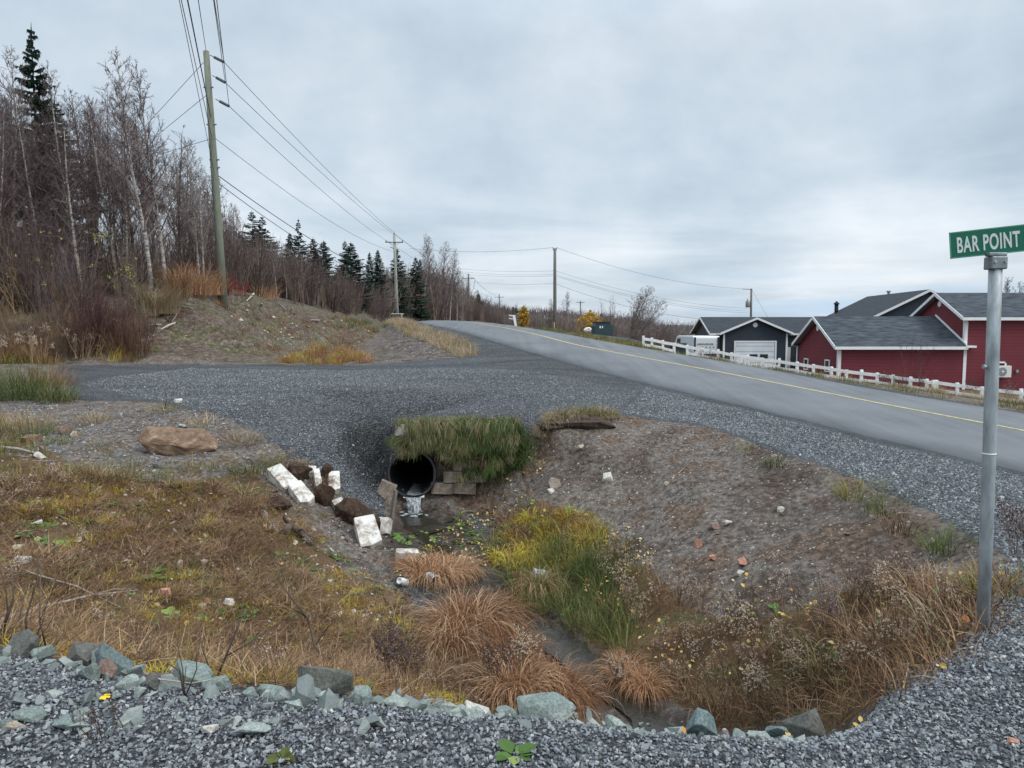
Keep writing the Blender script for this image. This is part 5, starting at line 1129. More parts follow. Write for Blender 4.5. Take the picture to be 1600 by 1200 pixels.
def crossarm(o, c, w, ang, mat='pole_grey', ins=(-.9, 0, .9), pos_=True):
    m = MB(); m.box((0, 0, 0), (w, .1, .12)); a = m.build('crossarm', M[mat], o, loc=c, rz=ang, bevel=.01)
    for k in ins:
        q = lathe([(0, 0), (.05, 0), (.06, .05), (.035, .07), (.06, .1), (.03, .16), (0, .17)], 8).build('insulator', M['insul'], a, True, loc=(k*w/2, 0, .06))
    for s_ in (-1, 1):
        m = MB(); m.tube([(s_*w*.28, .02, -.06), (0, .06, -.55)], .018, 4); m.build('brace', M['steel'], a)
    return a
def wire(a, b_, sag, r, label, name='power_line', group=None, n=24):
    a, b_ = Vector(a), Vector(b_); pts = []
    for i in range(n+1):
        t = i/n; p = a.lerp(b_, t); p.z -= sag*4*t*(1-t); pts.append(p-a)
    m = MB(); m.tube(pts, r, 5, False); o = m.build(name, M['wire'], smooth=True, loc=a); return tag(o, label, 'power line', group)
def basez(px, Y): x = (px-CX)/FPX*Y*1.0; return x
def at(px, Y):     # ground point at a bearing and distance
    d = ray(px, HZ); x = d.x/d.y*Y; return Vector((x, Y, gz(x, Y)))
b1 = at(351, 34); t1 = W(322, 80, 34)
P1, T1 = pole(b1, t1, .20, .13, 'pole_green', 'tall leaning greenish utility pole nearest, on the left hillside')
b2 = at(621, 88); t2 = W(616, 366, 88)
P2, T2 = pole(b2, t2, .22, .14, 'pole_pale', 'pale utility pole with a crossarm and a box at its foot, second along the road')
A2 = crossarm(P2, T2+Vector((0, -.16, -.95)), 2.1, R(6), ins=(-.9, .9)); 
lathe([(0, 0), (.07, 0), (.08, .08), (.04, .1), (.08, .15), (0, .2)], 8).build('insulator', M['insul'], P2, True, loc=T2)
m = MB(); m.tube([T2*.83, T2*.84+Vector((-.5, -.1, .15))], .05, 6); m.build('bracket', M['steel'], P2)
b3 = at(733, 150); t3 = W(732, 428, 150); P3, T3 = pole(b3, t3, .22, .15, 'pole_grey', 'third utility pole along the road, with a crossarm, at the edge of the wood')
crossarm(P3, T3+Vector((0, -.2, -.9)), 2.4, R(10))
b4 = at(781, 235); t4 = W(780, 460, 235); P4, T4 = pole(b4, t4, .24, .16, 'pole_grey', 'fourth and smallest crossarm pole along the left of the road')
crossarm(P4, T4+Vector((0, -.25, -.9)), 3.0, R(10))
b5 = at(867, 92); t5 = W(867, 388, 92); P5, T5 = pole(b5, t5, .24, .17, 'pole_grey', 'utility pole standing alone against the sky beyond the road crest')
for s_ in (-.22, .22):
    m = MB(); m.tube([T5+Vector((0, 0, -.35)), T5+Vector((s_, 0, -.2)), T5+Vector((s_, 0, .12))], [.03, .03, .05], 6); m.build('insulator', M['insul'], P5)
b6 = at(907, 180); t6 = W(907, 470, 180); P6, T6 = pole(b6, t6, .2, .13, 'pole_grey', 'small far pole right of the lone pole beyond the crest')
crossarm(P6, T6+Vector((0, -.2, -.4)), 1.9, R(0))
b7 = at(1174, 108); t7 = W(1174, 451, 108); P7, T7 = pole(b7, t7, .2, .14, 'pole_grey', 'pole with a grey transformer behind the dark garage roof')
m = lathe([(0, 0), (.3, 0), (.33, .1), (.33, .85), (.25, .95), (0, .98)], 14); tf = m.build('transformer', M['steel'], P7, True, loc=T7+Vector((-.48, -.1, -2.7)))
lathe([(0, 0), (.05, 0), (.07, .1), (.04, .3), (0, .32)], 8).build('bushing', M['insul'], tf, True, loc=(-.08, 0, .96))
m = MB(); m.tube([T7+Vector((-1.3, 0, -.05)), T7+Vector((0, 0, -.1))], .05, 6); m.build('bracket', M['steel'], P7)
b8 = at(830, 230); P8, T8 = pole(at(841, 230), W(841, 492, 230), .16, .13, 'pole_pale', 'short pale pole with a crosspiece beyond the yellow tree'); crossarm(P8, T8+Vector((0, -.2, -.25)), 3.4, R(0), 'pole_pale', ins=())
# insulator strings of the nearest pole
INS = []
for (a, c) in (((328, 86), (350, 97)), ((332, 118), (352, 129)), ((337, 155), (358, 166))):
    A_p, B_p = W(*a, 34), W(*c, 33.6); q = A_p-b1; m = MB()
    m.tube([q, B_p-b1], .02, 5)
    for k in range(8):
        c_ = q.lerp(B_p-b1, .35+k*.085); dd = (B_p-A_p).normalized()*.022; m.tube([c_-dd, c_+dd], .065, 8)
    m.build('insulator', M['insul'], P1); INS.append(B_p)
for py in (137, 195, 250, 262):
    x = 322+(py-80)*29/360; m = MB(); c_ = W(x, py, 34)-b1; m.tube([c_+Vector((-.22, -.05, 0)), c_+Vector((.22, -.05, 0))], .035, 6); m.build('bracket', M['steel'], P1)
gl = 'lines between the nearest and the second pole'
a2 = A2.matrix_world if False else None
arm = lambda k: b2+T2+Vector((k*.95, -.16, -.72))
wire(INS[0], b2+T2+Vector((0, 0, .2)), .35, .014, 'topmost line between the two nearest poles', group=gl); wire(INS[1], arm(1), .35, .014, 'second line from the top between the two nearest poles', group=gl)
wire(INS[2], arm(-1), .4, .014, 'third line from the top between the two nearest poles', group=gl)
L4 = b1+T1*.675; wire(L4, b2+T2*.80, .8, .013, 'fourth line down between the two nearest poles', group=gl)
L5 = b1+T1*.53; wire(L5, b2+T2*.52, .9, .022, 'upper of the two thick cables below the other lines', group=gl); wire(b1+T1*.50, b2+T2*.50, 1.2, .018, 'lower of the two thick cables below the other lines', group=gl)
go = 'lines passing overhead at the upper left'
def over(a, px, Y, r, lab, py=-5):
    q = W(px, py, Y); d = q-Vector(a); e = Vector(a)+d*2.6; wire(a, e, .0, r, lab, group=go, n=10)
over(b1+T1*.66, 282, 20, .012, 'leftmost of the lines running off the top of the picture'); over(b1+T1*.52, 279, 20, .010, 'thin line beside the leftmost overhead one'); over(b1+T1*.75, 292, 20, .02, 'thick overhead cable running off the top of the picture')
over(t1, 309, 20, .012, 'overhead line leaving the very top of the nearest pole'); over(INS[1], 333, 20, .012, 'overhead line from the middle insulator string'); over(INS[2], 338, 20, .012, 'overhead line from the lowest insulator string'); over(INS[0], 334, 21, .012, 'overhead line from the top insulator string')
for f_, px, py, lab in ((.97, 250, 172, 'highest'), (.84, 262, 198, 'second highest'), (.665, 280, 232, 'third highest'), (.515, 300, 276, 'lowest')):
    a_ = b1+T1*f_; q = W(px, py, 38); wire(a_, q+(q-a_)*1.5, 0, .012, lab+' of the stays running left from the nearest pole into the trees', 'guy_wire', 'stays of the nearest pole')
g2 = 'lines beyond the second pole'
for k, dx in ((0, 0), (1, 1), (2, -1)):
    wire(b2+T2+Vector((dx*.95, 0, .1-.8*(k > 0))), b3+T3+Vector((dx*1.05, 0, -.75 if k else .05)), .9, .016, 'thin line from the second to the third pole', group=g2); wire(b3+T3+Vector((dx*1.05, 0, -.75 if k else .05)), b4+T4+Vector((dx*1.3, 0, -.7 if k else .05)), 1.2, .018, 'thin line from the third to the fourth pole', group=g2)
wire(b2+T2*.52, b3+T3*.45, .9, .035, 'thick sagging cable in front of the wood', group=g2); wire(b2+T2*.49, b3+T3*.42, 1.2, .03, 'lower thick cable in front of the wood', group=g2)
g4 = 'lines meeting at the lone pole beyond the crest'
wire(b5+T5+Vector((-.2, 0, .1)), W(640, 388, 105), .5, .015, 'line from the lone pole top towards the wood', group=g4); wire(b5+T5+Vector((.2, 0, .1)), b7+T7+Vector((-1.3, 0, 0)), 1.0, .015, 'single line from the lone pole top to the transformer pole', group=g4)
for k, (py0, py1, py2) in enumerate(((423, 416, 482), (429, 420, 486), (431, 424, 489))):
    wire(W(867, py0, 92), W(690, py1, 130), .4, .013, 'one of three lines from the lone pole towards the wood', group=g4); wire(W(867, py0, 92), W(1170, py2, 108), .9, .013, 'one of three lines from the lone pole to the transformer pole', group=g4)
wire(W(867, 443, 92), W(735, 440, 150), .3, .014, 'faint lowest line left of the lone pole', group=g4); wire(W(867, 443, 92), W(1090, 498, 90), .6, .016, 'faint lowest line right of the lone pole', group=g4)
wire(b7+T7*.4, W(1420, 470, 78), .8, .02, 'line from the transformer pole to the houses', group='lines behind the houses'); wire(b7+T7, W(1200, 496, 100), .1, .015, 'stay of the transformer pole', 'guy_wire')
# little roofed box at the second pole
b = at(621, 84); bx = empty('ground_box', b, label='low wooden box with a pale lid at the foot of the second pole', cat='box')
m = MB(); m.box((0, 0, .35), (1.1, .7, .9)); m.build('body', M['old_wood'], bx); m = MB(); m.box((0, 0, .86), (1.25, .85, .09)); m.build('lid', M['sign_white'], bx)
m = MB(); m.tube([(.55, -.36, 0), (.55, -.38, .84)], .04, 6); m.build('leg', M['sign_white'], bx)
# ------------------------------------------------------------------ white rail fence
M['white_paint'] = simple('white_paint', (.78, .80, .80), .6, .12, 6, .35)
M['white_trim'] = simple('white_trim', (.70, .72, .73), .5, .05, 3, .35)
def fence_pt(px):
    xs = [q.x/q.y for q in FB]; k = (px-CX)/FPX
    for a, c in zip(FB, FB[1:]):
        if a.x/a.y <= k <= c.x/c.y or c is FB[-1]:
            # intersection of the bearing with the segment
            t = (k*a.y-a.x)/((c.x-a.x)-k*(c.y-a.y)); q = a.lerp(c, t); return Vector((q.x, q.y, gz(q.x, q.y)))
f0 = fence_pt(1005); fe = empty('rail_fence', f0, label='low white two-rail wooden fence along the far side of the road', cat='fence')
pp = [1005, 1019, 1036, 1053, 1074, 1097, 1122, 1143, 1168, 1192, 1217, 1246, 1272, 1300, 1323, 1347, 1372, 1397, 1424, 1450, 1463, 1499, 1538, 1599, 1640, 1690, 1750]
rs = np.random.RandomState(2); posts = [fence_pt(p)-f0 for p in pp]
HH = lambda px: .54+.08*((px-1005)/600)
for i, (q, px) in enumerate(zip(posts, pp)):
    h = HH(px)+rs.normal(0, .02)+(.06 if px in (1005, 1122, 1217, 1347, 1599) else 0); wdt = .12 if px != 1463 else .26
    m = MB(); m.prism([(-wdt/2, -.05, -.3), (wdt/2, -.05, -.3), (wdt/2, .05, -.3), (-wdt/2, .05, -.3)], (rs.normal(0, .015), 0, h+.3)); m.build('post', M['white_paint'], fe, loc=q, rz=rs.normal(0, .1))
for lev, th, nm in ((.80, .15, 'top_rail'), (.28, .13, 'bottom_rail')):
    for i in range(len(posts)-1):
        a, c = posts[i], posts[i+1]; h1, h2 = HH(pp[i])*lev+rs.normal(0, .012), HH(pp[i+1])*lev+rs.normal(0, .012)
        if i == 3 and nm == 'bottom_rail': continue
        if nm == 'bottom_rail': h1 -= .05*rs.rand(); h2 -= .05*rs.rand()
        d = (c-a).normalized(); nrm = Vector((d.y, -d.x, 0))*.07; m = MB(); A1 = a+nrm+Vector((0, 0, h1-th/2)); C1 = c+nrm+Vector((0, 0, h2-th/2)); up_ = Vector((0, 0, th)); m.prism([A1, C1, C1+up_, A1+up_], -nrm*.45)
        m.build(nm, M['white_paint'], fe)
# ------------------------------------------------------------------ houses
def mat_siding(name, col, pitch=.2):
    m, nt, b = newmat(name, .6, .35); p = pos(nt); s = node(nt, 'ShaderNodeSeparateXYZ'); nt.links.new(p, s.inputs[0])
    f = mth(nt, 'FRACT', mth(nt, 'DIVIDE', s.outputs[2], pitch))
    r = ramp(nt, [(0, .4), (.16, 1.0), (.8, 1.04), (1, .85)]); nt.links.new(f, r.inputs[0])
    n = noise(nt, p, .8, 4); t = ramp(nt, [(.3, .88), (.7, 1.1)]); nt.links.new(n, t.inputs[0])
    c = mixc(nt, 1, (*col, 1)[:3], r.outputs[0], 'MULTIPLY'); nt.links.new(mixc(nt, 1, c, t.outputs[0], 'MULTIPLY'), b.inputs['Base Color'])
    bump(nt, b, f, .6, .012); return m
M['siding_red'] = mat_siding('siding_red', (.155, .026, .036)); M['siding_navy'] = mat_siding('siding_navy', (.028, .040, .055)); M['siding_slate'] = mat_siding('siding_slate', (.05, .062, .078))
def mat_shingle(name, a, c):
    m, nt, b = newmat(name, .9, .2); p = pos(nt)
    mp = node(nt, 'ShaderNodeMapping'); mp.inputs['Scale'].default_value = (1.1, 5.0, 7.0); nt.links.new(p, mp.inputs[0]); n = noise(nt, mp.outputs[0], 1.3, 3, .6)
    sp = node(nt, 'ShaderNodeSeparateXYZ'); nt.links.new(p, sp.inputs[0])
    f = mth(nt, 'FRACT', mth(nt, 'DIVIDE', sp.outputs[2], .09)); l = ramp(nt, [(0, .6), (.15, 1), (1, 1)]); nt.links.new(f, l.inputs[0])
    r = ramp(nt, [(.34, a), (.7, c)]); nt.links.new(n, r.inputs[0]); g = ramp(nt, [(.3, .8), (.7, 1.2)]); nt.links.new(noise(nt, p, 60, 3), g.inputs[0])
    nt.links.new(mixc(nt, 1, mixc(nt, 1, r.outputs[0], l.outputs[0], 'MULTIPLY'), g.outputs[0], 'MULTIPLY'), b.inputs['Base Color']); return m
M['shingle'] = mat_shingle('shingle', (.026, .033, .042), (.085, .10, .115)); M['shingle_flat'] = mat_shingle('shingle_flat', (.030, .036, .045), (.055, .062, .073))
M['soffit'] = simple('soffit', (.22, .21, .23), .7, .1, 4); M['glass'] = simple('glass', (.03, .045, .05), .12, .2, 3, .6); M['door_white'] = mat_siding('door_white', (.62, .67, .72), .55)
def volume(parent, loc, rz, L_, D, z0, eave, ridge, wm, rm, oh=.35, ends=(1, 1), corners=True, trim=.16):
    """gabled block; ridge along local x from 0..L_, depth D along local y; heights are world z"""
    h = MB(); off = Vector((0, 0, 0)); zz = eave
    o5 = [(0, 0, z0), (0, D, z0), (0, D, eave), (0, D/2, ridge), (0, 0, eave)]
    h.prism(o5[::-1], (L_, 0, 0)); wl_ = h.build('wall', M[wm], parent, loc=loc, rz=rz)
    sl = (ridge-eave)/(D/2); r = MB(); x0, x1 = (-oh if ends[0] else 0), (L_+(oh if ends[1] else 0)); th = .12
    for s in (0, 1):
        ye = -oh if s == 0 else D+oh; ze = eave-oh*sl+.03; zr = ridge+.03
        a = [(x0, ye, ze), (x0, D/2, zr), (x0, D/2, zr+th), (x0, ye, ze+th)]; r.prism(a if s else a[::-1], (x1-x0, 0, 0))
    rf_ = r.build('roof', M[rm], wl_ if False else parent, loc=loc, rz=rz)
    t = MB()
    for e, xx in ((0, x0), (1, x1)):
        if not ends[e]: continue
        sg = -1 if e == 0 else 1
        for s in (0, 1):
            ye = -oh-.004 if s == 0 else D+oh+.004; ze = eave-oh*sl-.05; zr = ridge-.05
            a = [(xx, ye, ze), (xx, D/2, zr), (xx, D/2, zr+trim+.05), (xx, ye, ze+trim+.05)]; t.prism(a if (s == 0) == (e == 1) else a[::-1], (sg*.04, 0, 0))
    for s in (0, 1):
        ye = -oh if s == 0 else D+oh; ze = eave-oh*sl-.03; c = ((x0+x1)/2, ye+(-.025 if s == 0 else .025), ze+.07); t.box(c, (x1-x0+.04, .04, trim+.02))
    t.build('fascia', M['white_trim'], parent, loc=loc, rz=rz)
    sf = MB()
    for s in (0, 1):
        ye = -oh if s == 0 else D+oh; yw = 0 if s == 0 else D; ze = eave-oh*sl
        sf.box(((x0+x1)/2, (ye+yw)/2, ze+.0), (x1-x0-.02, oh-.01, .03))
    for e in (0, 1):
        if ends[e]:
            xa, xb = (x0, 0) if e == 0 else (L_, x1)
            for s in (0, 1):
                ye = -oh if s == 0 else D+oh; a = [(xa+.005, ye, eave-oh*sl-.02), (xa+.005, D/2, ridge-.02), (xa+.005, D/2, ridge+.02), (xa+.005, ye, eave-oh*sl+.02)]; sf.prism(a, (xb-xa-.01, 0, 0))
    sf.build('soffit', M['soffit'], parent, loc=loc, rz=rz)
    if corners:
        k = MB()
        for xx in ((0,) if corners == 1 else (0, L_)):
            k.box((xx+(.07 if xx == 0 else -.07), -.012, (z0+eave)/2), (.19, .03, eave-z0-.02)); k.box((xx+(-.012 if xx == 0 else .012), .085, (z0+eave)/2), (.03, .16, eave-z0-.02))
        k.build('corner_trim', M['white_trim'], parent, loc=loc, rz=rz)
    return wl_
def window(parent, c, w_, h_, axis='x', bars=1):
    f = MB(); t = .08
    def bx(u0, z0, du, dz, d, dep=0):
        cc = (u0, -dep, z0) if axis == 'x' else (-dep, u0, z0); dd = (du, d, dz) if axis == 'x' else (d, du, dz); f.box(cc, dd)
    bx(0, h_/2, w_+t, t, .06); bx(0, -h_/2, w_+t, t, .06); bx(-w_/2, 0, t, h_-t, .058); bx(w_/2, 0, t, h_-t, .058)
    fr = f.build('window', M['white_trim'], parent, loc=c); g = MB(); g.box((0, 0, 0), (w_-.05, .03, h_-.05) if axis == 'x' else (.03, w_-.05, h_-.05)); g.build('pane', M['glass'], fr)
def disc(r, d, axis, mat, name, parent, loc, n=18):
    v = Vector((0, -d, 0)) if axis == 'x' else Vector((-d, 0, 0)); m = MB(); m.tube([Vector((0, 0, 0)), v], r, n); return m.build(name, M[mat], parent, loc=loc)
O = Vector((19.87, 45, -2.3)); rh = empty('red_house', O, label='dark red clapboard house with white trim and grey shingle roofs behind the fence', cat='house')
L0 = lambda x, y, z=0: Vector((x, y, z))-O
zl = -O.z
volume(rh, L0(19.87, 45, -2.3)+Vector((0, 0, 0)), 0, 7.63, 6.2, 0-.6, .37+zl, 2.02+zl, 'siding_red', 'shingle', .36, (1, 0), 1)
volume(rh, L0(27.5, 45.0-.004, -2.3), 0, 14.5, 5.5, -.6, 2.12+zl, 3.52+zl, 'siding_red', 'shingle', .36, (1, 1), 2)
m = MB(); m.box((.1, 0, 0), (.6, .5, .12)); m.build('eave_return', M['white_trim'], rh, loc=L0(27.6, 44.82, .30))
sl_ = (2.02-.37)/3.1
m = MB(); a = [(0, -.3, .37-.3*sl_+.17), (0, 3.1, 2.02+.17), (0, 3.1, 2.02+.28), (0, -.3, .37-.3*sl_+.28)]; m.prism(a, (.06, 0, 0)); m.build('flashing', M['white_trim'], rh, loc=L0(27.42, 45, 0))
for y, z in ((49.85, -1.02), (46.5, -.95)): window(rh, L0(19.85, y, z), .62, .7, 'y')
disc(.2, .05, 'y', 'white_trim', 'vent', rh, L0(19.87, 48.1, 1.42)); disc(.18, .05, 'y', 'white_trim', 'vent', rh, L0(27.5, 47.75, 2.95))
m = MB(); m.tube([(0, 0, 0), (0, 0, 2.2)], .05, 8); m.build('downpipe', M['white_trim'], rh, loc=L0(19.8, 51.35, -2.0))
hp = MB(); hp.box((0, 0, 0), (.86, .34, .7)); hpo = hp.build('heat_pump', M['plastic_white'], rh, loc=L0(29.72, 44.7, -1.2), bevel=.02)
disc(.26, .02, 'x', 'galv_dark', 'fan_grille', hpo, (-.12, -.172, 0), 24); disc(.07, .03, 'x', 'plastic_white', 'fan_hub', hpo, (-.12, -.19, 0), 12)
m = MB()
for i in range(8): a = i*math.pi/4; m.box((-.12+math.cos(a)*.16, -.196, math.sin(a)*.16), (.16, .008, .012), Matrix.Rotation(-a, 3, 'Y'))
m.build('fan_guard', M['plastic_white'], hpo)
m = MB(); m.box((-.3, 0, 0), (.72, .09, .09)); m.box((.1, 0, -.17), (.09, .088, .26)); m.build('pipe_cover', M['white_trim'], rh, loc=L0(29.92, 44.94, -.66))
m = MB(); m.box((0, 0, 0), (.13, .1, .17)); m.build('outlet_box', M['galv'], rh, loc=L0(30.75, 44.93, -1.2))
# dark house with garage
O2 = Vector((20.5, 76, -3)); gh = empty('dark_house', O2, label='dark blue-grey house and garage with white trim, left of the red house', cat='house')
Q = lambda x, y, z=0: Vector((x, y, z))-O2
z2 = 3
volume(gh, Q(20.6, 76.0, -3), 0, 16, 7.3, -.8, .82+z2, 2.32+z2, 'siding_slate', 'shingle_flat', .45, (1, 1), 0)
volume(gh, Q(27.9, 75, -3), R(90), 4.8, 6.5, -.8, .86+z2, 2.26+z2, 'siding_navy', 'shingle_flat', .4, (0, 0), 0) if False else None
# front garage gable: ridge runs away from the viewer
gv = volume(gh, Q(21.4, 79.0, -3), R(-90), 4.0, 6.5, -.8, .86+z2, 2.22+z2, 'siding_navy', 'shingle_flat', .45, (0, 1), 0)
m = MB()
for x in (21.47, 27.83): m.box((x, 74.98, -1.4), (.18, .05, 4.4))
m.build('corner_trim', M['white_trim'], gh, loc=-O2)
dm = MB(); dm.box((24.65, 74.975, -1.5), (3.9, .04, 2.72)); gd = dm.build('garage_door', M['door_white'], gh, loc=-O2)
m = MB(); m.box((24.65, 74.96, -.06), (4.3, .08, .16)); m.box((22.58, 74.96, -1.5), (.16, .08, 2.72)); m.box((26.72, 74.96, -1.5), (.16, .08, 2.72)); m.build('frame', M['white_trim'], gd)
for x in (24.5, 25.55):
    m = MB(); m.box((x, 74.945, -1.55), (.8, .02, .42)); w_ = m.build('window', M['glass'], gd)
disc(.24, .05, 'x', 'white_trim', 'vent', gh, Q(24.6, 75.0, 1.62))
m = MB(); m.box((28.35, 75.96, -1.7), (.5, .06, 2.1)); m.build('door', M['white_trim'], gh, loc=-O2)
volume(gh, Q(29.75, 64.0, -3)+Vector((11.9, 1.7, 0))*0, 0, .01, .01, 0, .02, .03, 'siding_navy', 'shingle_flat') if False else None
# tall wing: ridge from the front gable peak back towards the garage roof
pk = Vector((35.8, 64, 0)); ang = math.atan2(79.3-64, 38.0-35.8); hw_ = 6.0; left = Vector((-math.sin(ang), math.cos(ang), 0)); loc = pk-left*hw_
volume(gh, Vector((loc.x, loc.y, -3))-O2, ang, 15.4, 12, -.5, 1.45+z2, 4.51+z2, 'siding_navy', 'shingle_flat', .4, (1, 1), 0)
ck = MB(); ck.tube([(34.5, 79, 2.4), (34.5, 79, 3.8)], .2, 12); co = ck.build('chimney', M['black'], gh, True, loc=-O2)
m = MB(); m.tube([(34.5, 79, 3.8), (34.5, 79, 3.88), (34.5, 79, 4.15)], [.32, .3, .02], 12); m.build('cowl', M['black'], co); m = MB(); m.box((34.5, 79, 2.55), (.8, .8, .5)); m.build('chimney_base', M['rock_buff'], co)
m = MB(); m.tube([(37.2, 73.5, 4.3), (37.2, 73.5, 4.85)], .12, 10); m.tube([(37.2, 73.5, 4.85), (37.2, 73.5, 4.97)], .2, 10); m.build('roof_vent', M['galv_dark'], gh, loc=-O2)
# vehicles in the yard
M['car_white'] = simple('car_white', (.60, .64, .65), .3, .05, 1, .5); M['car_dark'] = simple('car_dark', (.05, .06, .07), .3, .1, 1, .5); M['rubber'] = simple('rubber', (.02, .02, .02), .8, .2, 5)
def vehicle(name, loc, rz, Lw, Wd, H, prof, mat, label, cat, glass=()):
    o = empty(name, loc, rz, label=label, cat=cat); m = MB(); m.prism([(x, -Wd/2, z) for x, z in prof], (0, Wd, 0)); bd = m.build('body', M[mat], o, bevel=.07)
    for (poly, side) in glass:
        g = MB()
        for s in ((-1, 1) if side else (0,)):
            if side: g.prism([(x, s*(Wd/2+.004)-(0 if s > 0 else .012), z) for x, z in poly], (0, .012, 0))
            else: g.prism([(x, -Wd/2+.15, z) for x, z in poly], (0, Wd-.3, 0))
        g.build('window', M['glass'], o)
    for x in (Lw*.2, Lw*.8):
        for s in (-1, 1):
            m = MB(); m.tube([(0, -.11, 0), (0, .11, 0)], .34, 20); w_ = m.build('wheel', M['rubber'], o, loc=(x, s*(Wd/2-.1), .34)); m = MB(); m.tube([(0, -.12, 0), (0, .12, 0)], .19, 14); m.build('rim', M['steel'], w_)
    m = MB(); m.box((Lw-.02, 0, .5), (.1, Wd*.9, .18)); m.box((.02, 0, .5), (.1, Wd*.9, .18)); m.build('bumper', M['rubber'], o)
    return o
vp = at(1111, 60); vv = Vector((vp.x-.1, 60, gz(vp.x, 60)))
van = vehicle('parked_van', vv, R(98), 4.9, 2.2, 2.0, [(.05, .35), (4.9, .35), (4.9, .95), (4.3, 1.1), (3.7, 1.88), (3.4, 1.98), (.1, 2.0), (0, 1.85)], 'car_white', 'white van parked on the yard behind the fence, left of the dark garage', 'van',
   [([(2.7, 1.15), (3.6, 1.15), (3.4, 1.75), (2.7, 1.75)], 1), ([(3.95, 1.12), (4.28, 1.1), (3.76, 1.84), (3.66, 1.84)], 0)])
van.location = Vector(((1093.5-800)/FPX*60, 58, gz((1093.5-800)/FPX*60, 58)))
m = MB(); m.box((-.03, .96, 1.35), (.05, .12, 1.1)); m.box((-.03, -.98, 1.3), (.05, .16, 1.2)); m.build('tail_trim', M['black'], van)
m = MB(); r5 = np.random.RandomState(4)
for i in range(9): m.box((-.012, .7-i*.15, 1.36+.02*(i % 2)), (.02, .07+.03*(i % 3), .1))
for i in range(4): m.box((-.012, .3-i*.3, 1.12), (.02, .09, .11))
m.build('door_marks', M['galv_dark'], van)
pk_ = vehicle('parked_pickup', (0, 0, 0), R(150), 4.8, 1.8, 1.6, [(.05, .4), (4.75, .4), (4.8, .95), (3.7, 1.08), (3.1, 1.58), (1.9, 1.62), (1.6, 1.08), (.05, 1.05)], 'car_dark', 'dark pickup parked behind the fence, left of the white van', 'pickup',
   [([(1.85, 1.12), (3.35, 1.12), (3.02, 1.5), (2.0, 1.52)], 1), ([(3.45, 1.14), (3.66, 1.1), (3.16, 1.53), (3.1, 1.53)], 0)])
x_ = (1066-800)/FPX*60; pk_.location = (x_+2.2, 59, gz(x_, 60)+.1)
m = MB(); m.box((.8, 0, 1.12), (1.6, 1.8, .1)); m.build('bed_cover', M['car_white'], pk_)
# garbage box, bag, leaning sign, marker
b = at(941, 58); cz_ = W(941, 521.5, 58).z; bo = empty('garbage_box', (b.x, b.y, cz_), R(8), label='dark green roadside garbage box with a sloping lid', cat='garbage box')
M['box_green'] = simple('box_green', (.025, .05, .055), .6, .2, 3)
m = MB(); m.prism([(-.75, -.5, -.3), (.75, -.5, -.3), (.75, -.5, .62), (.45, -.5, .86), (-.55, -.5, .86), (-.75, -.5, .6)], (0, 1.0, 0)); m.build('body', M['box_green'], bo, bevel=.02)
m = MB(); m.box((-.05, 0, .89), (1.15, 1.08, .05)); m.build('lid', M['black'], bo); m = MB(); m.box((0, 0, 0), (.1, .02, .18)); m.box((.18, 0, 0), (.08, .02, .18)); m.build('number_plate', M['white_trim'], bo, loc=(-.3, -.515, .52))
o = hull(999, 24, (.62, .5, .42), M['plastic_white'], 'garbage_bag', .2, True); o.location = W(918, 515, 56); tag(o, 'full white garbage bag left of the dark green garbage box', 'bag')
gp_ = W(807, 510.5, 66); so_ = empty('leaning_sign', gp_, label='white leaning post with two short arms beyond the road crest', cat='post')
m = MB(); m.prism([(-.09, 0, -.3), (.12, 0, -.3), (-.12, 0, 1.05), (-.36, 0, 1.02)], (0, .12, 0)); m.build('post', M['white_paint'], so_); m = MB(); m.box((-.42, .02, .98), (.5, .06, .1), Matrix.Rotation(.2, 3, 'Y')); m.box((-.5, .02, .72), (.34, .06, .08), Matrix.Rotation(.25, 3, 'Y')); m.build('arm', M['white_paint'], so_)
mp_ = W(866, 518, 60); m = MB(); m.box((0, 0, .3), (.1, .1, .9)); M['marker'] = simple('marker', (.45, .32, .14), .8, .2); o = m.build('marker_post', M['marker'], loc=mp_, bevel=.01); tag(o, 'short yellowish marker post in front of the lone pole', 'post')
sh = empty('shed', W(859, 503, 170), label='tiny dark shed far off against the wood, left of the lone pole', cat='shed')
volume(sh, (-1.0, 0, 0), 0, 2.0, 2.0, -.5, .8, 1.3, 'siding_navy', 'shingle_flat', .15, (1, 1), 0)
# ------------------------------------------------------------------ trees
M['birch_bark'] = None
def mat_birch():
    m, nt, b = newmat('birch_bark', .85, .2); p = pos(nt)
    mp = node(nt, 'ShaderNodeMapping'); mp.inputs['Scale'].default_value = (2, 2, 7); nt.links.new(p, mp.inputs[0]); n = noise(nt, mp.outputs[0], 1.6, 5, .7)
    r = ramp(nt, [(.36, (.06, .05, .045)), (.47, (.26, .23, .21)), (.6, (.44, .42, .39))]); nt.links.new(n, r.inputs[0]); nt.links.new(r.outputs[0], b.inputs['Base Color']); return m
M['birch_bark'] = mat_birch()
M['alder_bark'] = simple('alder_bark', (.12, .095, .085), .9, .4, 3, .1)
M['twigs_plum'] = varied('twigs_plum', [(0, (.07, .048, .048)), (.5, (.13, .095, .092)), (1, (.22, .18, .17))], .9, .1)
M['twigs_grey'] = varied('twigs_grey', [(0, (.1, .08, .075)), (.5, (.18, .155, .14)), (1, (.28, .25, .23))], .9, .1)
M['spruce'] = varied('spruce', [(0, (.010, .022, .016)), (.5, (.022, .045, .03)), (1, (.05, .08, .05))], .8, .2)
M['spruce_bark'] = simple('spruce_bark', (.07, .055, .045), .9, .3, 4)
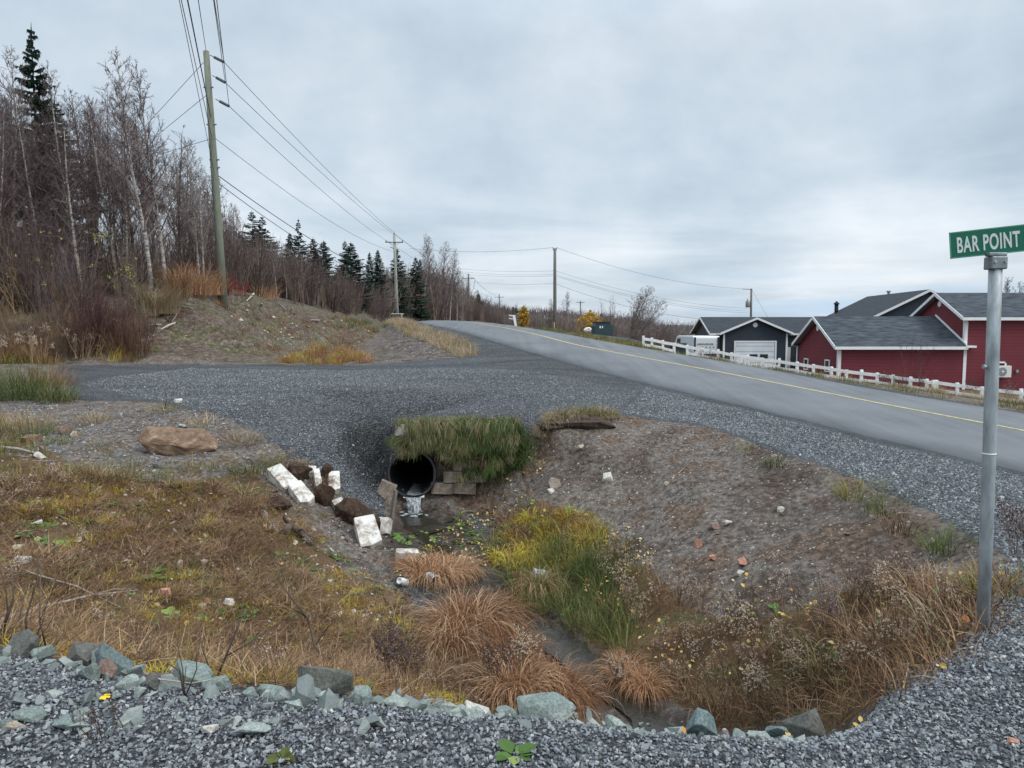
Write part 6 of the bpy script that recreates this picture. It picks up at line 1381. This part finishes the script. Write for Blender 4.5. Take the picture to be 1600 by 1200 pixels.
def birch(seed, H=9.0, bark='birch_bark', tw='twigs_plum', stems=1, spread=.30, dens=1.0, clear=.28, lean=0.0, rk=1.0):
    rs = np.random.RandomState(seed); T_ = MB(); K = MB()
    for s in range(stems):
        a0 = rs.uniform(0, 6.28); ln = (.10 if stems > 1 else .02)+lean; d = Vector((math.cos(a0)*ln, math.sin(a0)*ln, 1)).normalized(); h = H*(1 if s == 0 else rs.uniform(.75, .95))
        p = Vector((math.cos(a0)*.15*(stems > 1), math.sin(a0)*.15*(stems > 1), -.3)); pts = [p.copy()]; n = 12
        for i in range(n):
            d = (d+Vector((rs.normal(0, .022), rs.normal(0, .022), .03))).normalized(); p = p+d*(h+.3)/n; pts.append(p.copy())
        r0 = h*.0088*rk; rad = [r0*(1-i/n)**.8+.008 for i in range(n+1)]; T_.tube(pts, rad, 7)
        nb = int(42*dens)
        for i in range(nb):
            t = clear+(1-clear)*(i+rs.rand())/nb; k = min(int(t*n), n-1); q = pts[k].lerp(pts[k+1], t*n-k); a = i*2.4+rs.normal(0, .5)
            L_ = h*spread*(1-t)**.75*rs.uniform(.7, 1.15)+.35; el = rs.uniform(.75, 1.15)
            bd = Vector((math.cos(a)*math.cos(el), math.sin(a)*math.cos(el), math.sin(el))); bp = [q]; bdir = bd.copy(); m_ = 5
            for j in range(m_):
                bdir = (bdir+Vector((rs.normal(0, .09), rs.normal(0, .09), .05))).normalized(); bp.append(bp[-1]+bdir*L_/m_)
            br = max(.006, rad[k]*.42); K.tube(bp, [br*(1-j/m_*.8) for j in range(m_+1)], 3, False)
            for j in range(int(9*dens)):
                u = rs.uniform(.15, 1.0); kk = min(int(u*m_), m_-1); q2 = bp[kk].lerp(bp[kk+1], u*m_-kk); sd_ = (bdir*.75+Vector(rs.normal(0, .5, 3))+Vector((0, 0, .15))).normalized(); l2 = L_*.45*rs.uniform(.5, 1.1)*(1.1-u*.5)
                e2 = q2+sd_*l2; mid = q2.lerp(e2, .5)+Vector(rs.normal(0, l2*.04, 3)); K.tube([q2, mid, e2], [br*.4+.002, .006, .003], 3, False)
                for w_ in range(5):
                    v = rs.uniform(.2, 1); q3 = q2.lerp(e2, v); d3 = (sd_*.8+Vector(rs.normal(0, .45, 3))).normalized(); K.tube([q3, q3+d3*l2*rs.uniform(.3, .6)], [.0055, .0028], 3, False)
    return T_, K
def put_tree(name, T_, K, mt, mk, link=True, loc=(0, 0, 0), **kw):
    o = bpy.data.objects.new(name, None); o.location = loc; C.objects.link(o); T_.build('trunk', M[mt], o, True); K.build('crown', M[mk], o); return tag(o, **kw)
def spruce(seed, H=8.0, w_=.2, gap=0.0, dens=1.0):
    rs = np.random.RandomState(seed); T_ = MB(); K = MB(); T_.tube([(0, 0, -.3), (rs.normal(0, .03), 0, H*.5), (0, rs.normal(0, .05), H)], [H*.014, H*.008, .008], 7); z = H*.08; L_n = 0
    while z < H*.985:
        t = z/H; Rm = H*w_*(1-t)**.8*rs.uniform(.75, 1.15)+.06; nb = int(7*dens)+1
        for i in range(nb):
            if rs.rand() < gap: continue
            a = rs.uniform(0, 6.28); L_ = Rm*rs.uniform(.65, 1.15); dr_ = -.28*(1-t)+.12; base = Vector((0, 0, z)); d = Vector((math.cos(a), math.sin(a), 0)); s = Vector((-d.y, d.x, 0)); m_ = max(4, int(L_/.13)); prev = base
            for j in range(m_):
                u = (j+1)/m_; q = base+d*L_*u+Vector((0, 0, L_*(dr_*math.sin(u*2.2)+.10*u*u)))
                wd = L_*.28*math.sin(min(1, u*1.1)*2.6+.3)*.8+.03
                for sg in (-1, 1):
                    e = q+s*sg*wd*rs.uniform(.7, 1.3)+d*wd*.5+Vector((0, 0, -wd*rs.uniform(.1, .55))); K.add([prev, q+Vector((0, 0, .02)), e], [(0, 1, 2)])
                    e2 = q.lerp(e, .5)+Vector((0, 0, -rs.uniform(.06, .16)))+d*rs.normal(0, .05); K.add([prev.lerp(q, .5), q.lerp(e, .75), e2], [(0, 1, 2)])
                K.add([prev+Vector((0, 0, .03)), q+s*.03, q-Vector((0, 0, .1))], [(0, 1, 2)]); prev = q
        z += H*.024*(1.1-t*.35)+.02
    tip = Vector((0, 0, H)); K.tube([tip-Vector((0, 0, .4)), tip+Vector((0, 0, .15))], [.03, .008], 4)
    return T_, K
# originals
BIR = [birch(1, 9.5), birch(2, 9, spread=.26), birch(3, 8, stems=2, dens=.8), birch(4, 9, spread=.34, dens=1.1), birch(5, 7, 'alder_bark', spread=.34), birch(6, 6.5, stems=3, dens=.6)]
BH = [9.5, 9, 8, 9, 7, 6.5]; BM = [('birch_bark', 'twigs_plum'), ('birch_bark', 'twigs_plum'), ('birch_bark', 'twigs_grey'), ('alder_bark', 'twigs_plum'), ('alder_bark', 'twigs_plum'), ('alder_bark', 'twigs_grey')]
SPR = [spruce(11, 8, .24, .05), spruce(12, 8, .28, .12), spruce(13, 8, .22, .2), spruce(14, 8, .30, .42, .9)]
BO = []; SO = []
def place(kind, i, px, Y, top, label, group=None, lean=0, wide=1.0, rz=None):
    """kind b/s; the tree stands on the ground on bearing px at distance Y; its tip reaches photo height top"""
    if isinstance(px, Vector): b = px; H = top
    else:
        b = at(px, Y); H = W(px, top, Y).z-b.z
    st, H0 = (BO, BH[i]) if kind == 'b' else (SO, 8.0)
    src = next((o for k, o in st if k == i), None)
    if src is None:
        T_, K = BIR[i] if kind == 'b' else SPR[i]; mt, mk = BM[i] if kind == 'b' else ('spruce_bark', 'spruce')
        o = put_tree('birch_tree' if kind == 'b' else 'spruce_tree', T_, K, mt, mk); st.append((i, o))
    else: o = copy_tree(src)
    s = H/H0; o.location = b; o.scale = (s*wide, s*wide, s); o.rotation_euler = (0, lean, random.uniform(0, 6.28) if rz is None else rz)
    for k in ('label', 'category', 'group'):
        if k in o: del o[k]
    return tag(o, label, 'birch tree' if kind == 'b' else 'spruce tree', group)
NB = 'leafless trees in front of the left wood'
for a in [(0, 240, 31, 96, 'tall white-trunked birch reaching highest left of the nearest pole'), (1, 262, 32, 118, 'leaning white-trunked birch just right of the tallest one'), (0, 200, 33, 138, 'birch left of the tallest white-trunked one'),
          (1, 186, 32.5, 165, 'slender birch second to the left of the tallest one'), (2, 318, 34, 222, 'twin-stemmed birch just left of the nearest pole'), (3, 150, 36, 150, 'birch right of the tall spruce at the upper left'), (1, 120, 34, 118, 'thin birch touching the right side of the tall spruce'),
          (3, 22, 33, 135, 'bare tree at the upper left border'), (0, 45, 36, 92, 'bare tree left of the tall spruce'), (1, -6, 30, 140, 'bare tree cut by the left border'), (2, 300, 40, 250, 'low birch behind the stems left of the nearest pole'), (4, 365, 42, 322, 'low bare tree just right of the nearest pole'),
          (2, 612, 92, 432, 'pale forked birch left of the second pole'), (4, 590, 96, 402, 'bare tree left of the pale forked birch'), (0, 660, 108, 373, 'first of the tall grey birches right of the second pole'), (1, 676, 112, 370, 'highest of the tall grey birches right of the second pole'), (3, 690, 114, 380, 'grey birch at the middle of the cluster right of the second pole'),
          (1, 703, 120, 392, 'grey birch third from the right in the cluster by the second pole'), (0, 714, 128, 408, 'grey birch second from the right in the cluster by the second pole'), (2, 722, 134, 418, 'last and lowest grey birch of the cluster by the second pole')]:
    place('b', *a, group=NB)
NS = 'spruces standing out of the left wood'
for a in [(2, 72, 40, 42, 'tallest spruce, rising at the upper left', .85), (3, 102, 42, 158, 'shorter spruce right of the tallest one', 1.1), (3, 398, 54, 330, 'ragged spruce right of the nearest pole', 1.2), (3, 414, 56, 338, 'second ragged spruce right of the nearest pole', 1.3), (1, 378, 56, 362, 'small spruce left of the ragged pair', 1.1),
          (3, 470, 60, 342, 'thin-topped spruce with a crooked tip', .7), (0, 456, 62, 364, 'dark spruce left of the thin-topped one', 1.2), (0, 492, 62, 372, 'dense dark spruce at the left of the dark group', 1.3), (1, 508, 64, 376, 'dense dark spruce at the right of the dark group', 1.3),
          (3, 541, 70, 376, 'spruce with a pointed tip left of the broad one', .9), (1, 550, 72, 379, 'broad spruce left of the second pole', 1.5), (0, 579, 82, 394, 'narrow spruce tip above the bare trees', .9), (0, 592, 84, 390, 'darker narrow spruce tip beside the second pole', 1.0), (2, 622, 96, 388, 'spruce directly behind the second pole', 1.3), (2, 650, 100, 402, 'second dark spruce right of the second pole', 1.3), (1, 748, 190, 458, 'small pointed spruce beside the third pole', 1.2), (0, 657, 172, 405, 'spruce among the tall grey birches', 1.1)]:
    place('s', *a[:5], group=NS, wide=a[5])
rs = np.random.RandomState(21)
def tops(px): return np.interp(px, [-300, 0, 130, 180, 260, 330, 370, 440, 520, 590, 640, 700, 735, 790], [110, 130, 160, 150, 165, 260, 335, 372, 396, 412, 405, 402, 440, 474])
ZN = [(-999, 'cut off at the left border'), (0, 'at the far left'), (45, 'below the tallest spruce'), (95, 'right of the tallest spruce'), (135, 'above the maroon shrubs'), (175, 'left of the tallest birch'), (225, 'behind the tallest birch'), (268, 'right of the tallest birch'), (305, 'behind the foot of the nearest pole'),
      (350, 'just right of the nearest pole'), (390, 'under the ragged spruces'), (435, 'left of the dark spruce group'), (480, 'under the dark spruce group'), (525, 'under the broad spruce'), (570, 'left of the second pole'), (612, 'behind the second pole'), (645, 'right of the second pole'), (690, 'below the tall grey birches'), (725, 'around the third pole'), (752, 'between the third and fourth poles')]
KB = ['straight white-barked', 'slender white-barked', 'twin-stemmed pale', 'bushy grey-barked', 'low-branched brown', 'many-stemmed brown']
def deep_label(px, i, H, k):
    z = [t for x, t in ZN if px >= x][-1]
    return '%s%s bare tree %s, %s' % ('short ' if H < 6 else 'tall ' if H > 8.5 else '', KB[i], 'in front' if k < 1.17 else 'midway' if k < 1.33 else 'far back', z)
n = 0
for _ in range(900):
    if n >= 140: break
    px = rs.uniform(-160, 775); Ymin = np.interp(px, [-160, 230, 350, 450, 520, 600, 640, 700, 740, 780], [28, 30.5, 36, 44, 55, 80, 104, 118, 150, 190]); Y = Ymin*rs.uniform(1.03, 1.5)
    b = at(px, Y); tp = tops(px)+abs(rs.normal(8, 22)); H = W(px, tp, Y).z-b.z; H = min(max(H, 3.2), 10.5*rs.uniform(.8, 1))
    if px < 330 and rs.rand() < .3: continue
    if ROADMASK(np.array([b.x]), np.array([b.y]))[0]: continue
    i = int(rs.choice([0, 1, 2, 3, 4, 5], p=[.2, .22, .16, .16, .14, .12]))
    place('b', i, b, Y, H, deep_label(px, i, H, Y/Ymin), 'leafless trees crowding the left wood', wide=rs.uniform(.8, 1.15)); n += 1
n = 0
for _ in range(200):
    if n >= 13: break
    px = rs.uniform(330, 700); Ymin = np.interp(px, [330, 450, 520, 600, 640, 700], [50, 58, 66, 90, 108, 125]); Y = Ymin*rs.uniform(1.05, 1.5); b = at(px, Y); H = W(px, tops(px)+abs(rs.normal(38, 16)), Y).z-b.z
    if H < 2.5: continue
    place('s', int(rs.randint(0, 3)), b, Y, min(H, 9), 'dark half-hidden spruce %s of the wood, %s' % ('towards the front' if Y/Ymin < 1.28 else 'towards the back', [t for x, t in ZN if px >= x][-1]), 'spruces half hidden in the left wood', wide=rs.uniform(1.0, 1.4)); n += 1
# thicket: stems nobody could count
def shrub(seed, H=3.0, n=26, mat='twigs_plum', spread=.5, tw=9, r=.009, up=.9):
    rs = np.random.RandomState(seed); K = MB()
    for i in range(n):
        a = rs.uniform(0, 6.28); r0 = spread*.4*math.sqrt(rs.rand()); p = Vector((r0*math.cos(a), r0*math.sin(a), -.1)); a2 = a+rs.normal(0, .8); th = abs(rs.normal(0, .22))+.03; d = Vector((math.cos(a2)*math.sin(th), math.sin(a2)*math.sin(th), math.cos(th))); h = H*rs.uniform(.55, 1.05); pts = [p]
        for j in range(4): d = (d+Vector((rs.normal(0, .08), rs.normal(0, .08), .04*up))).normalized(); pts.append(pts[-1]+d*h/4)
        K.tube(pts, [r*1.3, r*1.1, r*.9, r*.6, r*.3], 3, False)
        for j in range(tw):
            u = rs.uniform(.25, 1)*4; k = min(int(u), 3); q = pts[k].lerp(pts[k+1], u-k); dd = (d*.9+Vector(rs.normal(0, .45, 3))).normalized(); e = q+dd*h*rs.uniform(.1, .24); K.tube([q, e], [r*.5, r*.22], 3, False)
            if rs.rand() < .6: q2 = q.lerp(e, .5); K.tube([q2, q2+(dd+Vector(rs.normal(0, .5, 3))).normalized()*h*.09], [r*.35, r*.2], 3, False)
    return K.build('shrub', M[mat], link=False)
M['twigs_maroon'] = varied('twigs_maroon', [(0, (.045, .022, .022)), (.5, (.085, .038, .038)), (1, (.13, .07, .06))], .85, .2)
M['twigs_brown'] = varied('twigs_brown', [(0, (.07, .052, .042)), (.5, (.145, .108, .088)), (1, (.23, .185, .15))], .9, .1)
M['twigs_tan'] = varied('twigs_tan', [(0, (.13, .075, .04)), (.5, (.24, .15, .085)), (1, (.36, .26, .16))], .9, .1)
def wood_poly(f0, f1, a, b_):
    xs = np.linspace(a, b_, 30); Ym = np.interp(xs, [-300, -160, 230, 350, 450, 520, 600, 640, 700, 740, 800], [27, 27.2, 29.8, 35.5, 43, 54, 78, 102, 116, 145, 190])
    return [tuple(at(x, y*f0)[:2]) for x, y in zip(xs, Ym)]+[tuple(at(x, y*f1)[:2]) for x, y in zip(xs[::-1], Ym[::-1])]
A1 = [shrub(40+i, 3.9, 26, 'twigs_plum', 1.2, 13, .012) for i in range(3)]+[shrub(50+i, 3.6, 24, 'twigs_brown', 1.3, 13, .012) for i in range(2)]
scatter('thicket', sample(wood_poly(.97, 1.25, -180, 345), .82, 50, True), A1+[shrub(55, 2.4, 30, 'twigs_tan', 1.2, 10, .011)], lambda r, n: r.uniform(.45, 1.12, n), tilt=.06, label='dense plum-brown thicket of leafless alder and birch stems on the left', cat='thicket')
A2_ = [shrub(60+i, 3.4, 24, 'twigs_plum', 1.0, 11, .016) for i in range(2)]+[shrub(65+i, 3.2, 22, 'twigs_brown', 1.0, 11, .016) for i in range(2)]
scatter('thicket', sample(wood_poly(1.0, 1.3, 345, 600), .62, 51, True), A2_, lambda r, n: r.uniform(.6, 1.2, n), tilt=.06, label='brown leafless brush under the trees at the middle of the slope', cat='thicket')
A3 = [shrub(70+i, 5, 20, 'twigs_plum', 1.6, 10, .03) for i in range(2)]+[shrub(75+i, 5, 20, 'twigs_brown', 1.6, 10, .03) for i in range(2)]
scatter('thicket', sample(wood_poly(1.0, 1.5, 596, 790), .16, 52, True), A3, lambda r, n: r.uniform(.55, 1.2, n), tilt=.06, label='brown leafless brush under the trees beyond the second pole', cat='thicket')
scatter('dogwood', sample([(95, 560), (225, 558), (232, 505), (150, 520), (100, 530)], 2.3, 53, clump=.35, cs=2), [shrub(80+i, 2.0, 34, 'twigs_maroon', .8, 6, .008) for i in range(3)], lambda r, n: r.uniform(.6, 1.2, n), tilt=.08, label='maroon red-stemmed shrubs at the foot of the left thicket', cat='shrubs')
scatter('low_brush', sample([(-80, 568), (110, 563), (215, 560), (228, 520), (100, 515), (-80, 520)], 6, 54), [shrub(90+i, 1.1, 30, ['twigs_tan', 'twigs_brown', 'twigs_tan'][i], .8, 8, .006) for i in range(3)], lambda r, n: r.uniform(.5, 1.2, n), tilt=.15, label='low tangled brush along the driveway at the left', cat='brush')
p = sample([(-80, 572), (110, 566), (215, 563), (228, 535), (100, 530), (-80, 540)], 8, 155, clump=.42, cs=2)
scatter('rust_weeds', p, T(4, n=34, h=.6, spread=.35, lean=.7, droop=.6, wd=.009, mat=M['g_rust']), lambda r, n: r.uniform(.4, 1.3, n), label='rust-brown withered weeds along the far edge of the driveway at the left', cat='weeds')
p = sample([(-80, 572), (110, 566), (215, 563), (225, 545), (100, 545), (-80, 555)], 9, 55, clump=.38, cs=2)
scatter('low_weeds', p, T(4, n=34, h=.5, spread=.3, lean=.8, droop=.5, wd=.009, mat=M['g_yellow'])[:2]+T(2, n=34, h=.5, spread=.3, lean=.8, droop=.5, wd=.009, mat=M['g_olive']), lambda r, n: r.uniform(.5, 1.2, n), label='yellow-green weeds along the far edge of the driveway at the left', cat='weeds')
p = sample([(-80, 572), (100, 566), (160, 560), (120, 540), (-80, 545)], 5, 56); p[:, 2] += .35
scatter('pale_seed_heads', p, [seedplant(40+i, .5, 8, .022, 3) for i in range(3)], lambda r, n: r.uniform(.6, 1.2, n), label='pale seed heads above the weeds at the left edge of the driveway', cat='weeds')
for i, (px, Y, h, s, n, mt, lab) in enumerate([(245, 29.5, 1.3, .5, 420, 'g_straw', 'pale straw grass clump on top of the bank left of the pole'), (262, 29.6, 1.1, .5, 300, 'g_straw', 'straw grass clump spilling over the bank top'), (232, 29.2, 1.4, .4, 200, 'g_straw', 'straw grass clump against the thicket'),
   (300, 31.5, 1.5, .8, 420, 'g_rust', 'rusty dry weed mass right of the pale straw clump'), (325, 33, 1.2, .7, 300, 'g_rust', 'rusty dry weeds left of the pole foot'), (280, 31, 1.4, .7, 300, 'g_thatch', 'brown dry weeds behind the pale straw clump'), (410, 40, 1.0, .9, 260, 'g_rust', 'brown weed mound right of the nearest pole')]):
    o = tuft(1500+i, n, h, s, .45, .6, .011, M[mt], 5); o.name = 'dry_grass_clump'; C.objects.link(o); o.location = at(px, Y)-Vector((0, 0, .05)); tag(o, lab, 'dry grass')
o = shrub(123, .9, 40, 'twigs_maroon', 1.6, 6, .012); o.name = 'red_shrub'; C.objects.link(o); o.location = at(366, 35.5); o.data.materials.clear(); M['red_shrub'] = varied('red_shrub', [(0, (.16, .03, .03)), (1, (.32, .08, .06))]); o.data.materials.append(M['red_shrub']); tag(o, 'small reddish shrub right of the foot of the nearest pole', 'shrub')
# slash piles of sticks on the bank rim
p = np.concatenate([sample([(236, 500), (300, 478), (292, 500), (262, 520), (240, 520)], 9, 57), sample([(350, 470), (440, 480), (520, 500), (440, 492), (360, 480)], 3, 58)]); p[:, 2] += .08
M['slash'] = varied('slash', [(0, (.14, .11, .09)), (.5, (.3, .26, .22)), (1, (.5, .46, .42))], .9, .1)
def stick(seed):
    rs = np.random.RandomState(seed); m = MB(); m.tube([(-.7, 0, 0), (0, .05, .05), (.7, 0, 0)], [.05, .045, .02], 5); return m.build('stick', M['slash'], link=False)
scatter('slash_sticks', p, [stick(i) for i in range(2)], lambda r, n: r.uniform(.3, 1.1, n), tilt=.3, label='grey cut sticks piled along the rim of the cleared bank', cat='sticks')
# yellow leaves left in the thicket
p = []
rs = np.random.RandomState(31)
for px, py, n_, sp in ((157, 368, 26, .22), (90, 375, 14, .6), (190, 420, 22, .5), (204, 440, 18, .35), (100, 420, 16, .9), (60, 400, 12, 1.0), (120, 440, 14, .8)):
    c = W(px, py, 29)
    for _ in range(n_): q = c+Vector((rs.normal(0, sp), rs.normal(0, .3), rs.normal(0, sp*.7))); p.append(tuple(q))
M['leaf_lime'] = varied('leaf_lime', [(0, (.22, .21, .05)), (1, (.45, .40, .12))], .7, .2, trans=.2)
scatter('last_leaves', p, [leafm(200+i, 3, .085, M['leaf_lime'], .5) for i in range(3)], lambda r, n: r.uniform(.5, 1.1, n), tilt=.7, label='a few last yellow-green leaves hanging in the left thicket', cat='leaves')
# right of the road: far brush, bare trees, yellow trees
A4 = [shrub(100+i, 4.5, 22, 'twigs_plum', 2.2, 10, .03) for i in range(2)]+[shrub(105+i, 4.5, 22, 'twigs_grey', 2.2, 10, .03) for i in range(2)]
fp = [tuple(at(x, y)[:2]) for x, y in ((800, 150), (870, 125), (900, 95), (990, 92), (1060, 108), (1110, 122), (1200, 150), (1200, 190), (1000, 190), (790, 260), (760, 240))]
p = sample(fp, .11, 60, True)
def cap_scl(pts, H0, topfn, lo=.75):
    out = []
    r = np.random.RandomState(5)
    for q in pts:
        px = q[0]/q[1]*FPX+CX; zt = W(px, topfn(px), q[1]).z; out.append(max(.15, (zt-q[2])/H0*r.uniform(lo, 1.08)))
    return np.array(out)
ft = lambda px: np.interp(px, [760, 800, 860, 900, 980, 1010, 1050, 1090, 1200], [488, 492, 490, 494, 497, 500, 506, 510, 514])
p[:, 2] = np.maximum(p[:, 2], -6)
scatter('brush', p, A4, cap_scl(p, 4.5, ft), tilt=.06, label='grey-brown leafless brush beyond the crest of the road', cat='brush')
p = sample([tuple(at(x, y)[:2]) for x, y in ((790, 260), (1000, 200), (1010, 330), (780, 420), (740, 330))], .03, 61, True)
scatter('far_wood', p, [shrub(110+i, 8, 26, 'twigs_plum', 4, 10, .07) for i in range(2)]+[bpy.data.objects.new('k', SO[0][1].children[1].data if SO[0][1].children[1].name.startswith('crown') else SO[0][1].children[0].data)], cap_scl(p, 8, lambda px: np.interp(px, [740, 790, 860, 910, 1000], [470, 480, 486, 490, 498])), tilt=.03, label='far-off dark wood closing the view beyond the road', cat='wood')
p = sample(wood_poly(1.5, 2.6, 600, 800), .02, 62, True)
scatter('far_wood', p, [shrub(115+i, 8, 26, 'twigs_plum', 4, 10, .06) for i in range(2)]+[bpy.data.objects.new('k', SO[0][1].children[1].data if SO[0][1].children[1].name.startswith('crown') else SO[0][1].children[0].data)], cap_scl(p, 8, lambda px: tops(px)+18), tilt=.03, label='wood running down the ridge behind the third and fourth poles', cat='wood')
def leafy(seed, H, Rr, mat, n=900, ls=.12):
    rs = np.random.RandomState(seed); T_ = MB(); K = MB(); T_.tube([(0, 0, -.3), (0, 0, H*.8)], [.07, .02], 6)
    for i in range(26):
        a = rs.uniform(0, 6.28); z = rs.uniform(.15, .75)*H; T_.tube([(0, 0, z), (math.cos(a)*Rr*.7, math.sin(a)*Rr*.7, z+H*.18)], [.025, .008], 4, False)
    for i in range(n):
        z = rs.beta(1.6, 1.7); rr = Rr*math.sin(math.pi*min(1, z*.9+.12))**.6*(.65+.5*vn(z*9, rs.rand()*6, 1, seed))*math.sqrt(rs.rand()); a = rs.uniform(0, 6.28); c = Vector((math.cos(a)*rr, math.sin(a)*rr, H*(.08+.92*z)))
        u = Vector(rs.normal(size=3)).normalized()*ls; v = Vector(rs.normal(size=3)).normalized()*ls*.7; K.add([c-u, c+v, c+u, c-v], [(0, 1, 2, 3)])
    return T_, K
M['autumn'] = varied('autumn', [(0, (.36, .2, .03)), (.5, (.52, .34, .06)), (1, (.62, .47, .13))], .8, .1, trans=.2)
T_, K = leafy(1, 2.3, .62, 'autumn'); b = W(818, 509, 72); b.z = min(b.z, gz(b.x, b.y)+.1); put_tree('yellow_tree', T_, K, 'alder_bark', 'autumn', loc=b, label='small bright yellow tree beside the leaning white post', cat='tree')
b = at(922, 112); zt = W(922, 485, 112).z; T_, K = leafy(2, zt-b.z, 2.6, 'autumn', 1100, .2); put_tree('yellow_tree', T_, K, 'alder_bark', 'autumn', loc=b, label='broad orange-yellow tree behind the garbage box', cat='tree')
def special(name, T_, K, H0, px, Y, top, mt, mk, label, cat='tree', lean=0, rz=0, wide=1):
    b = at(px, Y); s = (W(px, top, Y).z-b.z)/H0; o = put_tree(name, T_, K, mt, mk, loc=b, label=label, cat=cat); o.scale = (s*wide, s*wide, s); o.rotation_euler = (0, lean, rz); return o
T_, K = birch(31, 6, 'alder_bark', 'twigs_grey', 3, .42, .9, .30, .08, 1.1); special('bare_tree', T_, K, 6, 978, 66, 442, 'alder_bark', 'twigs_grey', 'leaning bare tree with a round twiggy crown right of the garbage box', 'tree', .45, 0, 1.15)
T_, K = birch(32, 6, 'alder_bark', 'twigs_grey', 2, .22, .4, .35, 0, 1.3); special('bare_tree', T_, K, 6, 950, 68, 465, 'alder_bark', 'twigs_grey', 'sparse bare stems directly behind the garbage box', 'tree', -.05, 0, .8)
T_, K = birch(33, 6, 'alder_bark', 'twigs_grey', 2, .16, .35, .4, 0, 1.3); special('bare_tree', T_, K, 6, 961, 70, 462, 'alder_bark', 'twigs_grey', 'sparse bare stems between the garbage box and the leaning tree', 'tree', .05, 2, .8)
T_, K = birch(34, 6, 'alder_bark', 'twigs_grey', 1, .3, .9, .3); special('bare_tree', T_, K, 6, 885, 130, 458, 'alder_bark', 'twigs_grey', 'bare round-topped tree just right of the lone pole', 'tree', 0, 0, 1.1)
T_, K = birch(35, 6, 'alder_bark', 'twigs_grey', 2, .3, .7, .3); special('bare_tree', T_, K, 6, 862, 130, 468, 'alder_bark', 'twigs_grey', 'low bare tree at the left of the lone pole', 'tree', 0, 1, 1.1)
for i, (px, tp, lab) in enumerate(((1578, 440, 'bare treetop left one behind the red roof at the right'), (1600, 446, 'bare treetop cut by the right border behind the red roof'))):
    T_, K = birch(40+i, 6, 'alder_bark', 'twigs_grey', 2, .3, .9, .3); special('bare_tree', T_, K, 6, px, 78, tp, 'alder_bark', 'twigs_grey', lab, 'tree', 0, i, .9)
for i, (px, h, lab) in enumerate([(1437, 2.6, 'tall thin leafless shrub in front of the long red wall'), (1430, 1.0, 'brown bushy weed with flat heads at the fence'), (1395, .9, 'tan weed clump at the fence below the red wall'), (1510, 1.1, 'dark-tipped weed stalk left of the signpost at the fence'), (1567, 1.1, 'weed stalk right of the signpost at the fence'), (1100, .6, 'small weed clump before the white van'), (1125, .5, 'small weed clump by the garage driveway'), (1370, .8, 'pale flat-headed weed left of the tan clump')]):
    q = fence_pt(px); o = (seedplant(800+i, h*.8, 10, .014, 7, hm=M['seed_dark']) if i in (1, 3, 4, 7) else shrub(200+i, h, 16 if i == 0 else 30, 'twigs_brown' if i else 'twigs_maroon', .9, 8, .008)); o.name = 'weed_clump'; C.objects.link(o); o.location = q+Vector((0, -.5 if i else .4, 0)); tag(o, lab, 'weed')
